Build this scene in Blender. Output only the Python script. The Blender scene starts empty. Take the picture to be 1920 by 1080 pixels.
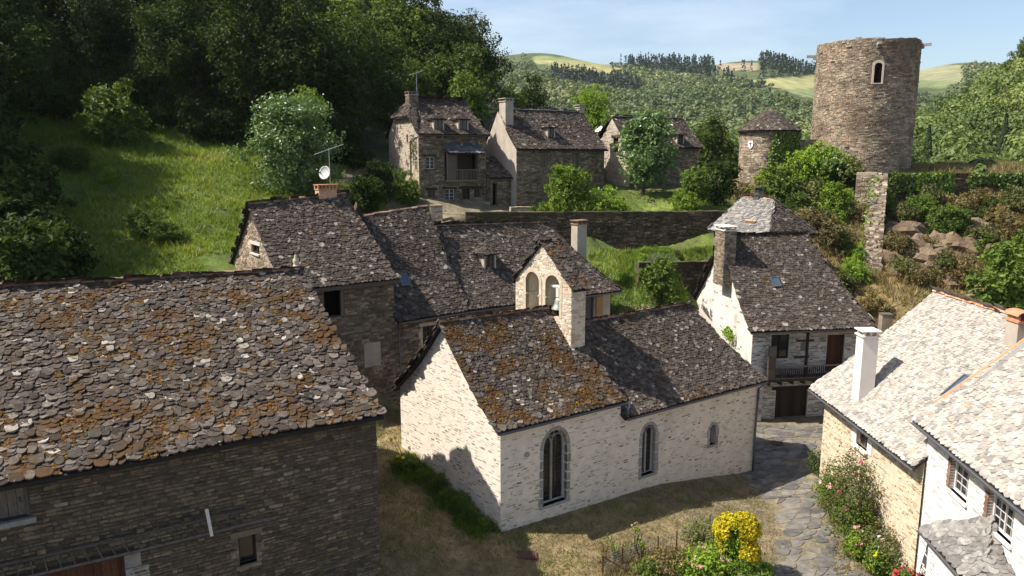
import bpy, math, random
import numpy as np
from mathutils import Vector, Matrix, noise as mnoise
from mathutils.geometry import tessellate_polygon, delaunay_2d_cdt

# ------------------------------------------------------------------ camera, sky, sun, exposure
SC = bpy.context.scene
COL = SC.collection
CAMH, PITCH, FPX = 16.0, 10.0, 1400.0
cd = bpy.data.cameras.new('camera'); cam = bpy.data.objects.new('camera', cd); COL.objects.link(cam)
cam.location = (0, 0, CAMH); cam.rotation_euler = (math.radians(90 - PITCH), 0, 0)
cd.sensor_width = 36; cd.lens = 36 * FPX / 1920; cd.clip_start = .5; cd.clip_end = 6000
SC.camera = cam
SUN_HEAD, SUN_EL = -96.0, 51.0
W = bpy.data.worlds.new('World'); SC.world = W; W.use_nodes = True
wn = W.node_tree; wn.nodes.clear()
wo = wn.nodes.new('ShaderNodeOutputWorld'); bg = wn.nodes.new('ShaderNodeBackground')
sky = wn.nodes.new('ShaderNodeTexSky'); sky.sky_type = 'NISHITA'; sky.sun_disc = False
sky.sun_elevation = math.radians(SUN_EL); sky.sun_rotation = math.radians(SUN_HEAD)
sky.altitude = 300; sky.air_density = 1.0; sky.dust_density = 2.0; sky.ozone_density = 1.0
tc = wn.nodes.new('ShaderNodeTexCoord'); mp = wn.nodes.new('ShaderNodeMapping'); mp.inputs['Scale'].default_value = (1.3, 1.3, 6.0)
cn = wn.nodes.new('ShaderNodeTexNoise'); cn.inputs['Scale'].default_value = 1.7; cn.inputs['Detail'].default_value = 7; cn.inputs['Roughness'].default_value = .55
cr = wn.nodes.new('ShaderNodeMapRange'); cr.inputs[1].default_value = .50; cr.inputs[2].default_value = .78; cr.inputs[4].default_value = .4
cm = wn.nodes.new('ShaderNodeMixRGB'); cm.inputs[2].default_value = (7.5, 7.7, 7.9, 1)
for a, b in ((tc.outputs['Generated'], mp.inputs['Vector']), (mp.outputs[0], cn.inputs['Vector']), (cn.outputs['Fac'], cr.inputs[0]),
             (cr.outputs[0], cm.inputs[0]), (sky.outputs[0], cm.inputs[1]), (cm.outputs[0], bg.inputs['Color']), (bg.outputs[0], wo.inputs['Surface'])):
    wn.links.new(a, b)
bg.inputs['Strength'].default_value = .1
sl = bpy.data.lights.new('sun', 'SUN'); so = bpy.data.objects.new('sun', sl); COL.objects.link(so)
sl.energy = 4.6; sl.angle = math.radians(.55); sl.color = (1.0, .945, .86)
_h, _e = math.radians(SUN_HEAD), math.radians(SUN_EL)
so.location = (-60, -10, 80)
so.rotation_euler = Vector((math.sin(_h) * math.cos(_e), math.cos(_h) * math.cos(_e), math.sin(_e))).to_track_quat('Z', 'Y').to_euler()
SC.view_settings.view_transform = 'Standard'; SC.view_settings.look = 'None'
SC.view_settings.exposure = 0.88; SC.view_settings.gamma = 1.0
SC.render.engine = 'CYCLES'; SC.cycles.max_bounces = 4; SC.cycles.diffuse_bounces = 2; SC.cycles.transparent_max_bounces = 8
SC.cycles.use_denoising = True

# ------------------------------------------------------------------ geometry helpers
R = np.random.default_rng(11)
random.seed(5)
UP = np.array([0, 0, 1.0])
_p = math.radians(PITCH)
_fw = np.array([0, math.cos(_p), -math.sin(_p)]); _up = np.array([0, math.sin(_p), math.cos(_p)]); _C = np.array([0, 0, CAMH])
def _ray(x, y): return np.array([(x - 960) / FPX, 0, 0]) + _up * (540 - y) / FPX + _fw
def at(x, y, Y):
    "the point of the place seen at photo point x, y and standing Y metres ahead"
    r = _ray(x, y); return _C + r * (Y / r[1])
def seen(P):
    d = np.asarray(P, float) - _C; z = d @ _fw
    z = np.where(np.abs(z) < 1e-6, 1e-6, z)
    return 960 + FPX * d[..., 0] / z, 540 - FPX * (d @ _up) / z
def hv(h):
    h = math.radians(h); return np.array([math.sin(h), math.cos(h), 0.0])
class Fr:
    "a building's plan frame: a runs along its front, b to its back"
    def __init__(s, x, y, ha, hb=None):
        s.o = np.array([x, y, 0.]); s.a = hv(ha); s.b = hv(ha - 90 if hb is None else hb)
    def __call__(s, a, b, z): return s.o + s.a * a + s.b * b + np.array([0, 0, z])
def unit(v):
    v = np.asarray(v, float); return v / (np.linalg.norm(v) + 1e-12)

WL = {}
def wloc(o): return WL.get(o.name, np.zeros(3)) if o is not None else np.zeros(3)
def thing(name, label, cat, loc, group=None, kind=None):
    o = bpy.data.objects.new(name, None); COL.objects.link(o); o.empty_display_size = .3
    o.location = Vector(loc); WL[o.name] = np.array(loc, float)
    o['label'] = label; o['category'] = cat
    if group: o['group'] = group
    if kind: o['kind'] = kind
    return o
def tag(o, label=None, cat=None, group=None, kind=None):
    if label: o['label'] = label
    if cat: o['category'] = cat
    if group: o['group'] = group
    if kind: o['kind'] = kind
    return o
def mesh_np(name, V, F, mat, rnd=None, smooth=False):
    "V (n,3); F (m,k) array or list of tuples"
    me = bpy.data.meshes.new(name)
    V = np.asarray(V, np.float32)
    if isinstance(F, np.ndarray):
        m, k = F.shape
        me.vertices.add(len(V)); me.vertices.foreach_set('co', V.ravel())
        me.loops.add(m * k); me.loops.foreach_set('vertex_index', F.astype(np.int32).ravel())
        me.polygons.add(m); me.polygons.foreach_set('loop_start', np.arange(0, m * k, k, dtype=np.int32))
        me.polygons.foreach_set('use_smooth', np.zeros(m, bool)); me.update(calc_edges=True)
    else:
        me.from_pydata([tuple(map(float, v)) for v in V], [], [tuple(int(i) for i in f) for f in F]); me.update()
    if rnd is not None:
        at_ = me.attributes.new('rnd', 'FLOAT', 'POINT'); at_.data.foreach_set('value', np.asarray(rnd, np.float32))
    if mat: me.materials.append(mat)
    if smooth: me.polygons.foreach_set('use_smooth', np.ones(len(me.polygons), bool))
    return me
def part(name, V, F, mat, parent=None, rnd=None, smooth=False, kind=None, label=None):
    "one mesh object from world-space vertices"
    V = np.asarray(V, float)
    wl = wloc(parent)
    me = mesh_np(name, V - wl, F, mat, rnd, smooth)
    o = bpy.data.objects.new(name, me); COL.objects.link(o)
    if parent is not None: o.parent = parent
    WL[o.name] = wl
    if kind: o['kind'] = kind
    if label: o['label'] = label
    return o
def inst(name, me, M4, parent):
    o = bpy.data.objects.new(name, me); COL.objects.link(o); o.parent = parent
    wl = wloc(parent); M4 = M4.copy(); M4[:3, 3] -= wl
    o.matrix_basis = Matrix(M4.tolist()); return o
class MB:
    "collects shapes for one mesh"
    def __init__(s): s.V = []; s.F = []; s.r = []
    def add(s, V, F, rnd=None):
        n = len(s.V); s.V += [np.asarray(v, float) for v in V]; s.F += [tuple(i + n for i in f) for f in F]
        s.r += [random.random() if rnd is None else rnd] * len(V); return s
    def box(s, o, X, Y, Z, rnd=None):
        "o corner, X Y Z full edge vectors"
        o, X, Y, Z = map(lambda v: np.asarray(v, float), (o, X, Y, Z))
        V = [o, o + X, o + X + Y, o + Y, o + Z, o + X + Z, o + X + Y + Z, o + Y + Z]
        F = [(0, 3, 2, 1), (4, 5, 6, 7), (0, 1, 5, 4), (1, 2, 6, 5), (2, 3, 7, 6), (3, 0, 4, 7)]
        if np.dot(np.cross(X, Y), Z) < 0: F = [f[::-1] for f in F]
        return s.add(V, F, rnd)
    def tube(s, p, q, r0, r1=None, n=8, rnd=None, cap=True):
        p, q = np.asarray(p, float), np.asarray(q, float); r1 = r0 if r1 is None else r1
        d = unit(q - p); x = unit(np.cross(d, [0, 0, 1] if abs(d[2]) < .9 else [1, 0, 0])); y = np.cross(d, x)
        V = []; F = []
        for c, r in ((p, r0), (q, r1)):
            for i in range(n):
                t = 2 * math.pi * i / n; V.append(c + r * (math.cos(t) * x + math.sin(t) * y))
        for i in range(n): j = (i + 1) % n; F.append((i, j, n + j, n + i))
        if cap: F += [tuple(range(n))[::-1], tuple(range(n, 2 * n))]
        return s.add(V, F, rnd)
    def path(s, pts, rads, n=7, rnd=None):
        pts = [np.asarray(p, float) for p in pts]
        if not hasattr(rads, '__len__'): rads = [rads] * len(pts)
        V = []; F = []
        for k, p in enumerate(pts):
            d = unit(pts[min(k + 1, len(pts) - 1)] - pts[max(k - 1, 0)]); x = unit(np.cross(d, [0, 0, 1] if abs(d[2]) < .9 else [1, 0, 0])); y = np.cross(d, x)
            for i in range(n):
                t = 2 * math.pi * i / n; V.append(p + rads[k] * (math.cos(t) * x + math.sin(t) * y))
        for k in range(len(pts) - 1):
            for i in range(n): j = (i + 1) % n; F.append((k * n + i, k * n + j, k * n + n + j, k * n + n + i))
        F += [tuple(range(n))[::-1], tuple(range((len(pts) - 1) * n, len(pts) * n))]
        return s.add(V, F, rnd)
    def lathe(s, o, prof, n=16, rnd=None, axis=UP):
        o = np.asarray(o, float); ax = unit(axis); x = unit(np.cross(ax, [0, 1, .01] if abs(ax[1]) < .9 else [1, 0, 0])); y = np.cross(ax, x)
        V = []; F = []
        for r, z in prof:
            for i in range(n):
                t = 2 * math.pi * i / n; V.append(o + ax * z + r * (math.cos(t) * x + math.sin(t) * y))
        for k in range(len(prof) - 1):
            for i in range(n): j = (i + 1) % n; F.append((k * n + i, k * n + j, k * n + n + j, k * n + n + i))
        return s.add(V, F, rnd)
    def prism(s, poly, ext, rnd=None):
        "polygon of world points pushed along ext"
        P = [np.asarray(p, float) for p in poly]; ext = np.asarray(ext, float); n = len(P)
        nrm = sum((np.cross(P[i], P[(i + 1) % n]) for i in range(n)), np.zeros(3))
        if np.dot(nrm, ext) < 0: P = P[::-1]
        V = P + [p + ext for p in P]
        F = [tuple(range(n))[::-1], tuple(range(n, 2 * n))] + [(i, (i + 1) % n, n + (i + 1) % n, n + i) for i in range(n)]
        return s.add(V, F, rnd)
    def build(s, name, mat, parent=None, smooth=False, kind=None, label=None):
        return part(name, np.array(s.V), s.F, mat, parent, np.array(s.r), smooth, kind, label)

# ------------------------------------------------------------------ materials
def _new(name):
    m = bpy.data.materials.new(name); m.use_nodes = True; nt = m.node_tree
    b = nt.nodes['Principled BSDF']; b.inputs['Specular IOR Level'].default_value = .25
    return m, nt, b
def _n(nt, t, **kw):
    n = nt.nodes.new(t)
    for k, v in kw.items():
        if k.startswith('i_'):
            k = k[2:]; n.inputs[int(k) if k.isdigit() else k.replace('_', ' ')].default_value = v
        else: setattr(n, k, v)
    return n
def rgba(c): return (c[0], c[1], c[2], 1)
def rndfac(nt):
    a = _n(nt, 'ShaderNodeAttribute', attribute_name='rnd'); o = _n(nt, 'ShaderNodeObjectInfo')
    s = _n(nt, 'ShaderNodeMath', operation='ADD'); f = _n(nt, 'ShaderNodeMath', operation='FRACT')
    nt.links.new(a.outputs['Fac'], s.inputs[0]); nt.links.new(o.outputs['Random'], s.inputs[1]); nt.links.new(s.outputs[0], f.inputs[0])
    return f.outputs[0]
def ramp(nt, fac, stops):
    r = _n(nt, 'ShaderNodeValToRGB'); e = r.color_ramp.elements
    while len(e) < len(stops): e.new(.5)
    for i, (p, c) in enumerate(stops): e[i].position = p; e[i].color = rgba(c)
    nt.links.new(fac, r.inputs[0]); return r.outputs[0]
def surf(name, stops, rough=.92, bump=.4, bscale=22, var=.3, nscale=2.2, patches=(), bdist=.03, streak=None, tint=False):
    "weathered mineral or timber surface; stops: colour by piece; patches: (noise scale, lo, hi, colour, detail)"
    m, nt, b = _new(name); L = nt.links.new
    pos = _n(nt, 'ShaderNodeNewGeometry').outputs['Position']
    if tint: col = _n(nt, 'ShaderNodeAttribute', attribute_name='tint').outputs['Color']
    else: col = ramp(nt, rndfac(nt), stops) if len(stops) > 1 else None
    if col is None:
        rg = _n(nt, 'ShaderNodeRGB'); rg.outputs[0].default_value = rgba(stops[0][1]); col = rg.outputs[0]
    vec = pos
    if streak:
        mpn = _n(nt, 'ShaderNodeMapping'); mpn.inputs['Scale'].default_value = streak; L(pos, mpn.inputs[0]); vec = mpn.outputs[0]
    nz = _n(nt, 'ShaderNodeTexNoise', i_Scale=nscale, i_Detail=6.0, i_Roughness=.65); L(vec, nz.inputs['Vector'])
    mr = _n(nt, 'ShaderNodeMapRange', i_1=.3, i_2=.7, i_3=1 - var, i_4=1 + var); L(nz.outputs['Fac'], mr.inputs[0])
    mx = _n(nt, 'ShaderNodeMixRGB', blend_type='MULTIPLY', i_0=1.0); L(col, mx.inputs[1]); L(mr.outputs[0], mx.inputs[2]); col = mx.outputs[0]
    for k, (sc, lo, hi, c, dt) in enumerate(patches):
        mp_ = _n(nt, 'ShaderNodeMapping'); mp_.inputs['Location'].default_value = (k * 13.7, k * 5.1, k * 9.3); L(pos, mp_.inputs[0])
        pn = _n(nt, 'ShaderNodeTexNoise', i_Scale=sc, i_Detail=dt, i_Roughness=.62); L(mp_.outputs[0], pn.inputs['Vector'])
        pr = _n(nt, 'ShaderNodeMapRange', i_1=lo, i_2=hi); L(pn.outputs['Fac'], pr.inputs[0])
        px = _n(nt, 'ShaderNodeMixRGB'); px.inputs[2].default_value = rgba(c); L(pr.outputs[0], px.inputs[0]); L(col, px.inputs[1]); col = px.outputs[0]
    L(col, b.inputs['Base Color']); b.inputs['Roughness'].default_value = rough
    if bump:
        bn = _n(nt, 'ShaderNodeTexNoise', i_Scale=bscale, i_Detail=5.0, i_Roughness=.7); L(vec, bn.inputs['Vector'])
        bp = _n(nt, 'ShaderNodeBump', i_Strength=bump, i_Distance=bdist); L(bn.outputs['Fac'], bp.inputs['Height']); L(bp.outputs[0], b.inputs['Normal'])
    return m
def leafmat(name, stops, trans=.3, rough=.55, spec=.3):
    m, nt, b = _new(name); L = nt.links.new
    a = _n(nt, 'ShaderNodeAttribute', attribute_name='rnd'); o = _n(nt, 'ShaderNodeObjectInfo')
    col = ramp(nt, a.outputs['Fac'], stops)
    mr = _n(nt, 'ShaderNodeMapRange', i_1=0., i_2=1., i_3=.72, i_4=1.25); L(o.outputs['Random'], mr.inputs[0])
    mx = _n(nt, 'ShaderNodeMixRGB', blend_type='MULTIPLY', i_0=1.0); L(col, mx.inputs[1]); L(mr.outputs[0], mx.inputs[2])
    L(mx.outputs[0], b.inputs['Base Color']); b.inputs['Roughness'].default_value = rough; b.inputs['Specular IOR Level'].default_value = spec
    t = _n(nt, 'ShaderNodeBsdfTranslucent'); g = _n(nt, 'ShaderNodeMixRGB', blend_type='MULTIPLY', i_0=1.0); g.inputs[2].default_value = (1.3, 1.25, .6, 1)
    L(mx.outputs[0], g.inputs[1]); L(g.outputs[0], t.inputs['Color'])
    ms = _n(nt, 'ShaderNodeMixShader', i_0=trans); L(b.outputs[0], ms.inputs[1]); L(t.outputs[0], ms.inputs[2])
    L(ms.outputs[0], nt.nodes['Material Output'].inputs['Surface']); return m
def plain(name, c, rough=.6, metal=0., spec=.3):
    m, nt, b = _new(name); b.inputs['Base Color'].default_value = rgba(c); b.inputs['Roughness'].default_value = rough
    b.inputs['Metallic'].default_value = metal; b.inputs['Specular IOR Level'].default_value = spec; return m
LICH = (9.0, .60, .68, (.50, .45, .42), 6)
MT = dict(
    lauze=surf('lauze_dark', [(0, (0.0365, 0.027, 0.0208)), (.45, (0.0679, 0.0522, 0.0408)), (.82, (0.0974, 0.0774, 0.0616)), (.96, (0.1392, 0.1131, 0.0912)), (1, (0.3306, 0.2871, 0.236))], var=.35, nscale=7, bump=.35, bscale=16,
               patches=[(14, .68, .74, (.30, .295, .265), 5), (.9, .58, .70, (.062, .042, .020), 9)]),
    lauze_barn=surf('lauze_barn', [(0, (0.0349, 0.0252, 0.0185)), (.4, (0.066, 0.0504, 0.0387)), (.78, (0.1048, 0.0834, 0.0651)), (.95, (0.16, 0.1319, 0.1056)), (1, (0.4074, 0.3589, 0.2904))], var=.35, nscale=6, bump=.35, bscale=16, bdist=.03,
               patches=[(9, .62, .71, (.36, .35, .32), 7), (18, .60, .66, (.035, .028, .024), 5), (.8, .50, .62, (.070, .036, .012), 12)]),
    lauze_light=surf('lauze_light', [(0, (0.2068, 0.188, 0.1692)), (.25, (0.3008, 0.2707, 0.235)), (.65, (0.3666, 0.3309, 0.2867)), (.94, (0.423, 0.3854, 0.3384)), (1, (0.3384, 0.2538, 0.1786))], var=.25, nscale=5, bump=.35, bscale=16,
               patches=[(1.3, .62, .74, (.45, .33, .22), 6)]),
    lauze_grey=surf('lauze_grey', [(0, (.13, .122, .112)), (.5, (.20, .185, .168)), (1, (.28, .26, .235))], var=.35, nscale=5, bump=.5),
    deck=surf('roof_deck', [(0, (.025, .021, .02))], bump=0, var=.2),
    moss=surf('moss', [(0, (.045, .021, .006)), (.5, (.105, .047, .008)), (.85, (.165, .078, .011)), (1, (.23, .13, .018))], var=.4, nscale=12, bump=1.0, bscale=60),
    clay=surf('clay_ridge', [(0, (.13, .07, .045)), (.5, (.24, .14, .09)), (1, (.33, .23, .17))], var=.35, nscale=6, patches=[(3, .55, .66, (.12, .075, .02), 6)]),
    clay_new=surf('clay_new', [(0, (.42, .19, .10)), (.6, (.50, .25, .14)), (1, (.56, .38, .27))], var=.25, nscale=6),
    stone_barn=surf('stone_barn', [(0, (.075, .057, .040)), (.4, (.112, .087, .060)), (.7, (.145, .112, .077)), (.9, (.175, .125, .078)), (1, (.24, .20, .155))], var=.45, nscale=7, bump=.6,
               patches=[(.6, .58, .72, (.13, .115, .04), 6)]),
    mortar_barn=surf('mortar_barn', [(0, (.075, .060, .046))], var=.4, nscale=4, bump=.6),
    stone_brown=surf('stone_brown', [(0, (0.0978, 0.0747, 0.0517)), (.4, (0.1667, 0.1299, 0.0909)), (.75, (0.23, 0.1817, 0.1265)), (1, (0.3335, 0.2702, 0.1955))], var=.4, nscale=1.6, bump=.6),
    mortar_brown=surf('mortar_brown', [(0, (0.1375, 0.1078, 0.077))], var=.35, nscale=2.5, bump=.6),
    stone_chapel=surf('stone_chapel', [(0, (.19, .155, .125)), (.4, (.31, .26, .215)), (.8, (.43, .37, .305)), (1, (.46, .36, .26))], var=.3, nscale=8, bump=.6),
    white_chapel=surf('limewash', [(0, (.69, .60, .50))], var=.13, nscale=2.5, bump=.55, bscale=9, bdist=.04, patches=[(5, .60, .72, (.50, .45, .39), 7), (.45, .55, .75, (.52, .455, .385), 9)]),
    stone_cote=surf('stone_cote', [(0, (.38, .31, .23)), (.5, (.56, .48, .37)), (.85, (.64, .57, .46)), (1, (.45, .27, .16))], var=.2, nscale=6, bump=.5),
    ashlar=surf('ashlar', [(0, (.48, .40, .28)), (1, (.58, .50, .38))], var=.15, nscale=4, bump=.3),
    greystone=surf('grey_stone', [(0, (.22, .205, .19)), (1, (.34, .32, .30))], var=.25, nscale=6, bump=.4),
    stone_tower=surf('stone_tower', [(0, (.17, .128, .09)), (.4, (.29, .225, .16)), (.75, (.39, .31, .225)), (.92, (.47, .385, .285)), (1, (.33, .19, .115))], var=.45, nscale=.8, bump=.6, patches=[(.28, .52, .72, (.15, .105, .07), 8)]),
    mortar_tower=surf('mortar_tower', [(0, (.19, .15, .108))], var=.35, nscale=2.5, bump=.6),
    stone_gold=surf('stone_gold', [(0, (.30, .22, .14)), (.4, (.44, .34, .22)), (.8, (.54, .45, .32)), (1, (.30, .28, .25))], var=.3, nscale=4, bump=.6),
    stone_dark=surf('stone_dark', [(0, (.045, .033, .022)), (.5, (.075, .055, .036)), (.9, (.11, .08, .05)), (1, (.16, .125, .085))], var=.5, nscale=1.2, bump=.7, patches=[(.7, .5, .66, (.05, .055, .018), 8)]),
    mortar_gold=surf('mortar_gold', [(0, (.56, .46, .33))], var=.2, nscale=5, bump=.5),
    white_house=surf('white_house', [(0, (.66, .635, .59))], var=.07, nscale=4, bump=.4, bscale=10),
    stone_house=surf('stone_house', [(0, (.38, .35, .33)), (1, (.56, .52, .48))], var=.2, nscale=6, bump=.4),
    plaster=surf('plaster', [(0, (.40, .345, .28))], var=.18, nscale=1.2, bump=.2, bscale=8, patches=[(.8, .56, .72, (.30, .25, .20), 7)]),
    plaster_white=surf('plaster_white', [(0, (.62, .57, .51))], var=.14, nscale=1.6, bump=.35, bscale=9, patches=[(.7, .54, .70, (.40, .35, .31), 8), (4, .64, .72, (.22, .19, .17), 6)]),
    render_white=surf('render_white', [(0, (.70, .64, .57))], var=.06, nscale=3, bump=.15),
    wood_dark=surf('wood_dark', [(0, (.028, .020, .015)), (1, (.055, .040, .030))], var=.4, nscale=6, streak=(6, 6, 1), bump=.3),
    wood=surf('wood_weathered', [(0, (.10, .078, .06)), (1, (.19, .155, .125))], var=.4, nscale=6, streak=(6, 6, 1), bump=.3),
    wood_red=surf('wood_red', [(0, (.075, .032, .018)), (1, (.11, .048, .026))], var=.35, nscale=6, streak=(6, 6, 1), bump=.3),
    wood_tan=surf('wood_tan', [(0, (.32, .18, .075)), (1, (.40, .24, .10))], var=.3, nscale=5, streak=(6, 6, 1), bump=.2),
    wood_grey=surf('wood_grey', [(0, (.075, .066, .06)), (1, (.12, .105, .095))], var=.3, nscale=8, bump=.3),
    frame_white=plain('frame_white', (.55, .52, .48), .6),
    zinc=plain('zinc', (.16, .165, .17), .45, .6), zinc_dark=plain('zinc_dark', (.07, .072, .075), .5, .4),
    glass=plain('window_glass', (.018, .02, .023), .08, 0, .6), dark=plain('dark_interior', (.006, .005, .005), .95, 0, 0.),
    skyglass=plain('skylight_glass', (.06, .09, .13), .06, 0, .8),
    iron=plain('rusty_iron', (.10, .045, .025), .8), metal=plain('aluminium', (.45, .45, .46), .4, .7), white=plain('white_paint', (.75, .75, .73), .5),
    bronze=plain('bell_bronze', (.30, .31, .28), .5, .5),
    rock=surf('rock', [(0, (.12, .082, .05)), (.6, (.19, .135, .085)), (1, (.25, .19, .13))], var=.4, nscale=.9, bump=.9, bscale=3, bdist=.25, patches=[(.5, .52, .66, (.12, .10, .035), 8)]),
    flag=surf('flagstone', [(0, (.088, .08, .073)), (.5, (.13, .12, .107)), (1, (.185, .165, .138))], var=.4, nscale=2.5, bump=.3, bscale=12, patches=[(2.2, .60, .74, (.24, .20, .12), 7)]),
    ground=surf('ground', [], tint=True, var=.5, nscale=1.1, bump=.8, bscale=5, bdist=.15, patches=[(6, .58, .75, (.20, .155, .075), 9), (.55, .53, .72, (.088, .080, .032), 10), (2.2, .60, .72, (.11, .085, .055), 9)]),
    far=surf('far_ground', [], tint=True, var=.4, nscale=.06, bump=0),
    bark=surf('bark', [(0, (.05, .04, .03)), (1, (.09, .075, .06))], var=.4, nscale=6, streak=(4, 4, 1), bump=.8, bscale=12),
)
G3 = lambda a, b, c, d=None: [(0, a), (.55, b), (.93, c), (1, d or c)]
MT.update(
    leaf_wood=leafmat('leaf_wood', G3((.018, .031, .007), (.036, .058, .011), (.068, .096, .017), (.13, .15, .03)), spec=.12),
    leaf_mid=leafmat('leaf_mid', G3((0.0495, 0.0858, 0.0132), (0.0968, 0.1452, 0.0231), (0.165, 0.2145, 0.0352), (0.253, 0.275, 0.0605)), spec=.2),
    leaf_fig=leafmat('leaf_fig', G3((0.072, 0.132, 0.036), (0.12, 0.198, 0.06), (0.192, 0.264, 0.102), (0.36, 0.408, 0.24)), spec=.5, rough=.4),
    leaf_lime=leafmat('leaf_lime', G3((0.102, 0.174, 0.0168), (0.18, 0.282, 0.0264), (0.288, 0.384, 0.0432), (0.384, 0.456, 0.072)), trans=.38),
    leaf_olive=leafmat('leaf_olive', G3((0.072, 0.09, 0.024), (0.12, 0.138, 0.036), (0.192, 0.192, 0.06), (0.264, 0.24, 0.096))),
    leaf_dry=leafmat('leaf_dry', G3((.11, .080, .030), (.19, .15, .055), (.28, .23, .09), (.22, .24, .07))),
    leaf_ivy=leafmat('leaf_ivy', G3((0.06, 0.108, 0.012), (0.12, 0.192, 0.0192), (0.216, 0.3, 0.0336), (0.312, 0.36, 0.06)), spec=.45, rough=.4),
    leaf_far=leafmat('leaf_far', G3((0.0715, 0.1105, 0.039), (0.143, 0.1885, 0.0585), (0.26, 0.2925, 0.104), (0.416, 0.416, 0.169)), trans=.2),
    leaf_hill=leafmat('leaf_hill', G3((0.055, 0.088, 0.022), (0.105, 0.148, 0.036), (0.185, 0.225, 0.058), (0.31, 0.315, 0.12)), trans=.25),
    leaf_con=leafmat('leaf_conifer', G3((.018, .036, .018), (.028, .052, .026), (.04, .068, .032)), trans=.1),
    leaf_cyp=leafmat('leaf_cypress', G3((.018, .036, .012), (.032, .058, .016), (.055, .085, .022)), trans=.1),
    grass=leafmat('grass_blade', G3((.075, .125, .015), (.14, .21, .025), (.24, .30, .042), (.34, .34, .10)), trans=.35),
    grass_meadow=leafmat('meadow_blade', G3((.10, .15, .018), (.19, .26, .03), (.31, .36, .05), (.40, .38, .11)), trans=.35),
    straw=leafmat('straw_blade', G3((.17, .13, .055), (.26, .20, .085), (.34, .28, .13), (.20, .20, .06)), trans=.3),
    lavender=leafmat('lavender', G3((.14, .17, .11), (.20, .23, .15), (.26, .27, .22), (.24, .20, .30))),
    yellow=leafmat('yellow_flower', G3((.42, .34, .004), (.60, .47, .006), (.72, .58, .01)), trans=.2),
    pink=leafmat('pink_flower', G3((.55, .20, .22), (.66, .36, .34), (.72, .55, .50)), trans=.2),
    red=leafmat('red_flower', G3((.40, .01, .02), (.55, .02, .04), (.62, .06, .10)), trans=.2),
    rosepink=leafmat('rose_flower', G3((.48, .03, .10), (.58, .07, .16), (.66, .18, .25)), trans=.2),
)

# ------------------------------------------------------------------ builders: stones, walls, roofs, openings
def _round_poly(k, jx, jy, rr):
    "irregular rounded rectangle, 8 points in the unit square"
    c = .5; P = [(-c + k, -c), (c - k, -c), (c, -c + k), (c, c - k), (c - k, c), (-c + k, c), (-c, c - k), (-c, -c + k)]
    return np.array([(x + rr.uniform(-jx, jx), y + rr.uniform(-jy, jy)) for x, y in P])
def stone_variant(rr, simple=False):
    "x along the wall, y out of it, z up; unit size, rounded front"
    if simple:
        p = np.array([(-.5, -.5), (.5, -.5), (.5, .5), (-.5, .5)]) + rr.uniform(-.05, .05, (4, 2))
    else: p = _round_poly(.14, .05, .10, rr)
    n = len(p); ins = p * (1 - rr.uniform(.10, .2)) + rr.uniform(-.03, .03, (n, 2))
    hh = 1 + rr.uniform(-.25, .25, n)
    if simple:
        V = np.vstack([np.c_[p[:, 0], np.full(n, -.5), p[:, 1]], np.c_[ins[:, 0], hh, ins[:, 1]]])
        return V, [((i + 1) % n, i, n + i, n + (i + 1) % n) for i in range(n)] + [tuple(range(n, 2 * n))[::-1]]
    V = np.vstack([np.c_[p[:, 0], np.full(n, -.5), p[:, 1]], np.c_[p[:, 0] * .99, np.full(n, .45), p[:, 1] * .98], np.c_[ins[:, 0], hh, ins[:, 1]]])
    F = []
    for b in (0, n):
        for i in range(n): j = (i + 1) % n; F.append((b + j, b + i, b + n + i, b + n + j))
    F.append(tuple(range(2 * n, 3 * n))[::-1])
    return V, F
STV = [stone_variant(R) for _ in range(14)]; STS = [stone_variant(R, True) for _ in range(8)]
def tile_variant(rr, pointed=.5):
    "a split-stone scale: x across, y up the slope from its tip, z thickness"
    b = [(-.5, 1), (.5, 1), (.5, .40), (.37, .16), (.13, .015), (-.13, .0), (-.37, .15), (-.5, .40)]
    P = np.array([(x + rr.uniform(-.05, .05), y + rr.uniform(-.05, .05)) for x, y in b]); P[0, 1] = P[1, 1] = 1
    n = 8; zt = 1 + rr.uniform(-.25, .25, n)
    V = np.vstack([np.c_[P, zt], np.c_[P[:, 0] * 1.02, P[:, 1] - .01, np.full(n, -.15)]])
    F = [tuple(range(n))[::-1]]
    for i in range(1, 8):
        j = (i + 1) % n
        if i != 0: F.append((i, j, n + j, n + i))
    F[0] = F[0]
    return V, F
TLV = [tile_variant(R) for _ in range(14)]
_VM = {}
def variant_mesh(kind, k, mat):
    key = (kind, k, mat.name)
    if key not in _VM:
        V, F = {'stone': STV, 'simple': STS, 'tile': TLV, 'ridge': RDV}[kind][k]
        _VM[key] = mesh_np(kind, V, F, mat, np.zeros(len(V)))
    return _VM[key]
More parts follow.
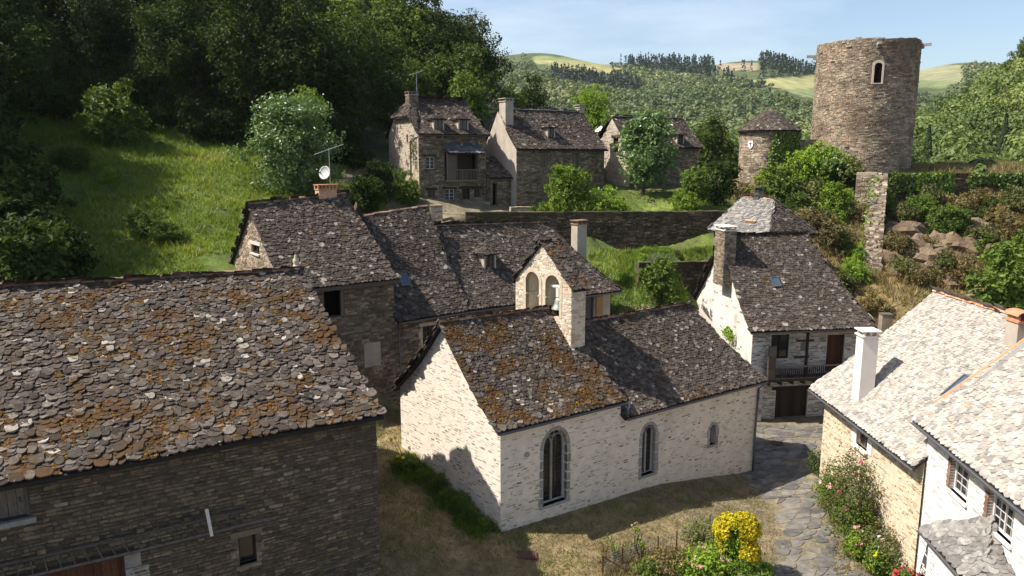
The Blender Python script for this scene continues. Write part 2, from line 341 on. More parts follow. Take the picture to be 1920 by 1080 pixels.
def scatter(name, kind, M4, var, mat, parent, n_ind=0, prio=None, rnd=None, stuff='stones'):
    "pieces given by (n,4,4) matrices: the n_ind of highest priority singly, the rest joined"
    N = len(M4)
    if N == 0: return
    rnd = R.random(N) if rnd is None else rnd
    order = np.argsort(-prio) if prio is not None else np.arange(N)
    ok = order[:n_ind] if n_ind else np.array([], int)
    if prio is not None and n_ind: ok = ok[prio[ok] > 0]
    for i in ok: inst(name, variant_mesh(kind, int(var[i]), mat), M4[i], parent)
    rest = np.setdiff1d(np.arange(N), ok)
    if len(rest) == 0: return
    src = {'stone': STV, 'simple': STS, 'tile': TLV, 'ridge': RDV}[kind]
    Vs = []; Fs = []; rs = []; off = 0
    for k, (V, F) in enumerate(src):
        ids = rest[var[rest] == k]
        if len(ids) == 0: continue
        W_ = np.einsum('nij,vj->nvi', M4[ids][:, :3, :3], V) + M4[ids][:, None, :3, 3]
        nv = len(V); Vs.append(W_.reshape(-1, 3)); rs.append(np.repeat(rnd[ids], nv))
        for f in F:
            f = np.array(f)
            Fs.append([f[None, :] + off + nv * np.arange(len(ids))[:, None]])
        off += nv * len(ids)
    V = np.vstack(Vs); rs = np.concatenate(rs)
    # mixed polygon sizes: build loops by hand
    me = bpy.data.meshes.new(stuff); wl = wloc(parent)
    me.vertices.add(len(V)); me.vertices.foreach_set('co', (V - wl).astype(np.float32).ravel())
    tot = [a[0].shape for a in Fs]
    loops = np.concatenate([a[0].ravel() for a in Fs]); starts = []; c = 0
    for n_, k_ in tot:
        starts.append(c + k_ * np.arange(n_)); c += n_ * k_
    starts = np.concatenate(starts)
    me.loops.add(len(loops)); me.loops.foreach_set('vertex_index', loops.astype(np.int32))
    me.polygons.add(len(starts)); me.polygons.foreach_set('loop_start', starts.astype(np.int32))
    me.polygons.foreach_set('use_smooth', np.zeros(len(starts), bool)); me.update(calc_edges=True)
    a = me.attributes.new('rnd', 'FLOAT', 'POINT'); a.data.foreach_set('value', rs.astype(np.float32))
    me.materials.append(mat)
    o = bpy.data.objects.new(stuff, me); COL.objects.link(o); o.parent = parent; WL[o.name] = wl; o['kind'] = 'stuff'
    return o
def in_view_prio(P, extra=1.0):
    x, y = seen(P); d = np.linalg.norm(P - _C, axis=1)
    ok = (x > 2) & (x < 1918) & (y > 2) & (y < 1078)
    return np.where(ok, extra / d, -1.0)
def crossings(poly, v):
    xs = []; n = len(poly)
    for i in range(n):
        (x0, y0), (x1, y1) = poly[i], poly[(i + 1) % n]
        if (y0 <= v) != (y1 <= v): xs.append(x0 + (v - y0) * (x1 - x0) / (y1 - y0))
    return sorted(xs)
def rect(u0, u1, v0, v1): return [(u0, v0), (u1, v0), (u1, v1), (u0, v1)]
def arch(u0, u1, v0, v1, n=9, point=0.):
    "round-headed opening; point > 0 makes the head pointed"
    r = (u1 - u0) / 2; c = (u0 + u1) / 2; sp = v1 - r * (1 + point)
    P = [(u0, v0), (u1, v0)]
    for i in range(n + 1):
        t = math.pi * i / n; P.append((c + r * math.cos(t), sp + r * (1 + point) * math.sin(t)))
    return P
def wall(th, o, U, poly, holes=(), pm=None, sm=None, ch=.11, sw=.34, proud=.03, cover=1.0, n_ind=0, depth=.3, simple=False, margin=.04, gap=.012, name='wall', clip=None, hmin=.55):
    "masonry wall: a pierced sheet with reveals, and courses of single stones on it. poly and holes in (u, height)"
    o = np.asarray(o, float); U = unit(U); N = np.cross(U, UP)
    P2 = lambda p, d=0.: np.array([o[0], o[1], 0]) + U * p[0] + UP * p[1] + N * d
    loops = [list(poly)] + [list(h) for h in holes]
    flat = [p for l in loops for p in l]
    tris = tessellate_polygon([[Vector((p[0], p[1], 0)) for p in l] for l in loops])
    V = [P2(p) for p in flat]; F = []
    for t in tris:
        a, b, c = [np.array(flat[i]) for i in t]
        s = (b[0] - a[0]) * (c[1] - a[1]) - (b[1] - a[1]) * (c[0] - a[0])
        F.append(tuple(t) if s > 0 else tuple(t)[::-1])
    off = len(poly)
    for h in holes:
        n = len(h); k = len(V); V += [P2(p, -depth) for p in h]
        for i in range(n): j = (i + 1) % n; F.append((off + j, off + i, k + i, k + j))
        off += n
    w = part(name, np.array(V), F, pm, th)
    if sm is None: return w
    vs = [p[1] for p in poly]; v = min(vs); rows = []
    while v < max(vs):
        h = ch * R.uniform(.7, 1.35); vm = v + h / 2
        cs = crossings(poly, vm); iv = [(cs[i], cs[i + 1]) for i in range(0, len(cs) - 1, 2)]
        for hp in holes:
            hx = [q for vv in (v + .01, vm, v + h - .01) for q in crossings(hp, vv)]
            if hx:
                a, b = min(hx) - margin, max(hx) + margin; out = []
                for (s, e) in iv:
                    if b <= s or a >= e: out.append((s, e)); continue
                    if a > s: out.append((s, a))
                    if b < e: out.append((b, e))
                iv = out
        for s, e in iv:
            u = s
            while u < e - .03:
                L = sw * R.uniform(.45, 1.6)
                if e - (u + L) < sw * .35: L = e - u
                if R.random() < cover:
                    hh = h if cover >= 1 else h * R.uniform(hmin, 1.0)
                    rows.append((u + L / 2, vm + R.uniform(-.1, .1) * h, max(L - gap, .03), max(hh - gap, .02), proud * R.uniform(.3, 1.5)))
                u += L
        v += h
    if not rows: return w
    A = np.array(rows); n = len(A)
    pos = np.array([o[0], o[1], 0]) + A[:, :1] * U + A[:, 1:2] * UP
    M4 = np.zeros((n, 4, 4)); M4[:, 3, 3] = 1
    ang = R.normal(0, .03, n)[:, None]
    X = U * np.cos(ang) + UP * np.sin(ang); Z = UP * np.cos(ang) - U * np.sin(ang)
    M4[:, :3, 0] = X * A[:, 2:3]; M4[:, :3, 1] = N * A[:, 4:5]; M4[:, :3, 2] = Z * A[:, 3:4]; M4[:, :3, 3] = pos
    kind = 'simple' if simple else 'stone'
    var = R.integers(0, len(STS if simple else STV), n)
    pr = in_view_prio(pos) * np.sqrt(A[:, 2] * A[:, 3]) if n_ind else None
    scatter('stone', kind, M4, var, sm, w, n_ind, pr)
    return w
def rows_on(S, Ls, expo, tw, grade=0., jit=.25):
    "courses laid from the eave up, larger scales low down when graded"
    us, vs, ws, es = [], [], [], []; y = 0.
    while y < Ls - expo * .3:
        v = y / Ls; e = expo * (1 + grade * (1 - v)); w0 = tw * (1 + grade * (1 - v)); wd = np.linalg.norm(S(1., v) - S(0., v)); u = -R.uniform(0, .5) * w0
        while u < wd:
            w = w0 * R.uniform(1 - jit, 1 + 1.5 * jit); c = (u + w / 2) / max(wd, .01)
            if 0 <= c <= 1: us.append(c); vs.append(max(0, v + (R.uniform(-.14, .14) * e / Ls if y > 0 else 0))); ws.append(w); es.append(e)
            u += w * .93
        y += e
    return np.array(us), np.array(vs), np.array(ws), np.array(es)
def roof(th, P00, P10, P01, P11, mat, expo=.17, tw=.24, sag=0., thick=.035, rough=1., n_ind=0, name='roof', wob=.0, deck_t=.12, sagu=0., grade=.35):
    "one slope: eave P00-P10, ridge P01-P11; scales of stone in courses on a deck"
    P00, P10, P01, P11 = [np.asarray(p, float) for p in (P00, P10, P01, P11)]
    ph = R.uniform(0, 9)
    def S(u, v):
        u = np.asarray(u, float)[..., None]; v = np.asarray(v, float)[..., None]
        p = (P00 * (1 - u) + P10 * u) * (1 - v) + (P01 * (1 - u) + P11 * u) * v
        dz = -sag * np.sin(np.pi * np.clip(v, 0, 1)) ** 1.2 * (1.25 - .5 * v) - sagu * np.sin(np.pi * u) + wob * (np.sin(u * 9 + ph + v * 4) + np.sin(u * 17 + 2 * ph - v * 7) * .6)
        return p + dz * UP
    Ls = np.linalg.norm(P01 - P00); Lw = np.linalg.norm(P10 - P00)
    nu, nv = max(2, int(Lw / .8)), max(4, int(Ls / .6))
    uu, vv = np.meshgrid(np.linspace(0, 1, nu + 1), np.linspace(0, 1, nv + 1), indexing='ij')
    top = S(uu, vv).reshape(-1, 3); bot = top - deck_t * UP
    nn = len(top); idx = lambda i, j: i * (nv + 1) + j
    F = []
    for i in range(nu):
        for j in range(nv):
            a, b, c, d = idx(i, j), idx(i + 1, j), idx(i + 1, j + 1), idx(i, j + 1)
            F.append((a, b, c, d)); F.append((nn + d, nn + c, nn + b, nn + a))
    ed = [idx(i, 0) for i in range(nu + 1)] + [idx(nu, j) for j in range(1, nv + 1)] + [idx(i, nv) for i in range(nu - 1, -1, -1)] + [idx(0, j) for j in range(nv - 1, 0, -1)]
    for k in range(len(ed)): a, b = ed[k], ed[(k + 1) % len(ed)]; F.append((b, a, nn + a, nn + b))
    rf = part(name, np.vstack([top, bot]), F, MT['deck'], th)
    if np.cross(P10 - P00, P01 - P00)[2] < 0:
        rf.data.flip_normals()
    us, vs, ws, ex = rows_on(S, Ls, expo, tw, grade)
    n = len(us); e = 1e-3
    du = S(us + e, vs) - S(us - e, vs); du /= np.linalg.norm(du, axis=1)[:, None] + 1e-12
    dv = S(us, vs + e) - S(us, vs - e); dv /= np.linalg.norm(dv, axis=1)[:, None] + 1e-12
    nn_ = np.cross(du, dv); nn_ /= np.linalg.norm(nn_, axis=1)[:, None]; flip = nn_[:, 2] < 0; nn_[flip] *= -1
    th_ = np.minimum(thick, .19 * ex) * R.uniform(.6, 1.5, n)
    tl = np.minimum(thick / ex, .18) + R.normal(0, .04 * rough, n); yw = R.normal(0, .09 * rough, n); rl = R.normal(0, .05 * rough, n)
    Y = dv * np.cos(tl)[:, None] - nn_ * np.sin(tl)[:, None]; Z = nn_ * np.cos(tl)[:, None] + dv * np.sin(tl)[:, None]
    X = np.cross(Y, Z)
    X2 = X * np.cos(yw)[:, None] + Y * np.sin(yw)[:, None]; Y2 = Y * np.cos(yw)[:, None] - X * np.sin(yw)[:, None]
    X3 = X2 * np.cos(rl)[:, None] + Z * np.sin(rl)[:, None]; Z3 = Z * np.cos(rl)[:, None] - X2 * np.sin(rl)[:, None]
    Lt = ex * R.uniform(1.8, 2.2, n)
    pos = S(us, vs) + nn_ * (2 * thick + .012 + R.uniform(-.3, .5, n) * thick * rough)[:, None] - dv * (R.uniform(-.1, .25, n) * ex)[:, None]
    M4 = np.zeros((n, 4, 4)); M4[:, 3, 3] = 1
    M4[:, :3, 0] = X3 * (ws * R.uniform(.95, 1.12, n))[:, None]; M4[:, :3, 1] = Y2 * Lt[:, None]; M4[:, :3, 2] = Z3 * th_[:, None]; M4[:, :3, 3] = pos
    pr = in_view_prio(pos) if n_ind else None
    scatter('roof_tile', 'tile', M4, R.integers(0, len(TLV), n), mat, rf if th.parent is None else th, n_ind, pr, stuff='roof_tiles')
    return rf, S
def ridge_variant(rr):
    V = []; F = []; n = 6
    for y, r in ((-.5, 1.0), (.5, .86)):
        for i in range(n + 1):
            t = math.pi * i / n; q = r * (1 + rr.uniform(-.06, .06)); V.append((math.cos(t) * q, y + rr.uniform(-.03, .03), math.sin(t) * q))
    for i in range(n): F.append((i, i + 1, n + 2 + i, n + 1 + i))
    F.append(tuple(range(n + 1))[::-1])
    return np.array(V), F
RDV = [ridge_variant(R) for _ in range(6)]
def ridge(th, p, q, mat, r=.13, L=.38, lift=.06, single=True, S=None):
    p, q = np.asarray(p, float), np.asarray(q, float); D = np.linalg.norm(q - p); n = max(1, int(D / (L * .9))); M = []
    for i in range(n):
        t = (i + .5) / n; c = p + (q - p) * t + UP * (lift + R.uniform(-.02, .02))
        if S is not None: c = S(t, 1.) + UP * (lift + R.uniform(-.02, .02))
        d = unit(q - p + np.array([0, 0, R.normal(0, .02)])); x = unit(np.cross(d, UP)); z = np.cross(x, d)
        m = np.eye(4); m[:3, 0] = x * r * R.uniform(.9, 1.12); m[:3, 1] = d * L * 1.05; m[:3, 2] = z * r; m[:3, 3] = c; M.append(m)
    M = np.array(M); pr = np.ones(n) if single else None
    scatter('ridge_tile', 'ridge', M, R.integers(0, 6, n), mat, th, n if single else 0, pr, stuff='ridge_tiles')
def moss_on(th, S, n, mat, thr=.15, size=.09, seed=0., fs=.55, lift=.10, bias=None):
    "cushions of moss where a slow noise runs high"
    mb = MB(); cnt = 0; tries = 0
    while cnt < n and tries < n * 40:
        tries += 1; u, v = R.random(), R.random() ** 1.0
        p = S(u, v); q = mnoise.noise(Vector(p * fs) + Vector((seed, 0, 0))) + .45 * mnoise.noise(Vector(p * fs * 3.1) + Vector((0, seed, 3)))
        if bias: q += bias(u, v)
        if q < thr: continue
        e = 1e-3; du = unit(S(u + e, v) - S(u - e, v)); dv = unit(S(u, v + e) - S(u, v - e)); nn = np.cross(du, dv); nn = nn if nn[2] > 0 else -nn
        s = size * R.uniform(.3, 1.4); c = p + nn * (lift + R.uniform(-.02, .02)); k = 5; V = []
        h = s * R.uniform(.2, .45)
        for rr, zz in ((1., -.5), (.72, .7)):
            for i in range(k):
                t = 2 * math.pi * i / k + rr; V.append(c + (du * math.cos(t) + dv * math.sin(t)) * s * rr * R.uniform(.6, 1.4) + nn * h * (zz + R.uniform(-.3, .3)))
        F = [(i, (i + 1) % k, k + (i + 1) % k, k + i) for i in range(k)] + [tuple(range(k, 2 * k))]
        mb.add(V, F); cnt += 1
    if cnt: mb.build('moss', mat, th, kind='stuff')
def panel_at(o, U, d=0.):
    o = np.array([o[0], o[1], 0.]); U = unit(U); N = np.cross(U, UP)
    return lambda u, v, dd=0.: o + U * u + UP * v + N * (dd + d)
def window(th, o, U, u0, u1, v0, v1, cols=2, rows=3, fm='frame_white', d=.16, sill=None, lintel=None, jamb=None, fw=.05, leaves=2, nm='window', glass='glass', sillw=.12, bar=.022):
    "casement in a reveal: frame and bars (window) with its panes, sill and lintel as pieces of it"
    Q = panel_at(o, U); U = unit(U); N = np.cross(U, UP); mb = MB()
    def bar_(a, b, c, e, t=.05, dd=0.): mb.box(Q(a, c, -d - dd), U * (b - a), N * t, UP * (e - c))
    bar_(u0, u1, v0, v0 + fw); bar_(u0, u1, v1 - fw, v1); bar_(u0, u0 + fw, v0 + fw, v1 - fw); bar_(u1 - fw, u1, v0 + fw, v1 - fw)
    lw = (u1 - u0 - 2 * fw) / leaves
    for k in range(1, leaves): c = u0 + fw + lw * k; bar_(c - fw * .5, c + fw * .5, v0 + fw, v1 - fw, .06)
    for k in range(leaves):
        a = u0 + fw + lw * k
        for i in range(1, cols): x = a + lw * i / cols; bar_(x - bar / 2, x + bar / 2, v0 + fw, v1 - fw, .035)
        for j in range(1, rows): y = v0 + fw + (v1 - v0 - 2 * fw) * j / rows; bar_(a + fw * .5, a + lw - fw * .5, y - bar / 2, y + bar / 2, .03)
    w = mb.build(nm, MT[fm], th)
    w0 = w; w = w if th.parent is None else th
    for k in range(leaves):
        a = u0 + fw + lw * k
        for i in range(cols):
            for j in range(rows):
                x0, x1 = a + lw * i / cols, a + lw * (i + 1) / cols; hh = (v1 - v0 - 2 * fw) / rows; y0 = v0 + fw + hh * j
                part('pane', [Q(x0, y0, -d - .01), Q(x1, y0, -d - .01), Q(x1, y0 + hh, -d - .01), Q(x0, y0 + hh, -d - .01)], [(0, 1, 2, 3)], MT[glass], w)
    bk = MB(); bk.box(Q(u0 - .02, v0 - .02, -d - .20), U * (u1 - u0 + .04), N * .03, UP * (v1 - v0 + .04)); bk.build('dark_back', MT['dark'], w)  # near-black board behind the panes paints the unlit room
    if sill:
        s = MB(); s.box(Q(u0 - .12, v0 - .10, -.14), U * (u1 - u0 + .24), N * (.14 + sillw), UP * .10); s.build('sill', MT[sill], w)
    if lintel:
        s = MB(); s.box(Q(u0 - .22, v1, -.14), U * (u1 - u0 + .44), N * .19, UP * .2); s.build('lintel', MT[lintel], w)
    if jamb:
        for a in (u0 - .17, u1):
            y = v0; k = 0
            while y < v1 - .05:
                h = min(R.uniform(.25, .42), v1 - y); s = MB(); wd = .17 + (.08 if k % 2 else 0)
                s.box(Q(a if a > u0 else a - (wd - .17), y, -.14), U * wd, N * .165, UP * (h - .012)); s.build('jamb_stone', MT[jamb], w); y += h; k += 1
    return w0
def door(th, o, U, u0, u1, v0, v1, mat='wood_dark', plank=.18, d=.2, lintel='wood_dark', nm='door', single=True):
    Q = panel_at(o, U); U = unit(U); N = np.cross(U, UP)
    f = MB(); f.box(Q(u0, v1 - .08, -d - .02), U * (u1 - u0), N * .1, UP * .08); f.box(Q(u0, v0, -d - .02), U * .07, N * .1, UP * (v1 - v0 - .08)); f.box(Q(u1 - .07, v0, -d - .02), U * .07, N * .1, UP * (v1 - v0 - .08))
    f.box(Q(u0, v0, -d - .12), U * (u1 - u0), N * .03, UP * (v1 - v0))
    dr = f.build(nm, MT[mat], th); x = u0 + .075; j = MB()
    while x < u1 - .1:
        w = min(plank * R.uniform(.85, 1.15), u1 - .075 - x); b = j if not single else MB()
        b.box(Q(x + .005, v0 + .02, -d - .05 + R.uniform(0, .012)), U * (w - .012), N * .05, UP * (v1 - v0 - .12))
        if single: b.build('plank', MT[mat], dr)
        x += w
    if not single: j.build('planks', MT[mat], dr)
    h = MB(); h.box(Q(u1 - .22, v0 + (v1 - v0) * .45, -d), U * .04, N * .06, UP * .14); h.build('handle', MT['zinc_dark'], dr)
    if lintel: s = MB(); s.box(Q(u0 - .3, v1, -.16), U * (u1 - u0 + .6), N * .22, UP * .22); s.build('lintel', MT[lintel], dr)
    return dr
def gutter(th, p, q, r=.07, mat='zinc', nm='gutter'):
    p, q = np.asarray(p, float), np.asarray(q, float); d = unit(q - p); x = unit(np.cross(d, UP)); n = 7; V = []; F = []
    for c in (p, q):
        for rr in (r, r * .86):
            for i in range(n): t = math.pi + math.pi * i / (n - 1); V.append(c + x * rr * math.cos(t) + UP * rr * math.sin(t))
    for k, s in ((0, 1), (n, -1)):
        for i in range(n - 1):
            f = (k + i, k + i + 1, 2 * n + k + i + 1, 2 * n + k + i); F.append(f if s > 0 else f[::-1])
    return part(nm, np.array(V), F, MT[mat], th)
def pipe(th, pts, r=.045, mat='zinc', nm='downpipe'):
    m = MB(); m.path(pts, r, 8); return m.build(nm, MT[mat], th, smooth=True)
def chimney(th, c, ax, w, dpt, z0, z1, mat, cap='slab', capmat=None, stone=None, potmat='clay'):
    "stack centred on c (xy) turned to ax, with its cap"
    c = np.array([c[0], c[1], 0.]); a = unit(ax); b = np.cross(UP, a)
    m = MB(); m.box(c - a * w / 2 - b * dpt / 2 + UP * z0, a * w, b * dpt, UP * (z1 - z0))
    st = m.build('chimney', MT[mat], th)
    if stone:
        for (o, U, L) in ((c - a * w / 2 - b * dpt / 2, a, w), (c - a * w / 2 + b * dpt / 2, -b, dpt), (c + a * w / 2 - b * dpt / 2, b, dpt)):
            wall_stones(st, o, U, L, z0, z1, stone)
    cm = MT[capmat or mat]
    if cap == 'slab':
        m = MB(); e = .07
        m.box(c - a * (w / 2 + e) - b * (dpt / 2 + e) + UP * (z1 + .002), a * (w + 2 * e), b * (dpt + 2 * e), UP * .07); m.build('cornice', cm, st)
        for sa in (-1, 0, 1):
            for sb in (-1, 1):
                m = MB(); m.box(c + a * (sa * (w / 2 - .06) - .05) + b * (sb * (dpt / 2 - .06) - .05) + UP * (z1 + .073), a * .1, b * .1, UP * .19); m.build('cap_post', cm, st)
        m = MB(); m.box(c - a * (w / 2 + .1) - b * (dpt / 2 + .1) + UP * (z1 + .264), a * (w + .2), b * (dpt + .2), UP * .06); m.build('cap_slab', cm, st)
    elif cap == 'arch':
        m = MB(); m.box(c - a * (w / 2 + .05) - b * (dpt / 2 + .05) + UP * (z1 + .002), a * (w + .1), b * (dpt + .1), UP * .08); m.build('cornice', cm, st)
        for sa in (-1, 1):
            m = MB(); m.box(c + a * (sa * (w / 2 - .05) - .03) - b * (dpt / 2 - .02) + UP * (z1 + .08), a * .06, b * (dpt - .04), UP * .2); m.build('cap_post', cm, st)
        V = []; F = []; n = 8
        for sb in (-1, 1):
            for rr in (1., .9):
                for i in range(n + 1): t = math.pi * i / n; V.append(c + a * math.cos(t) * (w / 2 + .1) * rr + b * sb * (dpt / 2 + .06) + UP * (z1 + .28 + .2 * math.sin(t) * rr))
        k = n + 1
        for i in range(n): F += [(i, i + 1, 2 * k + i + 1, 2 * k + i), (k + i + 1, k + i, 3 * k + i, 3 * k + i + 1), (i + 1, i, k + i, k + i + 1), (2 * k + i, 2 * k + i + 1, 3 * k + i + 1, 3 * k + i)]
        part('cap_tile', np.array(V), F, MT[potmat], st)
    elif cap == 'bricks':
        m = MB(); m.box(c - a * (w / 2 + .04) - b * (dpt / 2 + .04) + UP * (z1 + .002), a * (w + .08), b * (dpt + .08), UP * .06); m.build('cornice', cm, st)
        n = max(2, int(w / .22))
        for i in range(n + 1):
            for sb in (-1, 1):
                m = MB(); m.box(c + a * (-w / 2 + w * i / n - .05) + b * (sb * (dpt / 2 - .05) - .05) + UP * (z1 + .065), a * .1, b * .1, UP * .2); m.build('cap_brick', MT[potmat], st)
        m = MB(); m.box(c - a * (w / 2 + .07) - b * (dpt / 2 + .07) + UP * (z1 + .267), a * (w + .14), b * (dpt + .14), UP * .05); m.build('cap_slab', MT[potmat] if cap == 'bricks' else cm, st)
    return st
def wall_stones(par, o, U, L, z0, z1, sm, ch=.1, sw=.28, proud=.025, simple=True):
    o = np.asarray(o, float); U = unit(U); N = np.cross(U, UP); rows = []; v = z0
    while v < z1 - .03:
        h = min(ch * R.uniform(.7, 1.3), z1 - v); u = 0
        while u < L - .02:
            w = sw * R.uniform(.5, 1.5); w = L - u if L - u - w < .1 else w
            rows.append((u + w / 2, v + h / 2, w - .012, h - .012, proud * R.uniform(.3, 1.4))); u += w
        v += h
    A = np.array(rows); n = len(A); pos = np.array([o[0], o[1], 0]) + A[:, :1] * U + A[:, 1:2] * UP
    M4 = np.zeros((n, 4, 4)); M4[:, 3, 3] = 1; M4[:, :3, 0] = U * A[:, 2:3]; M4[:, :3, 1] = N * A[:, 4:5]; M4[:, :3, 2] = UP * A[:, 3:4]; M4[:, :3, 3] = pos
    scatter('stone', 'simple' if simple else 'stone', M4, R.integers(0, 8, n), MT[sm], par)
def dormer(th, c, ax, w, z0, z1, dpt, mat='stone_brown', rmat='lauze', gablewall='plaster', bars=True):
    "small roof window: cheeks, casement and a hipped stone cap. c front middle (xy), ax to the right, back along b"
    c = np.array([c[0], c[1], 0.]); a = unit(ax); b = np.cross(UP, a)
    m = MB(); t = .12
    for s in (-1, 1): m.box(c + a * (s * (w / 2) - (t if s > 0 else 0)) + UP * z0, a * t, b * dpt, UP * (z1 - z0))
    m.box(c - a * w / 2 + b * .3 + UP * z0, a * w, b * (dpt - .3), UP * (z1 - z0 - .02))
    d = m.build('dormer', MT[gablewall], th)
    window(d, c - a * w / 2, a, t, w - t, z0 + .1, z1 - .05, cols=1, rows=2, fm='wood', d=.08, fw=.05) if bars else None
    e = .18; rz = z1 + w * .42
    p = [c - a * (w / 2 + e) - b * e + UP * (z1 - .03), c + a * (w / 2 + e) - b * e + UP * (z1 - .03), c + a * (w / 2 + e) + b * dpt * 1.15 + UP * (z1 - .03), c - a * (w / 2 + e) + b * dpt * 1.15 + UP * (z1 - .03)]
    r0 = c + b * .25 + UP * rz; r1 = c + b * dpt * 1.3 + UP * rz
    for q in ((p[0], p[1], r0, r0 + a * .02), (p[3], p[0], r1, r0), (p[1], p[2], r0, r1)):
        roof(d, *q, MT[rmat], expo=.15, tw=.2, thick=.025, name='dormer_roof', deck_t=.06)
    return d
def skylight(th, S, u, v, du, dv):
    c = S(u, v); e = .01; x = unit(S(u + e, v) - S(u - e, v)); y = unit(S(u, v + e) - S(u, v - e)); z = np.cross(x, y); z = z if z[2] > 0 else -z
    m = MB(); t = .07; o = c - x * du / 2 - y * dv / 2 + z * .06
    m.box(o, x * du, y * t, z * .14); m.box(o + y * (dv - t), x * du, y * t, z * .14); m.box(o + y * t, x * t, y * (dv - 2 * t), z * .14); m.box(o + y * t + x * (du - t), x * t, y * (dv - 2 * t), z * .14)
    f = m.build('skylight', MT['zinc'], th)
    g = o + z * .10; part('pane', [g + x * t + y * t, g + x * (du - t) + y * t, g + x * (du - t) + y * (dv - t), g + x * t + y * (dv - t)], [(0, 1, 2, 3)], MT['skyglass'], f)

# ------------------------------------------------------------------ the lie of the land
CP = [(-6,5,-.3),(6,5,-1),(20,5,-1.5),(45,5,-2),(-25,5,.5),(-60,5,6),(-12,20,.3),(-3,22,.2),(0,30,0),(5,26,-.6),(10,28,-1),(14,27,-1.3),(16.5,28,-1.2),(16.7,37.7,-1.2),
 (13.6,39.5,-1.5),(18.4,47.2,-1.5),(25,47,-1.3),(16,50.5,-1.5),(22,50.8,-1.5),(25.5,50.5,-1.3),(13.2,48.6,-1.2),(30,30,-1.3),(35,42,0),(50,40,3),(80,40,8),(130,20,12),
 (-5.6,35.8,1.55),(-8,33,1.0),(-12,30,1.2),(-22,24,2),(-30,20,5),(-6.7,42.3,1.6),(0.3,47.2,1.4),(7.5,52.2,1.2),(10,46,.2),(5,42.5,.4),(14,47,-1.2),(12,51,2.2),(15,56,4),(24,56,5.2),
 (-13.5,48,9.2),(-10.5,49.5,9.4),(-4,55,8.4),(2,59.5,7.6),(9.5,54.5,5.0),(12.5,55.2,5.4),(12,56.6,7.9),(17,57.2,8.0),(8,60.3,8.2),(18,60.6,8.9),(4.5,60.95,8.0),(-4,60.8,8.3),(9,61.05,8.4),(13,61.1,8.6),(20,61.25,9.0),(20.5,62.3,11.2),(-5,61.6,11.0),(4,61.85,11.3),(17,62.1,11.3),(24,62,10.6),
 (-8,63,11.4),(-2.3,65,11.1),(.4,68,11.3),(8,68,11.6),(12,72,12.6),(18,74,12.6),(22,70,11.2),(-10.6,66,13.4),(-13,68,14.2),(-9,63.6,12.2),
 (23.5,76,11.6),(28,80,13),(34,75,14),(45,76,14.4),(60,78,15),(36,80,15.2),(45,90,15),(34,71.3,11.2),(40,71.3,11.3),(52,71.3,12),(29,68,10.8),(25.5,62,8.8),(27,58,7.2),(28,54,5.8),(33,60,7.6),(38,60,7.6),(40,52,4.5),(44,66,10.2),(50,60,8.5),(60,70,13),(31,50,4.2),(28,44,1.8),
 (-16,44,9.2),(-12,44.5,9.0),(-20,38,7.6),(-30,36,8.8),(-24,30,5.0),(-40,30,12),(-26,50,11.6),(-36,50,13.6),(-20,60,13.8),(-12,64,13.8),(-34,55,15.2),(-32,68,18.2),(-46,58,19),(-46,45,16),(-60,30,24),
 (-32,76,20.8),(-15,76,17.8),(-5,80,16.4),(5,84,15),(-62,60,35),(-60,90,46),(-30,100,34),(0,110,21),(-90,70,84),(-100,120,94),(-60,140,72),(-20,150,38),(14,130,20),(25,110,13),(12,95,16),(-90,35,66),(-120,60,108),(-120,150,120),(-120,5,60),(-40,230,44),(-120,230,110),
 (61,108,14),(72,110,15.4),(52,112,12),(62,122,16.5),(82,130,23.5),(100,150,32),(130,180,45),(110,215,18),(126,215,27),(98,180,19),(109,180,27),(90,200,24),(150,120,56),(200,180,62),(200,90,60),(110,90,28),(200,230,50),(90,230,8),
 (40,108,10.5),(32,130,6),(60,160,10),(20,165,8),(40,230,4),(0,230,20),(90,70,18),(200,5,25),(-30,5,1)]
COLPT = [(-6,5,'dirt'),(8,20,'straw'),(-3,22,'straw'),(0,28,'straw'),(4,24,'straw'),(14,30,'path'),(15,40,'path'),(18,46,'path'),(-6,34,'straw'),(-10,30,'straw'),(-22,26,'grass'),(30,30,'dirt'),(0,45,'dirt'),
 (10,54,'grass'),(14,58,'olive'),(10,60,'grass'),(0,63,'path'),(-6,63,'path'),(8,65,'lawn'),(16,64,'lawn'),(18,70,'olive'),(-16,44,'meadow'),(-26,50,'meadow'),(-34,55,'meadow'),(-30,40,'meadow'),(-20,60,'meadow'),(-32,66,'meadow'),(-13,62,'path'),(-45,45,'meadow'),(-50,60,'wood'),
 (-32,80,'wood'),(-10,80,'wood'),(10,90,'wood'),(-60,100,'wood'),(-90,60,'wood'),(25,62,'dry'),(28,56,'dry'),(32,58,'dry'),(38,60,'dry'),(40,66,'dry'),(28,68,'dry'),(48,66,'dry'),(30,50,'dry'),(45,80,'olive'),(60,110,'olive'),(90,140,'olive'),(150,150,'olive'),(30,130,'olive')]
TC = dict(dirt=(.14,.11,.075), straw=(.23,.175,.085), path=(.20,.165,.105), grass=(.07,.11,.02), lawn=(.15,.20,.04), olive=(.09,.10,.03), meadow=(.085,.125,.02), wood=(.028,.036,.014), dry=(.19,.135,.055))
_v, _e, _f, *_ = delaunay_2d_cdt([Vector((p[0], p[1])) for p in CP], [], [], 0, 1e-5)
_cpz = {(round(p[0], 3), round(p[1], 3)): p[2] for p in CP}
_tv = np.array([(v[0], v[1], _cpz[(round(v[0], 3), round(v[1], 3))]) for v in _v]); _tf = np.array([tuple(f) for f in _f])
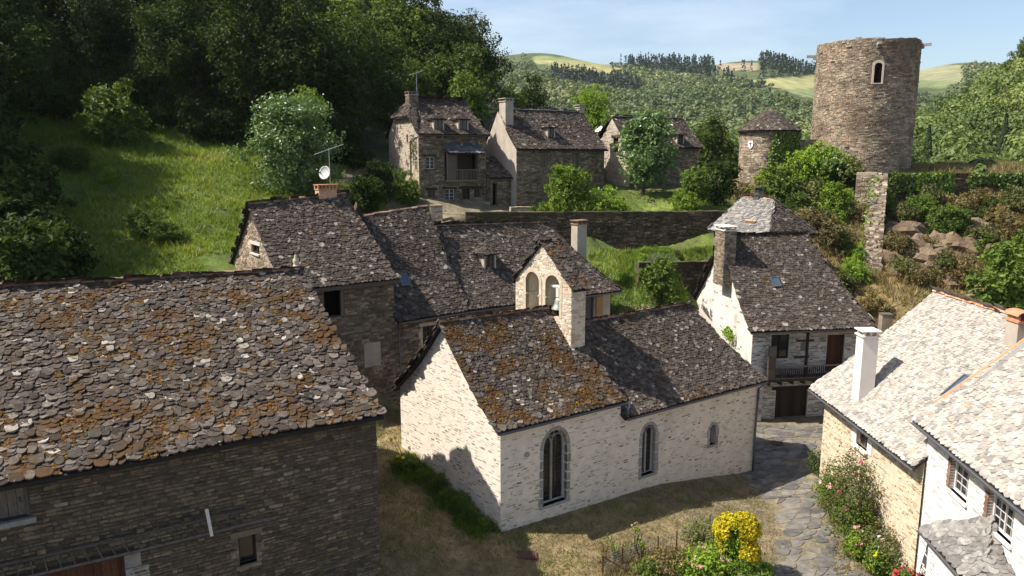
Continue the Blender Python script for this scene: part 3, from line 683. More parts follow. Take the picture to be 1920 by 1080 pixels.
def ground_z(X, Y):
    X = np.asarray(X, float); Y = np.asarray(Y, float); sh = X.shape; x = X.ravel(); y = Y.ravel(); z = np.zeros(len(x))
    for f in _tf:
        a, b, c = _tv[f]
        m = (x >= min(a[0], b[0], c[0]) - 1e-6) & (x <= max(a[0], b[0], c[0]) + 1e-6) & (y >= min(a[1], b[1], c[1]) - 1e-6) & (y <= max(a[1], b[1], c[1]) + 1e-6)
        if not m.any(): continue
        d = (b[1] - c[1]) * (a[0] - c[0]) + (c[0] - b[0]) * (a[1] - c[1])
        if abs(d) < 1e-9: continue
        i = np.nonzero(m)[0]
        w0 = ((b[1] - c[1]) * (x[i] - c[0]) + (c[0] - b[0]) * (y[i] - c[1])) / d; w1 = ((c[1] - a[1]) * (x[i] - c[0]) + (a[0] - c[0]) * (y[i] - c[1])) / d; w2 = 1 - w0 - w1
        k = (w0 > -1e-6) & (w1 > -1e-6) & (w2 > -1e-6)
        z[i[k]] = w0[k] * a[2] + w1[k] * b[2] + w2[k] * c[2]
    return z.reshape(sh)
def gz(x, y): return float(ground_z(np.array([x]), np.array([y]))[0])
_xs = np.concatenate([np.arange(-120, -40, 2.5), np.arange(-40, -14, 1.), np.arange(-14, 30, .5), np.arange(30, 60, 1.), np.arange(60, 200.1, 2.5)])
_ys = np.concatenate([np.arange(5, 20, 1.), np.arange(20, 72, .5), np.arange(72, 90, 1.), np.arange(90, 230.1, 2.5)])
_gx, _gy = np.meshgrid(_xs, _ys, indexing='ij'); _gzv = ground_z(_gx, _gy)
_nz = np.array([mnoise.noise(Vector((x * .35, y * .35, 0))) * .5 + mnoise.noise(Vector((x * 1.3, y * 1.3, 2))) * .25 for x, y in zip(_gx.ravel(), _gy.ravel())]).reshape(_gx.shape)
_amp = np.clip((np.hypot(_gx - 5, _gy - 33) - 14) / 25, .06, 1.0)
_gzv = _gzv + _nz * _amp * .7
def ground_z(X, Y):
    X = np.asarray(X, float); Y = np.asarray(Y, float)
    i = np.clip(np.searchsorted(_xs, X) - 1, 0, len(_xs) - 2); j = np.clip(np.searchsorted(_ys, Y) - 1, 0, len(_ys) - 2)
    u = np.clip((X - _xs[i]) / (_xs[i + 1] - _xs[i]), 0, 1); v = np.clip((Y - _ys[j]) / (_ys[j + 1] - _ys[j]), 0, 1)
    return (_gzv[i, j] * (1 - u) + _gzv[i + 1, j] * u) * (1 - v) + (_gzv[i, j + 1] * (1 - u) + _gzv[i + 1, j + 1] * u) * v
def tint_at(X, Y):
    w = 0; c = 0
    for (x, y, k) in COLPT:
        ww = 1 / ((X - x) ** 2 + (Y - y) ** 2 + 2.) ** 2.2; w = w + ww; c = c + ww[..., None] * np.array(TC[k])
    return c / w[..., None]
def sheet(name, gx, gy, gzv, mat, tint, kind='structure'):
    nx, ny = gx.shape; V = np.stack([gx, gy, gzv], -1).reshape(-1, 3); i = np.arange(nx * ny).reshape(nx, ny)
    F = np.stack([i[:-1, :-1], i[1:, :-1], i[1:, 1:], i[:-1, 1:]], -1).reshape(-1, 4)
    me = mesh_np(name, V, F, mat, smooth=True)
    ca = me.attributes.new('tint', 'FLOAT_COLOR', 'POINT'); ca.data.foreach_set('color', np.c_[tint.reshape(-1, 3), np.ones(nx * ny)].astype(np.float32).ravel())
    o = bpy.data.objects.new(name, me); COL.objects.link(o); o['kind'] = kind; return o
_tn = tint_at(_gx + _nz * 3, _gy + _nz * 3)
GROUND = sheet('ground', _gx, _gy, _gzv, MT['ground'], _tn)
GROUND['label'] = 'uneven ground of dry grass, meadow and wooded slopes under the village'
def poly_in(px, py, poly):
    px = np.asarray(px); py = np.asarray(py); ins = np.zeros(px.shape, bool); n = len(poly)
    for i in range(n):
        (x0, y0), (x1, y1) = poly[i], poly[(i + 1) % n]
        c = ((y0 > py) != (y1 > py)) & (px < (x1 - x0) * (py - y0) / (y1 - y0 + 1e-9) + x0); ins ^= c
    return ins
# far side of the valley
def far_z(X, Y):
    t = np.clip((Y - 215) / 700, 0, 1.3); s = X / Y
    z = -8 + 134 * (t ** 1.15) + 4.5 * np.sin(s * 21 + 1.3) * t + 2.5 * np.sin(s * 47 + Y * .006) * t - 26 * np.clip(s - .1, 0, .3) * t + 40 * np.clip(.08 - s, 0, .3) * t
    z += np.where(t > 1.0, -(t - 1.0) * 90, 0) + 7 * np.sin(Y * .021 + s * 9) * t * (1 - np.clip(t, 0, 1) * .6)
    return z
_fx, _fy = np.meshgrid(np.linspace(-.25, .95, 190), np.concatenate([np.linspace(200, 880, 90), np.linspace(892, 1120, 20)]), indexing='ij')
_FX = _fx * _fy; _FZ = far_z(_FX, _fy); _px, _py = seen(np.stack([_FX, _fy, _FZ], -1))
FIELDS = [([(1000,108),(1095,108),(1185,136),(1140,138),(1040,124),(1000,118)], (.27,.25,.10)), ([(1000,106),(1080,106),(1090,114),(1000,113)], (.17,.20,.07)),
          ([(1385,152),(1530,140),(1530,172),(1470,168)], (.28,.27,.11)), ([(1470,168),(1530,166),(1530,184),(1500,180)], (.18,.21,.08)),
          ([(1700,120),(1806,122),(1812,150),(1790,158),(1700,158)], (.22,.215,.11)), ([(1700,150),(1790,152),(1770,168),(1700,160)], (.15,.18,.07)), ([(1325,118),(1425,118),(1420,132),(1345,132)], (.26,.21,.13)), ([(1300,262),(1345,268),(1345,292),(1318,285)], (.20,.24,.08))]
_ft = np.zeros(_FX.shape + (3,)) + np.array([.07, .085, .03]); FIELDMASK = np.zeros(_FX.shape, bool)
for pl, c in FIELDS:
    k = poly_in(_px, _py, pl); _ft[k] = c; FIELDMASK |= k
FAR = sheet('far_hills', _FX, _fy, _FZ, MT['far'], _ft); FAR['label'] = 'wooded far side of the valley with pale hilltop fields'

# lane of flagstones
lane = thing('lane', 'flagstone lane running from the balcony house down past the chapel', 'lane', (14, 33, -1.3), kind='structure')
del lane['category']
LANE = [(11.2,41.0),(14.0,46.6),(22.5,47.0),(19.5,43.6),(16.6,41.0),(15.9,37.0),(15.0,33.0),(14.6,29.0),(14.9,24.0),(15.5,18.),(8.5,18.),(8.6,22.),(9.8,25.5),(11.2,29.0),(12.6,32.5),(12.8,36.0),(12.6,38.6)]
_c = .66; _nodes = {}
def _node(i, j):
    if (i, j) not in _nodes:
        x = 7 + (i + (.5 if j % 2 else 0)) * _c * 1.15 + R.uniform(-.27, .27); y = 16 + j * _c * .85 + R.uniform(-.22, .22); _nodes[(i, j)] = np.array([x, y])
    return _nodes[(i, j)]
_cells = []
for i in range(-2, 23):
    for j in range(0, 60):
        a = 1 if j % 2 else 0
        q = [_node(i, j), _node(i + 1, j), _node(i + a, j + 1) if a else _node(i + 1, j + 1), _node(i, j + 1)] if not a else [_node(i, j), _node(i + 1, j), _node(i + 2, j + 1), _node(i + 1, j + 1)]
        if not a: q = [_node(i, j), _node(i + 1, j), _node(i + 1, j + 1), _node(i, j + 1)]
        _cells.append(np.array(q))
for q in _cells:
    c = q.mean(0)
    if not poly_in(np.array([c[0]]), np.array([c[1]]), LANE)[0]: continue
    if R.random() < .06: continue
    pts = []
    for k in range(4):
        p, a, b = q[k], q[k - 1], q[(k + 1) % 4]; cut = R.uniform(.1, .32)
        pts += [p + (a - p) * cut, p + (b - p) * cut * R.uniform(.6, 1.2)]
    pts = c + (np.array(pts) - c) * R.uniform(.93, .98); n = len(pts)
    z = ground_z(pts[:, 0], pts[:, 1]); tz = R.normal(0, .008) + .03
    zp = z.mean() + (z - z.mean()) * .9 + tz + R.normal(0, .006, n)
    ins = c + (pts - c) * .95
    V = np.vstack([np.c_[pts, zp - .12], np.c_[pts, zp - .012], np.c_[ins, zp]])
    F = [(b + k, b + (k + 1) % n, b + n + (k + 1) % n, b + n + k) for b in (0, n) for k in range(n)] + [tuple(range(2 * n, 3 * n))]
    part('flagstone', V, F, MT['flag'], lane, np.full(len(V), R.random()))

# ------------------------------------------------------------------ buildings
def uv_on(o, U, px, py):
    "where the sight line through a photo point meets a wall: (along, height)"
    o = np.array([o[0], o[1], 0.]); U = unit(U); N = np.cross(U, UP); r = _ray(px, py)
    P = _C + r * (((o - _C) @ N) / (r @ N)); return float((P - o) @ U), float(P[2])
def pxrect(o, U, x0, y0, x1, y1):
    "rectangle on a wall from the photo's upper-left and lower-right points"
    u0, v1 = uv_on(o, U, x0, y0); u1, v0 = uv_on(o, U, x1, y1); return u0, u1, v0, v1
def pick(S, px, py):
    uu, vv = np.meshgrid(np.linspace(0, 1, 121), np.linspace(0, 1, 121), indexing='ij'); x, y = seen(S(uu, vv)); d = (x - px) ** 2 + (y - py) ** 2
    i = np.unravel_index(np.argmin(d), d.shape); return float(uu[i]), float(vv[i])
def gable_poly(L, base, e0, e1, apex_u, apex_z, sag=0., n=6, drop=.1):
    "gable outline whose rakes follow a sagging roof"
    P = [(0, base), (L, base)]
    f = lambda v: -sag * math.sin(math.pi * v) ** 1.2 * (1.25 - .5 * v) - drop
    for i in range(n): v = i / n; P.append((L + (apex_u - L) * v, e1 + (apex_z - e1) * v + f(v)))
    for i in range(n + 1): v = 1 - i / n; P.append((apex_u * v, e0 + (apex_z - e0) * v + f(v)))
    return P

# --- barn
barn = thing('barn', 'big stone barn with mossy stone-scale roof filling the lower left corner', 'barn', (-4.84, 25.3, 0))
BH = hv(59); bc_ = np.array([-4.84, 25.3, 0]); bo = bc_ - BH * 13
E_, R_ = np.array([-4.49, 25, 7.04]), np.array([-8.85, 31, 11.26])
EL, RL = E_ - hv(59) * 14.5, R_ - hv(66) * 14.5
bb = hv(-36)
win1 = pxrect(bo, BH, -30, 925, 56, 968); win2 = pxrect(bo, BH, 446, 1008, 482, 1052); dr1 = list(pxrect(bo, BH, -60, 1052, 236, 1090)); dr1[3] = uv_on(bo, BH, 236, 1040)[1]; dr1[2] = dr1[3] - 3.0
hl = [rect(*win1), rect(*win2), rect(*dr1)]
wall(barn, bo, BH, rect(0, 13, -1.2, 7.16), hl, MT['mortar_barn'], MT['stone_barn'], ch=.12, sw=.30, proud=.028, n_ind=300, depth=.35, cover=.93, hmin=.6)
wall(barn, bc_, bb, [(0, -1.2), (13.5, -.5), (13.5, 6.9), (7.2, 11.0), (0, 7.1)], (), MT['mortar_barn'], MT['stone_barn'], ch=.2, sw=.5, simple=True)
window(barn, bo, BH, *win2, cols=1, rows=1, fm='wood_dark', d=.2, fw=.06, leaves=1, lintel='stone_brown', sill='stone_brown', jamb='stone_barn')
w_ = door(barn, bo, BH, *win1, mat='wood', plank=.2, lintel=None, nm='loft_hatch')
s = MB(); Q = panel_at(bo, BH); s.box(Q(win1[0] - .1, win1[2] - .16, -.1), BH * (win1[1] - win1[0] + .25), np.cross(BH, UP) * .24, UP * .15); s.build('sill', MT['greystone'], w_)
door(barn, bo, BH, *dr1, mat='wood_red', plank=.22, lintel='wood_dark', nm='barn_door')
s = MB()
for k in range(4): s.box(Q(dr1[1] + .02, dr1[3] - .55 * (k + 1) + .1, -.12), BH * (.45 + .2 * (k % 2)), np.cross(BH, UP) * .15, UP * .52)
s.build('quoin', MT['greystone'], barn)
_, S1 = roof(barn, EL, E_, RL, R_, MT['lauze_barn'], expo=.108, tw=.17, sag=.12, thick=.04, rough=1.9, n_ind=300, wob=.02, grade=.75)
roof(barn, E_ + bb * 14.6 - UP * .3, EL + bb * 14.6 - UP * .3, R_, RL, MT['lauze'], expo=.4, tw=.5, sag=.1, thick=.04)
ridge(barn, RL, R_, MT['clay'], r=.15, L=.42, S=S1)
def barn_bias(u, v): return .25 * math.exp(-((u - .62 + .1 * v) / .12) ** 2) - .28 * (u < .2) - .25 * (v > .9) - .1 * (v < .1)
moss_on(barn, S1, 9000, MT['moss'], thr=.24, size=.05, seed=3.3, fs=.9, bias=barn_bias, lift=.10)
s = MB(); s.lathe(R_ + UP * .08 - hv(66) * .2, [(.16, 0), (.2, .08), (.13, .16), (.09, .24), (.13, .32), (.12, .42), (.05, .5), (.07, .56), (.0, .64)], 12); s.build('finial', MT['ashlar'], barn, smooth=True)
# ladder hung along the barn wall
lad = thing('ladder', 'long grey wooden ladder hung level along the barn wall', 'ladder', tuple(bo + BH * 5 + UP * 3))
NB = np.cross(BH, UP)
ra0, ra1 = uv_on(bo, BH, -20, 1058), uv_on(bo, BH, 470, 948); rb0, rb1 = uv_on(bo, BH, -20, 1092), uv_on(bo, BH, 505, 966)
for p, q in ((ra0, ra1), (rb0, rb1)):
    m = MB(); m.path([Q(p[0], p[1], .22), Q((p[0] + q[0]) / 2, (p[1] + q[1]) / 2 - .03, .22), Q(q[0], q[1], .22)], .045, 7); m.build('rail', MT['wood_grey'], lad)
for k in range(1, 22):
    t = k / 22; a = [ra0[i] + (ra1[i] - ra0[i]) * t for i in (0, 1)]; b = [rb0[i] + (rb1[i] - rb0[i]) * t for i in (0, 1)]
    m = MB(); m.tube(Q(a[0], a[1] - .02, .22), Q(b[0], b[1] + .02, .22), .018, n=6); m.build('rung', MT['wood_grey'], lad)
for px, py in ((78, 1025), (178, 1000), (262, 985), (350, 965)):
    u, v = uv_on(bo, BH, px, py); m = MB(); m.box(Q(u - .1, v - .12, -.1), BH * .2, NB * .36, UP * .12); m.build('stone_bracket', MT['stone_barn'], barn)
lath = MB(); u, v = uv_on(bo, BH, 381, 948); u2, v2 = uv_on(bo, BH, 391, 998); lath.box(Q(u, v, .28), BH * .1, NB * .05, Q(u2, v2, 0) - Q(u, v, 0))
tag(lath.build('loose_board', MT['frame_white']), 'short pale board propped across the ladder on the barn wall', 'board')

# --- chapel
ch = Fr(-.49, 29.85, 55.2, -40.4); ca, cb = ch.a, ch.b
chapel = thing('chapel', 'white limewashed stone chapel with gabled bell wall and mossy stone roof', 'chapel', tuple(ch(0, 0, 0)))
wkw = dict(pm=MT['white_chapel'], sm=MT['stone_chapel'], ch=.105, sw=.23, proud=.011, cover=.36, gap=.035, hmin=.3)
go = ch(0, 7.86, 0)
wall(chapel, go, -cb, gable_poly(7.86, -1., 4.72, 4.76, 3.95, 8.58, .22, drop=.06), (), n_ind=100, **wkw)
A1 = arch(2.28, 3.62, .58, 4.05, 10, .25)
wkw['cover'] = .30
wall(chapel, ch(0, 0, 0), ca, rect(0, 6.85, -1.5, 4.74), [A1], n_ind=70, depth=.45, **wkw)
A2 = arch(8.38 - 6.85, 9.28 - 6.85, .45, 3.03, 9, .1); A3 = arch(13.36 - 6.85, 13.80 - 6.85, .92, 2.03, 7)
wkw['cover'] = .25
eo = ch(6.85, 0.03, 0); ELn = 10.25
wall(chapel, eo, ca, rect(0, ELn, -2.6, 3.88), [A2, A3], n_ind=60, depth=.4, **wkw)
wall(chapel, ch(6.85 + ELn, .03, 0), cb, [(0, -2.6), (7.8, -1.5), (7.8, 3.7), (3.9, 7.3), (0, 3.8)], (), MT['white_chapel'], MT['stone_chapel'], ch=.2, sw=.4, cover=.4, simple=True, proud=.015)
wall(chapel, ch(6.85 + ELn, 7.86, 0), -ca, rect(0, 6.85 + ELn, -1.5, 3.7), (), MT['white_chapel'])
wall(chapel, ch(6.85, 0, 0), cb, [(0, 2), (7.86, 2), (7.86, 4.6), (3.93, 8.4), (0, 4.6)], (), MT['white_chapel'])
def gothic(o, U, hp, d, tracery):
    "stone-edged church window with leaded dark glass"
    Qw = panel_at(o, U); U = unit(U); N = np.cross(U, UP)
    cu = sum(p[0] for p in hp) / len(hp); V = [Qw(p[0], p[1], -d) for p in hp]
    b0, b1 = min(p[0] for p in hp), max(p[0] for p in hp); v0, v1 = min(p[1] for p in hp), max(p[1] for p in hp); sp = v1 - (b1 - b0) / 2
    m = MB()
    for i in range(len(hp)):
        p, q = hp[i], hp[(i + 1) % len(hp)]; m.tube(Qw(p[0], p[1], -d + .03), Qw(q[0], q[1], -d + .03), .045, n=5)
    if tracery:
        mid = (b0 + b1) / 2; m.box(Qw(mid - .05, v0, -d), U * .1, N * .1, UP * (sp - v0))
        for s_ in (-1, 1):
            c = mid + s_ * (b1 - b0) / 4; r = (b1 - b0) / 4 - .02; pts = [Qw(c + r * math.cos(t), sp + r * 1.1 * math.sin(t), -d + .05) for t in np.linspace(0, math.pi, 9)]; m.path(pts, .04, 5)
        pts = [Qw(mid + .2 * math.cos(t), sp + .5 + .2 * math.sin(t), -d + .05) for t in np.linspace(0, 2 * math.pi, 13)]; m.path(pts, .04, 5)
    w = m.build('window', MT['greystone'], chapel)
    part('pane', V, [tuple(range(len(V)))], MT['glass'], w)
    g = MB(); y = v0 + .25
    while y < v1 - .25: g.box(Qw(b0, y, -d + .005), U * (b1 - b0), N * .02, UP * .02); y += .28
    x = b0 + .22
    while x < b1 - .1: g.box(Qw(x, v0, -d + .007), U * .015, N * .015, UP * (sp - v0 + .1)); x += .22
    g.build('leading', MT['iron'], w)
    n = len(hp); dn = .17; k = 0
    outer = []
    for p in hp:
        dx, dy = p[0] - cu, p[1] - sp
        outer.append((p[0] + dn * (1 if dx > 0 else -1), p[1]) if p[1] <= sp + .02 else (p[0] + dn * dx / math.hypot(dx, dy + .01), p[1] + dn * dy / math.hypot(dx, dy + .01)))
    sd = [(1, 2), (n - 1, 0)]
    for i in range(2, n - 1): sd.append((i, i + 1))
    for i, j in sd:
        p, q, po, qo = hp[i], hp[j], outer[i], outer[j]
        segs = max(1, int(abs(q[1] - p[1]) / .42)) if (i, j) in ((1, 2), (n - 1, 0)) else 1
        for s_ in range(segs):
            f0, f1 = s_ / segs + .012, (s_ + 1) / segs - .012; L = lambda a, b, t: (a[0] + (b[0] - a[0]) * t, a[1] + (b[1] - a[1]) * t)
            ex = R.uniform(0, .1); a, b, c_, d_ = L(p, q, f0), L(p, q, f1), L(po, qo, f1), L(po, qo, f0)
            if segs > 1: sg = 1 if po[0] > p[0] else -1; c_ = (c_[0] + sg * ex, c_[1]); d_ = (d_[0] + sg * ex, d_[1])
            mm = MB(); mm.prism([Qw(*a, -.2), Qw(*b, -.2), Qw(*c_, -.2), Qw(*d_, -.2)], N * .215); mm.build('surround_stone', MT['greystone'], w)
    mm = MB(); mm.box(Qw(b0 - .2, v0 - .13, -.25), U * (b1 - b0 + .4), N * .28, UP * .13); mm.build('sill', MT['greystone'], w)
gothic(ch(0, 0, 0), ca, A1, .38, True); gothic(eo, ca, A2, .32, True); gothic(eo, ca, A3, .3, False)
dk = MB(); u, v = uv_on(ch(0, 0, 0), ca, 988, 852); dk.prism([panel_at(ch(0, 0, 0), ca)(u + .16 * math.cos(t), v + .13 * math.sin(t), 0) for t in np.linspace(0, 6.28, 8)[:-1]], np.cross(ca, UP) * .03); dk.build('dark_stone', MT['greystone'], chapel)
_, SW = roof(chapel, ch(-.28, -.22, 4.66), ch(6.95, -.22, 4.66), ch(-.28, 3.93, 8.62), ch(6.8, 3.93, 8.55), MT['lauze_barn'], expo=.105, tw=.165, sag=.22, thick=.03, rough=1.3, n_ind=170, grade=.65, wob=.012)
roof(chapel, ch(6.9, 8.2, 4.55), ch(-.28, 8.2, 4.5), ch(6.8, 3.93, 8.55), ch(-.28, 3.93, 8.62), MT['lauze'], expo=.22, tw=.3, sag=.22, thick=.035, rough=1.2)
ridge(chapel, ch(-.3, 3.93, 8.62), ch(5.85, 3.93, 8.55), MT['clay'], r=.13, L=.36)
_, SE = roof(chapel, ch(6.95, -.2, 3.80), ch(17.55, -.2, 3.80), ch(6.75, 3.93, 7.52), ch(16.1, 3.93, 7.66), MT['lauze'], expo=.12, tw=.17, sag=.16, thick=.03, rough=1., n_ind=130, wob=.012)
roof(chapel, ch(17.4, 8.1, 3.7), ch(6.9, 8.1, 3.7), ch(16.1, 3.93, 7.66), ch(6.75, 3.93, 7.52), MT['lauze'], expo=.25, tw=.35, sag=.16, thick=.03)
ridge(chapel, ch(6.75, 3.93, 7.52), ch(16.1, 3.93, 7.66), MT['clay'], r=.12, L=.36)
moss_on(chapel, SW, 4400, MT['moss'], thr=.10, size=.05, seed=8.1, fs=1.0, lift=.08)
moss_on(chapel, SE, 150, MT['moss'], thr=.42, size=.08, seed=1.7, fs=.7, lift=.08)
gutter(chapel, ch(-.3, -.31, 4.62), ch(7.0, -.31, 4.60)); gutter(chapel, ch(7.05, -.29, 3.76), ch(17.6, -.29, 3.74))
pipe(chapel, [ch(6.98, -.31, 4.55), ch(6.98, -.33, 3.9)]); pipe(chapel, [ch(17.35, -.29, 3.7), ch(17.1, -.07, 3.4), ch(17.02, -.07, 1.), ch(17.0, -.07, -2.0)], .06)
# bell wall
ct0, ct1 = 5.85, 6.72; cbR, cbL, cbA = 2.28, 6.36, 4.33
co = ch(ct0, cbL, 0); uu_ = lambda b: cbL - b
cpoly = [(0, 6.2), (uu_(cbR), 5.4), (uu_(cbR), 9.85), (uu_(cbA), 11.75), (0, 9.75)]
ch1 = arch(uu_(5.56), uu_(4.56), 8.25, 10.3, 10); ch2 = arch(uu_(4.10), uu_(3.10), 8.25, 10.3, 10)
skw = dict(pm=MT['ashlar'], sm=MT['stone_cote'], ch=.125, sw=.26, proud=.016, gap=.018)
wall(chapel, co, -cb, cpoly, [ch1, ch2], n_ind=50, depth=ct1 - ct0, margin=.2, name='bell_wall', **skw)
wall(chapel, ch(ct0, cbR, 0), ca, rect(0, ct1 - ct0, 5.3, 9.85), (), n_ind=20, name='bell_wall', **skw)
wall(chapel, ch(ct1, cbR, 0), cb, [(0, 5.4), (cbL - cbR, 6.2), (cbL - cbR, 9.75), (cbA - cbR, 11.75), (0, 9.85)], [[(cbL - cbR - u, v) for u, v in h][::-1] for h in (ch1, ch2)], MT['ashlar'], None, depth=.02, name='bell_wall')
wall(chapel, ch(ct1, cbL, 0), -ca, rect(0, ct1 - ct0, 6, 9.75), (), MT['ashlar'], name='bell_wall')
for hp in (ch1, ch2):
    n = len(hp); cu = (hp[0][0] + hp[1][0]) / 2; sp = 9.8; Qc = panel_at(co, -cb); Nc = np.cross(-cb, UP)
    for i in range(2, n - 1):
        p, q = hp[i], hp[i + 1]; o_ = lambda p: (cu + (p[0] - cu) * 1.38, sp + (p[1] - sp) * 1.38)
        m = MB(); m.prism([Qc(*p, -.2), Qc(*q, -.2), Qc(*o_(q), -.2), Qc(*o_(p), -.2)], Nc * .225); m.build('voussoir', MT['ashlar'], chapel)
    for x in (hp[0][0], hp[1][0]):
        y = 8.25; sg = -1 if x == hp[0][0] else 1
        while y < 9.75:
            h = .31; m = MB(); m.box(Qc(x if sg > 0 else x - .18, y, -.2), -cb * .18, Nc * .222, UP * (h - .01)); m.build('jamb_stone', MT['ashlar'], chapel); y += h
        m = MB(); m.box(Qc(x - .06, 9.1, -.8), -cb * .12, Nc * .84, UP * .07); m.build('impost', MT['ashlar'], chapel)
_, SB = roof(chapel, ch(ct0 - .1, cbR - .22, 9.72), ch(ct1 + .15, cbR - .22, 9.72), ch(ct0 - .1, cbA, 11.85), ch(ct1 + .15, cbA, 11.85), MT['lauze'], expo=.16, tw=.22, thick=.03, name='bell_wall_roof', deck_t=.06)
roof(chapel, ch(ct1 + .15, cbL + .22, 9.6), ch(ct0 - .1, cbL + .22, 9.6), ch(ct1 + .15, cbA, 11.85), ch(ct0 - .1, cbA, 11.85), MT['lauze'], expo=.16, tw=.22, thick=.03, name='bell_wall_roof', deck_t=.06)
moss_on(chapel, SB, 90, MT['moss'], thr=.1, size=.09, seed=2.2, fs=1.5, lift=.07)
m = MB(); m.box(ch(6.05, cbR - .06, 6.05), ca * .8, -cb * .25, UP * .1); m.build('flashing', MT['zinc_dark'], chapel)
bell = thing('bell', 'pale bronze church bell hanging from its yoke in the bell wall', 'bell', tuple(ch(6.15, 3.55, 8.5)))
bp = ch(6.16, 3.5, 8.6)
m = MB(); m.lathe(bp, [(.36, 0), (.35, .05), (.27, .16), (.21, .32), (.18, .48), (.12, .56), (.0, .6)], 18); m.build('bell_body', MT['bronze'], bell, smooth=True)
m = MB(); m.box(bp - cb * .1 + ca * -.1 + UP * .6, ca * .2, cb * .2, UP * .45); m.tube(bp - cb * .36 + UP * 1.1, bp + cb * .5 + UP * 1.1, .1, n=8); m.build('yoke', MT['frame_white'], bell)
m = MB(); m.tube(bp + UP * .3, bp + UP * -.12, .03, n=6); m.lathe(bp + UP * -.16, [(0, 0), (.06, .04), (.0, .1)], 8); m.build('clapper', MT['iron'], bell)

# --- the terrace of houses behind the chapel
bc = Fr(-6.75, 42, 53.2); ba, bbk = bc.a, bc.b
def masonry(pm, sm, **k): d = dict(pm=MT[pm], sm=MT[sm], ch=.12, sw=.34, proud=.03, simple=True); d.update(k); return d
hb = thing('stone_house', 'tall brown stone house with small attic window and red brick chimney behind the barn', 'house', tuple(bc(-3, 0, 1.5)))
bo_ = bc(-6.3, 0, 0)
op1 = pxrect(bo_, ba, 607, 552, 645, 592); sq = pxrect(bo_, ba, 682, 645, 714, 684)
wall(hb, bo_, ba, rect(0, 6.3, .3, 9.22), [rect(op1[0], op1[1], op1[2], 9.0)], **masonry('mortar_brown', 'stone_brown', n_ind=60, depth=.5))
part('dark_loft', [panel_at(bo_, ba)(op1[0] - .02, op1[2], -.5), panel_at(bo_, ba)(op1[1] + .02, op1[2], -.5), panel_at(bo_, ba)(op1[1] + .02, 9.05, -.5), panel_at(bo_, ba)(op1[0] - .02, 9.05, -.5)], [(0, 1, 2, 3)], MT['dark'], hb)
m = MB(); m.box(panel_at(bo_, ba)(op1[1] - .16, op1[2], -.14), ba * .16, np.cross(ba, UP) * .16, UP * (9.0 - op1[2])); m.build('post', MT['wood'], hb)
m = MB(); m.box(panel_at(bo_, ba)(sq[0], sq[2], 0), ba * (sq[1] - sq[0]), np.cross(ba, UP) * .045, UP * (sq[3] - sq[2])); m.build('blocked_window', MT['plaster'], hb)
gpo = bc(-6.3, 9.4, 0); gw = pxrect(gpo, -bbk, 472, 457, 487, 477)
wall(hb, gpo, -bbk, gable_poly(9.4, 4, 9.1, 9.25, 4.7, 13.35, .1), [rect(*gw)], **masonry('stone_gold', 'stone_tower', ch=.1))
window(hb, gpo, -bbk, *gw, cols=1, rows=1, fm='wood_red', leaves=2, d=.15, lintel='frame_white', sill='frame_white')
wall(hb, bc(0, 0, 0), bbk, [(0, 4), (9.2, 4), (9.2, 9), (4.6, 13.3), (0, 9.1)], (), MT['mortar_brown'])
_, SBf = roof(hb, bc(-6.45, -.38, 9.12), bc(.2, -.38, 9.12), bc(-6.5, 4.6, 13.3), bc(-.7, 4.55, 13.72), MT['lauze'], expo=.13, tw=.185, sag=.15, thick=.035, rough=1.2, n_ind=60, wob=.012)
roof(hb, bc(.1, 9.7, 9), bc(-6.5, 9.7, 9), bc(-.7, 4.6, 13.72), bc(-6.5, 4.6, 13.3), MT['lauze'], expo=.3, tw=.4, sag=.15)
ridge(hb, bc(-6.5, 4.55, 13.3), bc(-.7, 4.55, 13.72), MT['clay'], r=.12, L=.4)
m = MB(); m.box(bc(-6.5, -.45, 8.92), ba * 6.65, bbk * .04, UP * .2); m.build('fascia', MT['wood'], hb)
cc = at(611, 360, 44.6); moss_on(hb, SBf, 70, MT['moss'], thr=.3, size=.1, seed=5., lift=.08)
chimney(hb, cc, ba, 1.1, .6, 12.8, 14.05, 'clay_new', 'bricks', 'clay_new', potmat='clay_new')
ant = thing('television_antenna', 'television antenna on a mast above the red brick chimney', 'antenna', (cc[0] + .3, cc[1], 14.3))
def antenna(th, c, z0, z1, L, hd, n=9):
    m = MB(); m.tube((c[0], c[1], z0), (c[0], c[1], z1), .025, n=6); m.build('mast', MT['metal'], th)
    d = hv(hd) + UP * .35; b = MB(); p = np.array([c[0], c[1], z1 - .1]); b.tube(p - d * L * .5, p + d * L * .5, .02, n=6); b.build('boom', MT['metal'], th)
    x = unit(np.cross(d, UP))
    for i in range(n):
        q = p + d * L * (i / (n - 1) - .5); w = .16 + .14 * (i < 3); e = MB(); e.tube(q - x * w, q + x * w, .012, n=5); e.build('element', MT['metal'], th)
antenna(ant, cc + np.array([.28, 0, 0]), 14.3, 16.5, 1.7, 75)
dish = thing('satellite_dish', 'round white satellite dish on the mast above the brick chimney', 'satellite dish', (cc[0] + .05, cc[1] - .2, 14.6))
dc = np.array([cc[0] + .05, cc[1] - .22, 15.05]); dn_ = unit(hv(205) + UP * .25)
m = MB(); m.lathe(dc, [(0, -.06), (.2, -.045), (.34, 0), (.40, .05), (.39, .06), (.33, .012), (.19, -.03), (0, -.045)], 20, axis=dn_); m.build('reflector', MT['frame_white'], dish, smooth=True)
m = MB(); m.tube(dc - UP * .3 + dn_ * .05, dc + dn_ * .42 - UP * .1, .015, n=6); m.box(dc + dn_ * .4 - UP * .14 - hv(115) * .04, hv(115) * .08, dn_ * .1, UP * .08); m.build('feed_arm', MT['zinc_dark'], dish)

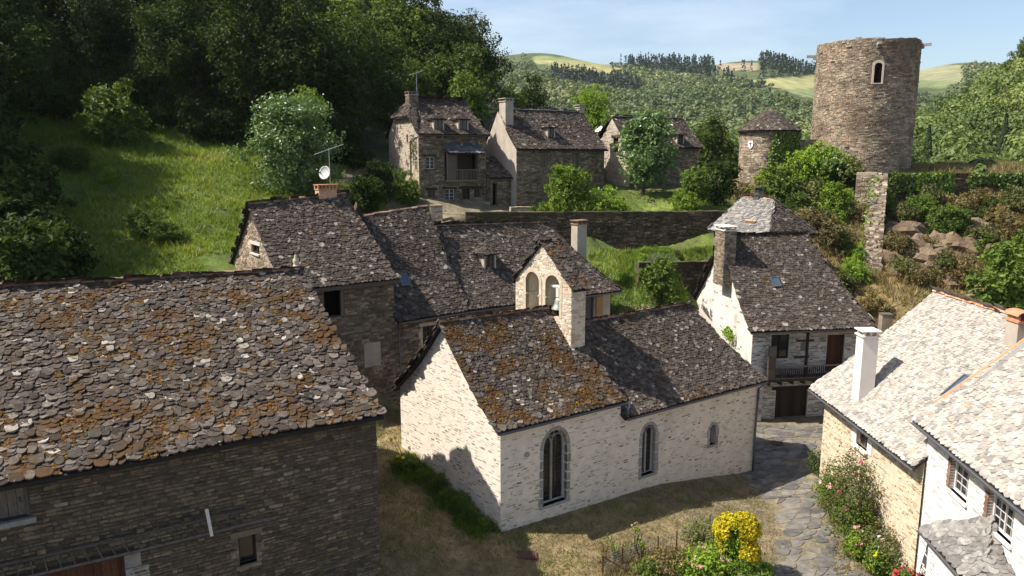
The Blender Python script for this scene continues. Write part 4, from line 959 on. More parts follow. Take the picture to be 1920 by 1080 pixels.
hc = thing('long_house', 'long stone-roofed house with dormer and tall chimney right behind the bell wall', 'house', tuple(bc(8, 0, 1.5)))
w1 = pxrect(bc(0, 0, 0), ba, 792, 612, 822, 655); wd = pxrect(bc(0, 0, 0), ba, 1097, 556, 1114, 606); 
wall(hc, bc(0, 0, 0), ba, rect(0, 13.6, .3, 6.8), [rect(*w1)], **masonry('mortar_brown', 'stone_brown', n_ind=60))
wall(hc, bc(13.6, 0.02, 0), ba, rect(0, 3.6, .3, 6.7), [rect(wd[0] - 13.6, wd[1] - 13.6, wd[2], wd[3])], MT['plaster'], None)
wall(hc, bc(17.2, 0, 0), bbk, rect(0, 9.2, .3, 6.6), (), MT['plaster'])
wall(hc, bc(4.85, 0, 0), bbk, [(0, 5), (9.2, 5), (9.2, 6.6), (4.55, 12.5), (0, 6.6)], (), MT['mortar_brown'])
wall(hc, bc(0, 9.2, 0), -bbk, [(0, 5), (9.2, 5), (9.2, 6.6), (4.65, 12.1), (0, 6.6)], (), MT['mortar_brown'])
window(hc, bc(0, 0, 0), ba, *w1, cols=1, rows=4, fm='wood_red', leaves=2, jamb='ashlar', sill='ashlar', lintel='ashlar', bar=.03)
dz = door(hc, bc(13.6, .02, 0), ba, wd[0] - 13.6, wd[1] - 13.6, wd[2], wd[3], mat='wood_grey', lintel=None, nm='shutter_door', single=False)
m = MB(); m.box(bc(wd[1] + .1, -.06, wd[2]), ba * .65, -bbk * -.05, UP * (wd[3] - wd[2]))
for k in range(3): m.box(bc(wd[1] + .14, -.085, wd[2] + .1 + k * .62), ba * .57, bbk * .03, UP * .5)
m.build('shutter', MT['wood_tan'], hc)
_, SC1 = roof(hc, bc(.0, -.38, 6.65), bc(4.9, -.38, 6.72), bc(.0, 4.55, 12.28), bc(4.95, 4.55, 12.75), MT['lauze'], expo=.13, tw=.185, sag=.25, thick=.032, rough=1.1, n_ind=60, wob=.012)
_, SC2 = roof(hc, bc(4.9, -.36, 6.72), bc(17.95, -.36, 6.55), bc(4.9, 4.55, 11.45), bc(14.85, 4.55, 11.2), MT['lauze'], expo=.13, tw=.185, sag=.2, thick=.03, rough=1., n_ind=100, wob=.012)
roof(hc, bc(17.95, -.36, 6.55), bc(17.95, 9.4, 6.55), bc(14.85, 4.55, 11.2), bc(14.85, 4.6, 11.2), MT['lauze'], expo=.2, tw=.28, sag=.2)
roof(hc, bc(17.9, 9.4, 6.5), bc(0, 9.4, 6.5), bc(14.85, 4.55, 11.2), bc(0, 4.55, 11.8), MT['lauze'], expo=.3, tw=.4, sag=.1)
ridge(hc, bc(0, 4.55, 12.28), bc(4.95, 4.55, 12.75), MT['clay'], r=.12, L=.4); ridge(hc, bc(5, 4.55, 11.45), bc(14.85, 4.55, 11.2), MT['clay'], r=.1, L=.4)
gutter(hc, bc(.1, -.46, 6.6), bc(4.9, -.46, 6.66)); gutter(hc, bc(4.9, -.44, 6.66), bc(18, -.44, 6.5)); pipe(hc, [bc(4.7, -.44, 6.6), bc(4.6, -.06, 6.3), bc(4.6, -.06, 1)]); pipe(hc, [bc(.25, -.05, 6.4), bc(.25, -.05, 1)], .035)
u, v = pick(SC2, 919, 505); dp = SC2(u, v); dormer(hc, dp - bbk * .05, ba, .95, dp[2] - .1, dp[2] + 1.05, 1.1)
u, v = pick(SC1, 756, 527); skylight(hc, SC1, u, v, .62, .85)
u, v = pick(SC2, 1012, 458); dp = SC2(u, v); dormer(hc, dp, ba, .7, dp[2] - .3, dp[2] + .25, .7, bars=False)
tc_ = at(1085, 480, 56.4); chimney(hc, tc_, ba, .95, .7, 6.5, 10.95, 'plaster', 'slab', 'clay')

# --- house with the balcony
df = Fr(15.34, 46.8, 81.1); da, dbk = df.a, df.b; dN = np.cross(da, UP)
hd_ = thing('balcony_house', 'white-gabled stone house with dark wooden balcony under a wide stone roof', 'house', tuple(df(4, 1, -1.5)))
fo = df(.35, 1.1, 0)
gd = pxrect(fo, da, 1455, 731, 1511, 794); gd = (gd[0], gd[1], -1.75, gd[3])
uw = pxrect(fo, da, 1447, 628, 1478, 672); ud = pxrect(fo, da, 1552, 628, 1580, 690)
wall(hd_, fo, da, rect(0, 8.2, -2.3, 5.3), [rect(*gd), rect(uw[0], uw[1], uw[2], uw[3]), rect(ud[0], ud[1], 1.62, ud[3])], **masonry('plaster_white', 'stone_chapel', cover=.7, proud=.02, depth=.3))
door(hd_, fo, da, *gd, mat='wood_dark', plank=.2, single=False); m = MB()
u, v = uv_on(fo, da, 1466, 757); m.box(panel_at(fo, da)(u, v, -.15), da * .16, dN * .02, UP * .16); m.build('red_sign', MT['wood_red'], hd_)
window(hd_, fo, da, *uw, cols=1, rows=2, fm='wood_dark'); door(hd_, fo, da, ud[0], ud[1], 1.62, ud[3], mat='wood_red', lintel=None, single=False)
wall(hd_, df(.35, .4, 0), da, rect(0, .95, -2.3, 5.0), (), **masonry('plaster_white', 'stone_chapel', cover=.55, proud=.02))
wall(hd_, df(1.3, .4, 0), dbk, rect(0, .7, -2.3, 5.0), (), MT['plaster_white'])
wall(hd_, df(.35, 10.5, 0), -dbk, gable_poly(10.1, -1.5, 4.7, 5.0, 5.1, 10.25, .3), (), MT['plaster_white'], MT['stone_chapel'], cover=.06, ch=.14, proud=.012, simple=True)
wall(hd_, df(8.55, 1.1, 0), dbk, rect(0, 9.3, -2, 5.2), (), MT['plaster_white'])
_, SD = roof(hd_, df(.0, -.05, 4.85), df(8.95, -.05, 4.85), df(.12, 5.35, 10.45), df(6.55, 5.35, 10.5), MT['lauze'], expo=.13, tw=.185, sag=.38, thick=.032, rough=1.0, n_ind=100, wob=.01)
roof(hd_, df(8.95, -.05, 4.85), df(8.95, 10.7, 4.85), df(6.55, 5.35, 10.5), df(6.55, 5.45, 10.5), MT['lauze'], expo=.2, tw=.28, sag=.3)
roof(hd_, df(8.95, 10.8, 4.6), df(0, 10.8, 4.5), df(6.55, 5.35, 10.5), df(.12, 5.35, 10.45), MT['lauze'], expo=.3, tw=.4, sag=.3)
moss_on(hd_, SD, 50, MT['moss'], thr=.42, size=.08, seed=6.6, lift=.07)
gutter(hd_, df(.0, -.13, 4.8), df(8.95, -.13, 4.8)); u, v = pick(SD, 1453, 531); skylight(hd_, SD, u, v, .55, .8)
u, v = pick(SD, 1366, 500); cp_ = SD(u, v)
chimney(hd_, cp_ + dbk * .75, da, .85, 1.5, 7.2, 11.0, 'stone_brown', 'slab', 'plaster_white', stone='stone_brown')
bal = MB(); bal.box(df(1.32, -.0, 1.42), da * 7.2, dbk * 1.08, UP * .14)
for k in range(9): bal.box(df(1.5 + k * .82, .02, 1.2), da * .12, dbk * 1.0, UP * .2)
balcony = bal.build('balcony', MT['wood_dark'], hd_)
for k in range(46): m = MB(); m.box(df(1.95 + k * .14, .06, 1.57), da * .05, dbk * .05, UP * .78); m.build('baluster', MT['wood_dark'], balcony)
m = MB(); m.box(df(1.9, .03, 2.35), da * 6.5, dbk * .1, UP * .09); m.box(df(1.9, .03, 1.58), da * 6.5, dbk * .11, UP * .07); m.build('handrail', MT['wood'], balcony)
m = MB(); m.box(df(1.36, .03, 1.56), da * .55, dbk * .06, UP * 2.3)
for k in range(3): m.box(df(1.40, .0, 1.65 + k * .76), da * .47, dbk * .03, UP * .62)
m.build('shutter', MT['wood'], balcony)
u, _v = uv_on(df(0, .15, 0), da, 1513, 660); pm_ = MB(); pm_.box(df(u - .07, .1, 1.56), da * .14, dbk * .14, UP * 3.2)
pm_.box(df(u - .75, .12, 4.05), da * 1.2, dbk * .12, UP * .12); pm_.box(df(u - .85, .12, 2.95), da * 1.0, dbk * .12, UP * .12); pm_.build('post', MT['wood_dark'], balcony)
u, v = uv_on(fo, da, 1507, 650); m = MB(); m.box(panel_at(fo, da)(u - .22, v - .28, .0), da * .44, dN * .05, UP * .56); m.build('plaque', MT['greystone'], hd_)

# --- hipped grey roof behind it
ef0 = at(1442, 444, 55.0); ef = Fr(ef0[0], ef0[1], 62, -32)
he = thing('grey_roof_house', 'small house with pale grey hipped stone roof behind the balcony house', 'house', tuple(ef(0, 0, 6)))
for (o, U, L) in ((ef(.2, .2, 0), ef.a, 4.6), (ef(.2, 5.6, 0), -ef.b, 5.4), (ef(4.8, .2, 0), ef.b, 5.4), (ef(4.8, 5.6, 0), -ef.a, 4.6)): wall(he, o, U, rect(0, L, 4.5, 10.2), (), MT['mortar_tower'])
ez = ef0[2]; er0, er1 = ef(2.45, 1.9, ez + 2.55), ef(2.45, 4.9, ez + 2.6)
roof(he, ef(-.1, 5.9, ez), ef(-.1, -.1, ez), er1, er0, MT['lauze_grey'], expo=.17, tw=.24, thick=.03)
roof(he, ef(-.1, -.1, ez), ef(5.1, -.1, ez), er0, er0 + ef.a * .05, MT['lauze'], expo=.17, tw=.24, thick=.03)  # front slope gets darker stone, putting its shade into the colour
roof(he, ef(5.1, -.1, ez), ef(5.1, 5.9, ez), er0, er1, MT['lauze_grey'], expo=.25, tw=.3, thick=.03)
roof(he, ef(5.1, 5.9, ez), ef(-.1, 5.9, ez), er1, er1 + ef.a * .05, MT['lauze_grey'], expo=.25, tw=.3, thick=.03)
ridge(he, er1, er0, MT['clay_new'], r=.12, L=.4); chimney(he, er0 * .5 + er1 * .5, ef.a, .42, .42, ez + 2.2, ez + 3.15, 'zinc', 'slab', 'zinc_dark')
m = MB(); u0 = ef(.55, 1.9, ez + .55); m.box(u0, ef.b * .9, ef.a * .6, UP * .42); m.build('roof_hatch', MT['stone_brown'], he); m = MB(); m.path([u0 - ef.b * .05 + ef.a * .1 + UP * .45, u0 + ef.b * .95 + ef.a * .1 + UP * .45], .09, 7); m.build('hatch_tile', MT['clay_new'], he)

# --- pale-roofed houses on the lower right
ff = Fr(16.4, 37.5, 179.5, 89.5); fa, fb = ff.a, ff.b
hf = thing('golden_stone_house', 'golden stone house with pale stone roof and white rendered chimney', 'house', tuple(ff(4, 0, -1.2)))
fw_ = pxrect(ff(0, 0, 0), fa, 1608, 802, 1626, 848)
wall(hf, ff(0, 0, 0), fa, rect(0, 9.35, -2, 4.15), [rect(*fw_)], MT['mortar_gold'], MT['stone_gold'], ch=.12, sw=.26, proud=.025, cover=.5, n_ind=160, hmin=.4)
window(hf, ff(0, 0, 0), fa, *fw_, cols=1, rows=2, fm='wood', leaves=2, sill='render_white', sillw=.2, d=.2)
m = MB()
for x, w in ((fw_[0] - .42, .42), (fw_[1], .42)): m.box(panel_at(ff(0, 0, 0), fa)(x, fw_[2] - .02, -.1), fa * w, np.cross(fa, UP) * .135, UP * (fw_[3] - fw_[2] + .1))
m.build('window_surround', MT['render_white'], hf)
wall(hf, ff(0, 10.2, 0), -fb, [(0, -2), (10.2, -2), (10.2, 4.1), (5.2, 9.0), (0, 4.1)], (), MT['mortar_gold'])
wall(hf, ff(9.4, 10.2, 0), -fa, rect(0, 9.4, -2, 4.1), (), MT['mortar_gold'])
_, SF = roof(hf, ff(-1.15, -.42, 3.72), ff(9.35, -.42, 3.72), ff(.4, 5.0, 9.22), ff(9.35, 5.0, 9.26), MT['lauze_light'], expo=.11, tw=.17, sag=.18, thick=.02, rough=.9, n_ind=180)
roof(hf, ff(9.3, 10.6, 3.7), ff(-.9, 10.6, 3.7), ff(9.35, 5., 9.26), ff(.4, 5., 9.22), MT['lauze_light'], expo=.3, tw=.4, sag=.1, thick=.025)
ridge(hf, ff(.35, 5.0, 9.22), ff(9.4, 5.0, 9.26), MT['clay_new'], r=.13, L=.42)
gutter(hf, ff(-1.1, -.5, 3.66), ff(9.3, -.5, 3.66))
chimney(hf, (17.0, 34.75), fb, .72, .72, 3.9, 7.55, 'render_white', 'slab', 'render_white')
c2 = ff(7.7, 4.3, 0); chimney(hf, c2, fb, .6, .75, 7.5, 9.35, 'plaster', 'arch', 'clay_new', potmat='clay_new')
u, v = pick(SF, 1796, 728); skylight(hf, SF, u, v, .42, 1.35)
gf = Fr(16.6, 28.3, -174, 96); ga, gb = gf.a, gf.b; gN = np.cross(ga, UP)
hg = thing('white_stone_house', 'whitewashed stone house with small-paned windows at the right edge', 'house', tuple(gf(3, 0, -1)))
gw1, gw2 = (2.05, 3.35, 3.75, 5.1), (4.75, 6.25, 3.75, 5.1)
gw3 = arch(*pxrect(gf(0, 0, 0), ga, 1751, 972, 1768, 996))
wall(hg, gf(0, 0, 0), ga, rect(0, 9.5, -2, 5.75), [rect(*gw1), rect(*gw2), gw3], MT['white_house'], MT['stone_house'], ch=.11, sw=.26, proud=.016, cover=.3, gap=.02, n_ind=120, depth=.35, hmin=.4)
for g in (gw1, gw2):
    w = window(hg, gf(0, 0, 0), ga, *g, cols=2 if g is gw2 else 3, rows=4, fm='frame_white', leaves=2 if g is gw2 else 1, d=.22, sill='render_white', sillw=.1, fw=.06)
    m = MB()
    for k in range(12): m.box(panel_at(gf(0, 0, 0), ga)(g[0] - .2 - .04 * (k % 2), g[2] + .02 + k * .11, -.15), ga * (.2 + .04 * (k % 2)), gN * .185, UP * .085)
    m.build('brick_jamb', MT['clay'], w)
    m = MB(); m.box(panel_at(gf(0, 0, 0), ga)(g[0], g[3], -.15), ga * (g[1] - g[0] + .15), gN * .2, UP * .16); m.build('lintel', MT['wood'], w)
part('arched_hatch', [panel_at(gf(0, 0, 0), ga)(p[0], p[1], -.15) for p in gw3], [tuple(range(len(gw3)))], MT['wood_tan'], hg)
wall(hg, gf(0, 11.5, 0), -gb, [(0, -1), (11.5, -1), (11.5, 5.7), (6.2, 11.3), (0, 6)], (), MT['white_house'], MT['stone_house'], ch=.13, sw=.3, cover=.3, simple=True, proud=.02)
_, SG = roof(hg, gf(-.62, -.38, 5.45), gf(9.5, -.38, 5.45), gf(-.3, 6.2, 11.5), gf(9.5, 6.2, 11.5), MT['lauze_light'], expo=.125, tw=.2, sag=.1, thick=.022, rough=1., n_ind=200)
roof(hg, gf(9.5, 12.4, 5.4), gf(-.3, 12.4, 5.4), gf(9.5, 6.2, 11.5), gf(-.3, 6.2, 11.5), MT['lauze_light'], expo=.35, tw=.4)
m = MB(); m.path([SG(0., v) - ga * .06 + UP * .02 for v in np.linspace(.12, 1, 12)], .10, 6); m.build('mortar_verge', MT['clay_new'], hg)
gutter(hg, gf(-.6, -.46, 5.4), gf(9.5, -.46, 5.4), .075)
pz0 = [gf(3.0, -1.35, 2.55), gf(7.3, -1.35, 2.55), gf(4.75, -.02, 3.85), gf(5.0, -.02, 3.85), gf(7.3, -.02, 2.55)]
roof(hg, pz0[0], pz0[1], pz0[2], pz0[3], MT['lauze_grey'], expo=.16, tw=.26, thick=.025, name='porch_roof', n_ind=60)
roof(hg, pz0[1], pz0[4], pz0[3], pz0[3] + np.array([0, 0, .01]), MT['lauze_grey'], expo=.16, tw=.26, thick=.025, name='porch_roof')
gutter(hg, pz0[0] - gb * .08 - UP * .03, pz0[1] - gb * .08 - UP * .03, .06)
wall(hg, gf(3.3, -1.1, 0), ga, rect(0, 4, -2, 2.55), (), MT['white_house'], MT['stone_house'], ch=.12, sw=.26, cover=.35, proud=.02, simple=True)
wall(hg, gf(3.3, 0, 0), -gb, rect(0, 1.1, -2, 2.6), (), MT['white_house'])
m = MB(); u_, v_ = 2.2, .6; m.box(gf(2.4, -.12, -.9), ga * .35, -gb * .02, UP * 1.7); m.build('downpipe', MT['zinc_dark'], hg)

# --- houses of the upper terrace
h1 = Fr(-8.01, 65, 60); a1, b1 = h1.a, h1.b; n1 = np.cross(a1, UP)
H1 = thing('terrace_house', 'tall stone house with two dormers and wooden balcony on the upper terrace', 'house', tuple(h1(3, 0, 11.2)))
o1 = h1(0, 0, 0)
r_ = lambda *q: pxrect(o1, a1, *q)
wA, wB, wC, wD_, dA, bA = r_(798, 294, 815, 317), r_(834, 355, 852, 376), r_(802, 357, 815, 371), r_(889, 354, 901, 370), r_(866, 354, 881, 396), r_(834, 285, 894, 337)
dA = (dA[0], dA[1], 10.9, dA[3])
wall(H1, o1, a1, rect(0, 6.55, 10, 17.95), [rect(*w) for w in (wA, wB, wC, wD_, dA, bA)], **masonry('mortar_brown', 'stone_brown', depth=.35))
for w in (wA, wB): window(H1, o1, a1, *w, cols=1, rows=3, fm='frame_white', lintel='wood_dark', sill='wood_dark', d=.12)
for w in (wC, wD_): window(H1, o1, a1, *w, cols=1, rows=2, fm='wood', lintel='wood_dark', d=.12)
door(H1, o1, a1, *dA, mat='wood_dark', single=False)
q1 = panel_at(o1, a1)
m = MB(); m.box(q1(bA[0], bA[2], -.9), a1 * (bA[1] - bA[0]), n1 * .04, UP * (bA[3] - bA[2])); m.build('balcony_back', MT['wood_dark'], H1)
m = MB(); m.box(q1(bA[0] - .1, bA[2] - .12, -.9), a1 * (bA[1] - bA[0] + .2), n1 * 1.3, UP * .13); bal1 = m.build('balcony', MT['wood'], H1)
for k in range(14):
    m = MB(); m.box(q1(bA[0] + 1.0 + k * .155, bA[2] + .01, .33), a1 * .06, n1 * .05, UP * .85); m.build('baluster', MT['wood'], bal1)
m = MB(); m.box(q1(bA[0] + .9, bA[2] + .86, .32), a1 * (bA[1] - bA[0] - .9), n1 * .07, UP * .08); m.box(q1(bA[0], bA[2], .3), a1 * .09, n1 * .09, UP * 2.4); m.box(q1(bA[1] - .09, bA[2], .3), a1 * .09, n1 * .09, UP * 2.4); m.box(q1(bA[0] + .95, bA[2], .3), a1 * .08, n1 * .08, UP * 2.4); m.box(q1(bA[0], bA[2] + .02, .34), a1 * .9, n1 * .04, UP * 2.2); m.build('handrail', MT['wood'], bal1)
ac = [q1(bA[0] - .2, bA[3] + .75, .05), q1(bA[1] + .15, bA[3] + .75, .05), q1(bA[0] - .0, bA[3] - .1, 1.05), q1(bA[1] + .25, bA[3] - .1, 1.05)]
roof(H1, ac[2], ac[3], ac[0], ac[1], surf('slate', [(0, (.05, .052, .056)), (.9, (.09, .09, .095)), (1, (.26, .25, .24))], var=.3, nscale=5), expo=.18, tw=.3, thick=.015, name='awning', deck_t=.05)
g1 = h1(0, 7, 0)
wall(H1, g1, -b1, [(0, 10), (7, 10), (7, 17.9), (5.4, 19.45), (1.6, 19.45), (0, 17.9)], [rect(4.35, 4.75, 17.2, 17.9)], **masonry('plaster', 'stone_gold', cover=.55, proud=.02))
m = MB(); m.box(panel_at(g1, -b1)(4.33, 17.18, -.28), -b1 * .44, np.cross(-b1, UP) * .03, UP * .75); m.build('vent', MT['dark'], H1)
wall(H1, h1(6.55, 0, 0), b1, [(0, 10), (7, 10), (7, 17.9), (3.5, 20.6), (0, 17.9)], (), MT['mortar_brown'])
_, SH1 = roof(H1, h1(-.15, -.35, 17.85), h1(6.85, -.35, 17.85), h1(.9, 3.45, 21.05), h1(6.15, 3.45, 21.0), MT['lauze'], expo=.14, tw=.19, sag=.25, thick=.03, rough=1.1)
roof(H1, h1(-.35, 5.6, 19.4), h1(-.35, 1.2, 19.4), h1(.9, 3.5, 21.05), h1(.9, 3.4, 21.05), MT['lauze'], expo=.17, tw=.24, thick=.03)
roof(H1, h1(-.2, -.3, 17.9), h1(-.33, 1.25, 19.4), h1(.5, 1.6, 19.5), h1(.9, 3.4, 21.05), MT['lauze'], expo=.17, tw=.24, thick=.03)
roof(H1, h1(6.85, 7.3, 17.8), h1(-.2, 7.3, 17.8), h1(6.15, 3.45, 21), h1(.9, 3.45, 21.05), MT['lauze'], expo=.3, tw=.4)
for px, py in ((822, 244), (868, 244)):
    u, v = pick(SH1, px, py); dp = SH1(u, v); dormer(H1, dp - b1 * .1, a1, 1.0, dp[2] - .15, dp[2] + .95, 1.2)
chimney(H1, h1(.75, 3.0, 0), a1, .85, .85, 19.2, 21.3, 'stone_brown', 'bricks', 'plaster', stone='stone_brown')
a2 = thing('television_antenna', 'television antenna on a pole beside the chimney of the tall terrace house', 'antenna', tuple(h1(1.4, 3.4, 20.9))); antenna(a2, h1(1.4, 3.4, 0), 20.9, 23.4, 1.3, 75, 6)
pipe(H1, [h1(-.06, .1, 17.7), h1(-.06, 1.6, 17.3), h1(-.06, 1.75, 12)], .05); gutter(H1, h1(-.1, -.43, 17.8), h1(6.8, -.43, 17.8), .06)
for k, (px, py, w, hh) in enumerate(((889, 392, .55, .5), (901, 388, .45, .8), (908, 388, .45, .8))):
    u, v = uv_on(o1, a1, px, py); m = MB(); m.box(q1(u - w / 2, 10.9, .3), a1 * w, n1 * .4, UP * (hh + .25)); 
    tag(m.build('stone_block', MT['greystone']), ['low stone block nearest the door of the tall terrace house', 'upright pale stone block in the middle beside the terrace house door', 'upright stone block at the corner of the tall terrace house'][k], 'stone block')
h2 = Fr(.39, 68, 58); a2_, b2 = h2.a, h2.b
H2 = thing('terrace_house', 'long stone house with plastered gable, scalloped pale ridge and single dormer', 'house', tuple(h2(4, 0, 11.3)))
o2 = h2(0, 0, 0); wA, wB = pxrect(o2, a2_, 1014, 287, 1026, 314), pxrect(o2, a2_, 1074, 287, 1086, 314)
wall(H2, o2, a2_, rect(0, 10.05, 10, 16.75), [rect(*wA), rect(*wB)], **masonry('mortar_brown', 'stone_brown', proud=.04))
for w in (wA, wB): door(H2, o2, a2_, *w, mat='wood', lintel='wood', nm='shutter', d=.12, single=False)
wall(H2, h2(0, 6.4, 0), -b2, gable_poly(6.4, 10, 16.3, 16.7, 3.2, 20.2, .2), (), MT['plaster'])
wall(H2, h2(10.05, 0, 0), b2, [(0, 10), (6.4, 10), (6.4, 16.4), (3.2, 20), (0, 16.6)], (), MT['plaster'])
_, SH2 = roof(H2, h2(-.1, -.38, 16.65), h2(10.25, -.38, 16.6), h2(.1, 3.2, 20.25), h2(9.75, 3.2, 20.25), MT['lauze'], expo=.14, tw=.19, sag=.2, thick=.03, rough=1.1)
roof(H2, h2(10.2, 6.8, 16.4), h2(-.1, 6.8, 16.4), h2(9.75, 3.2, 20.25), h2(.1, 3.2, 20.25), MT['lauze'], expo=.3, tw=.4, sag=.2)
ridge(H2, h2(.7, 3.2, 20.27), h2(9.75, 3.2, 20.27), MT['plaster'], r=.13, L=.34)
u, v = pick(SH2, 1033, 258); dp = SH2(u, v); dormer(H2, dp - b2 * .1, a2_, .85, dp[2] - .1, dp[2] + .95, 1.1)
chimney(H2, h2(.42, 2.4, 0), a2_, .85, 1.1, 17.5, 20.9, 'plaster', 'slab', 'plaster'); chimney(H2, h2(9.6, 3.4, 0), a2_, .6, .7, 19, 20.7, 'plaster', 'slab', 'plaster')
moss_on(H2, SH2, 25, MT['moss'], thr=.35, size=.12, seed=4.4, lift=.07)
sh = thing('lean_to_shed', 'low dark lean-to shed between the two terrace houses', 'shed', tuple(h2(-1.2, .8, 11.2)))
sp_ = h2(-2.1, .9, 0); wall(sh, sp_, a2_, rect(0, 2.1, 10, 14.1), [rect(.15, .6, 10.9, 13.6)], **masonry('mortar_brown', 'stone_brown')); wall(sh, h2(-2.1, 4.4, 0), -b2, rect(0, 3.5, 10, 14.6), (), **masonry('mortar_brown', 'stone_brown'))
m = MB(); m.box(sp_ + a2_ * .1 + b2 * .3 + UP * 10.5, a2_ * .6, b2 * .03, UP * 3.3); m.build('dark_doorway', MT['dark'], sh)
roof(sh, sp_ - b2 * .35 - a2_ * .2 + UP * 14.1, sp_ - b2 * .35 + a2_ * 2.1 + UP * 14.1, sp_ + b2 * 3 - a2_ * .2 + UP * 15.9, sp_ + b2 * 3 + a2_ * 2.1 + UP * 15.9, MT['lauze'], expo=.18, tw=.25, thick=.03)
h3 = Fr(11.52, 74, 60); a3, b3 = h3.a, h3.b
H3 = thing('terrace_house', 'farthest terrace house, half hidden by a fig tree, with stair at its gable', 'house', tuple(h3(4, 0, 12.5)))
wall(H3, h3(0, 0, 0), a3, rect(0, 9, 11, 17), (), **masonry('mortar_brown', 'stone_brown', proud=.04))
gw_ = pxrect(h3(0, 6, 0), -b3, 1150, 258, 1159, 285); gd_ = pxrect(h3(0, 6, 0), -b3, 1164, 305, 1174, 330)
wall(H3, h3(0, 6, 0), -b3, gable_poly(6, 11, 16.8, 16.9, 3, 19.8, .15), [rect(*gw_)], **masonry('plaster', 'stone_gold', cover=.6))
door(H3, h3(0, 6, 0), -b3, *gw_, mat='wood_dark', single=False, nm='gable_door')
wall(H3, h3(9, 0, 0), b3, [(0, 11), (6, 11), (6, 16.8), (3, 19.6), (0, 16.8)], (), MT['mortar_brown'])
_, SH3 = roof(H3, h3(-.15, -.38, 16.85), h3(9.3, -.38, 16.85), h3(.0, 3.0, 19.85), h3(9.4, 3.0, 19.9), MT['lauze'], expo=.14, tw=.19, sag=.15, thick=.03, rough=1.1)
roof(H3, h3(9.3, 6.4, 16.8), h3(-.1, 6.4, 16.8), h3(9.4, 3, 19.9), h3(0, 3, 19.85), MT['lauze'], expo=.3, tw=.4)
ridge(H3, h3(0, 3.0, 19.87), h3(9.4, 3.0, 19.92), MT['plaster'], r=.13, L=.34)
for px, py in ((1213, 267), (1275, 270)):
    u, v = pick(SH3, px, py); dp = SH3(u, v); dormer(H3, dp - b3 * .1, a3, .95, dp[2] - .15, dp[2] + .95, 1.2)
for k in range(7): m = MB(); m.box(h3(-1.4 - .28 * k + 1.2, 3.6, 12.2), -a3 * .3, b3 * 1.1, UP * (2.6 - .33 * k)); m.build('step', MT['greystone'], H3)
m = MB(); m.path([h3(-.2, 3.5, 15.9), h3(-2.2, 3.5, 13.9)], .03, 5); m.path([h3(-.2, 3.5, 15.5), h3(-2.2, 3.5, 13.5)], .02, 5)
for k in range(4): m.tube(h3(-.3 - k * .6, 3.5, 14.6 - k * .55), h3(-.3 - k * .6, 3.5, 15.8 - k * .6), .02, n=5)
m.build('handrail', MT['metal'], H3)

# --- towers and castle walls
def round_tower(th, c, r, z0, z1, sm, mm, a0, a1_, ch_=.105, sw_=.34, hole=None, ragged=0.):
    n = 128; V = []; F = []; top = lambda t: z1 + ragged * (math.sin(t * 2.3 + 1) * .5 + math.sin(t * 5.1) * .25 + math.sin(t * 13.3) * .16 + math.sin(t * 31) * .14)
    for k, (rr, f) in enumerate(((r, 0), (r, 1), (r - .9, 1), (r - .9, 0))):
        for i in range(n): t = 2 * math.pi * i / n; V.append((c[0] + rr * math.cos(t), c[1] + rr * math.sin(t), top(t) if f else z0))
    for k in range(3):
        for i in range(n): j = (i + 1) % n; F.append((k * n + i, k * n + j, (k + 1) * n + j, (k + 1) * n + i))
    body = part('tower_wall', np.array(V), F, mm, th); rows = []; z = z0
    while z < z1 + ragged:
        h = ch_ * R.uniform(.7, 1.35); t = a0
        while t < a1_:
            w = sw_ * R.uniform(.5, 1.6) / r; tm = t + w / 2
            ok = z + h < top(tm) + .05
            if hole and hole[0] - w / 2 < tm < hole[1] + w / 2 and hole[2] < z + h / 2 < hole[3]: ok = False
            if ok: rows.append((tm, z + h / 2, w * r - .012, h - .012, R.uniform(.01, .06) * (1 if R.random() > .04 else 2)))
            t += w
        z += h
    A = np.array(rows); n = len(A); M4 = np.zeros((n, 4, 4)); M4[:, 3, 3] = 1; ct, st = np.cos(A[:, 0]), np.sin(A[:, 0])
    M4[:, 0, 0] = -st * A[:, 2]; M4[:, 1, 0] = ct * A[:, 2]; M4[:, 0, 1] = ct * A[:, 4]; M4[:, 1, 1] = st * A[:, 4]; M4[:, 2, 2] = A[:, 3]
    M4[:, 0, 0] *= 1; M4[:, :3, 3] = np.c_[c[0] + r * ct, c[1] + r * st, A[:, 1]]
    M4[:, :3, 0] *= -1
    scatter('stone', 'simple', M4, R.integers(0, 8, n), sm, body); return body
TW = (37.1, 81.0); TR = 4.92
tower = thing('round_tower', 'great round ruined castle tower of brown stone without a roof', 'tower', (TW[0], TW[1], 13))
th0 = math.atan2(-TW[1], -TW[0]); wt = th0 + .22
zt0, zt1 = at(1635, 156, 76.4)[2], at(1635, 118, 76.4)[2]
round_tower(tower, TW, TR, 10.5, at(1620, 70, 76)[2], MT['stone_tower'], MT['mortar_tower'], th0 - 2.1, th0 + 2.1, hole=(wt - .13, wt + .13, zt0 - .15, zt1 + .2), ragged=.17)
ux = np.array([-math.sin(wt), math.cos(wt), 0]); un = np.array([math.cos(wt), math.sin(wt), 0]); wc = np.array([TW[0], TW[1], 0]) + un * (TR + .05)
wp = arch(-.36, .36, zt0, zt1, 8); P3 = lambda p, d=0.: wc + ux * p[0] + UP * p[1] + un * d
op = [(p[0] * 1.45, p[1] + (.25 if p[1] > zt0 + .5 else -.1)) for p in wp]; n = len(wp)
V = [P3(p, .06) for p in wp] + [P3(p, .06) for p in op] + [P3(p, -.35) for p in wp] + [P3(p, -.2) for p in op]
F = [(i, (i + 1) % n, n + (i + 1) % n, n + i) for i in range(n)] + [((i + 1) % n, i, 2 * n + i, 2 * n + (i + 1) % n) for i in range(n)] + [(n + i, n + (i + 1) % n, 3 * n + (i + 1) % n, 3 * n + i) for i in range(n)]
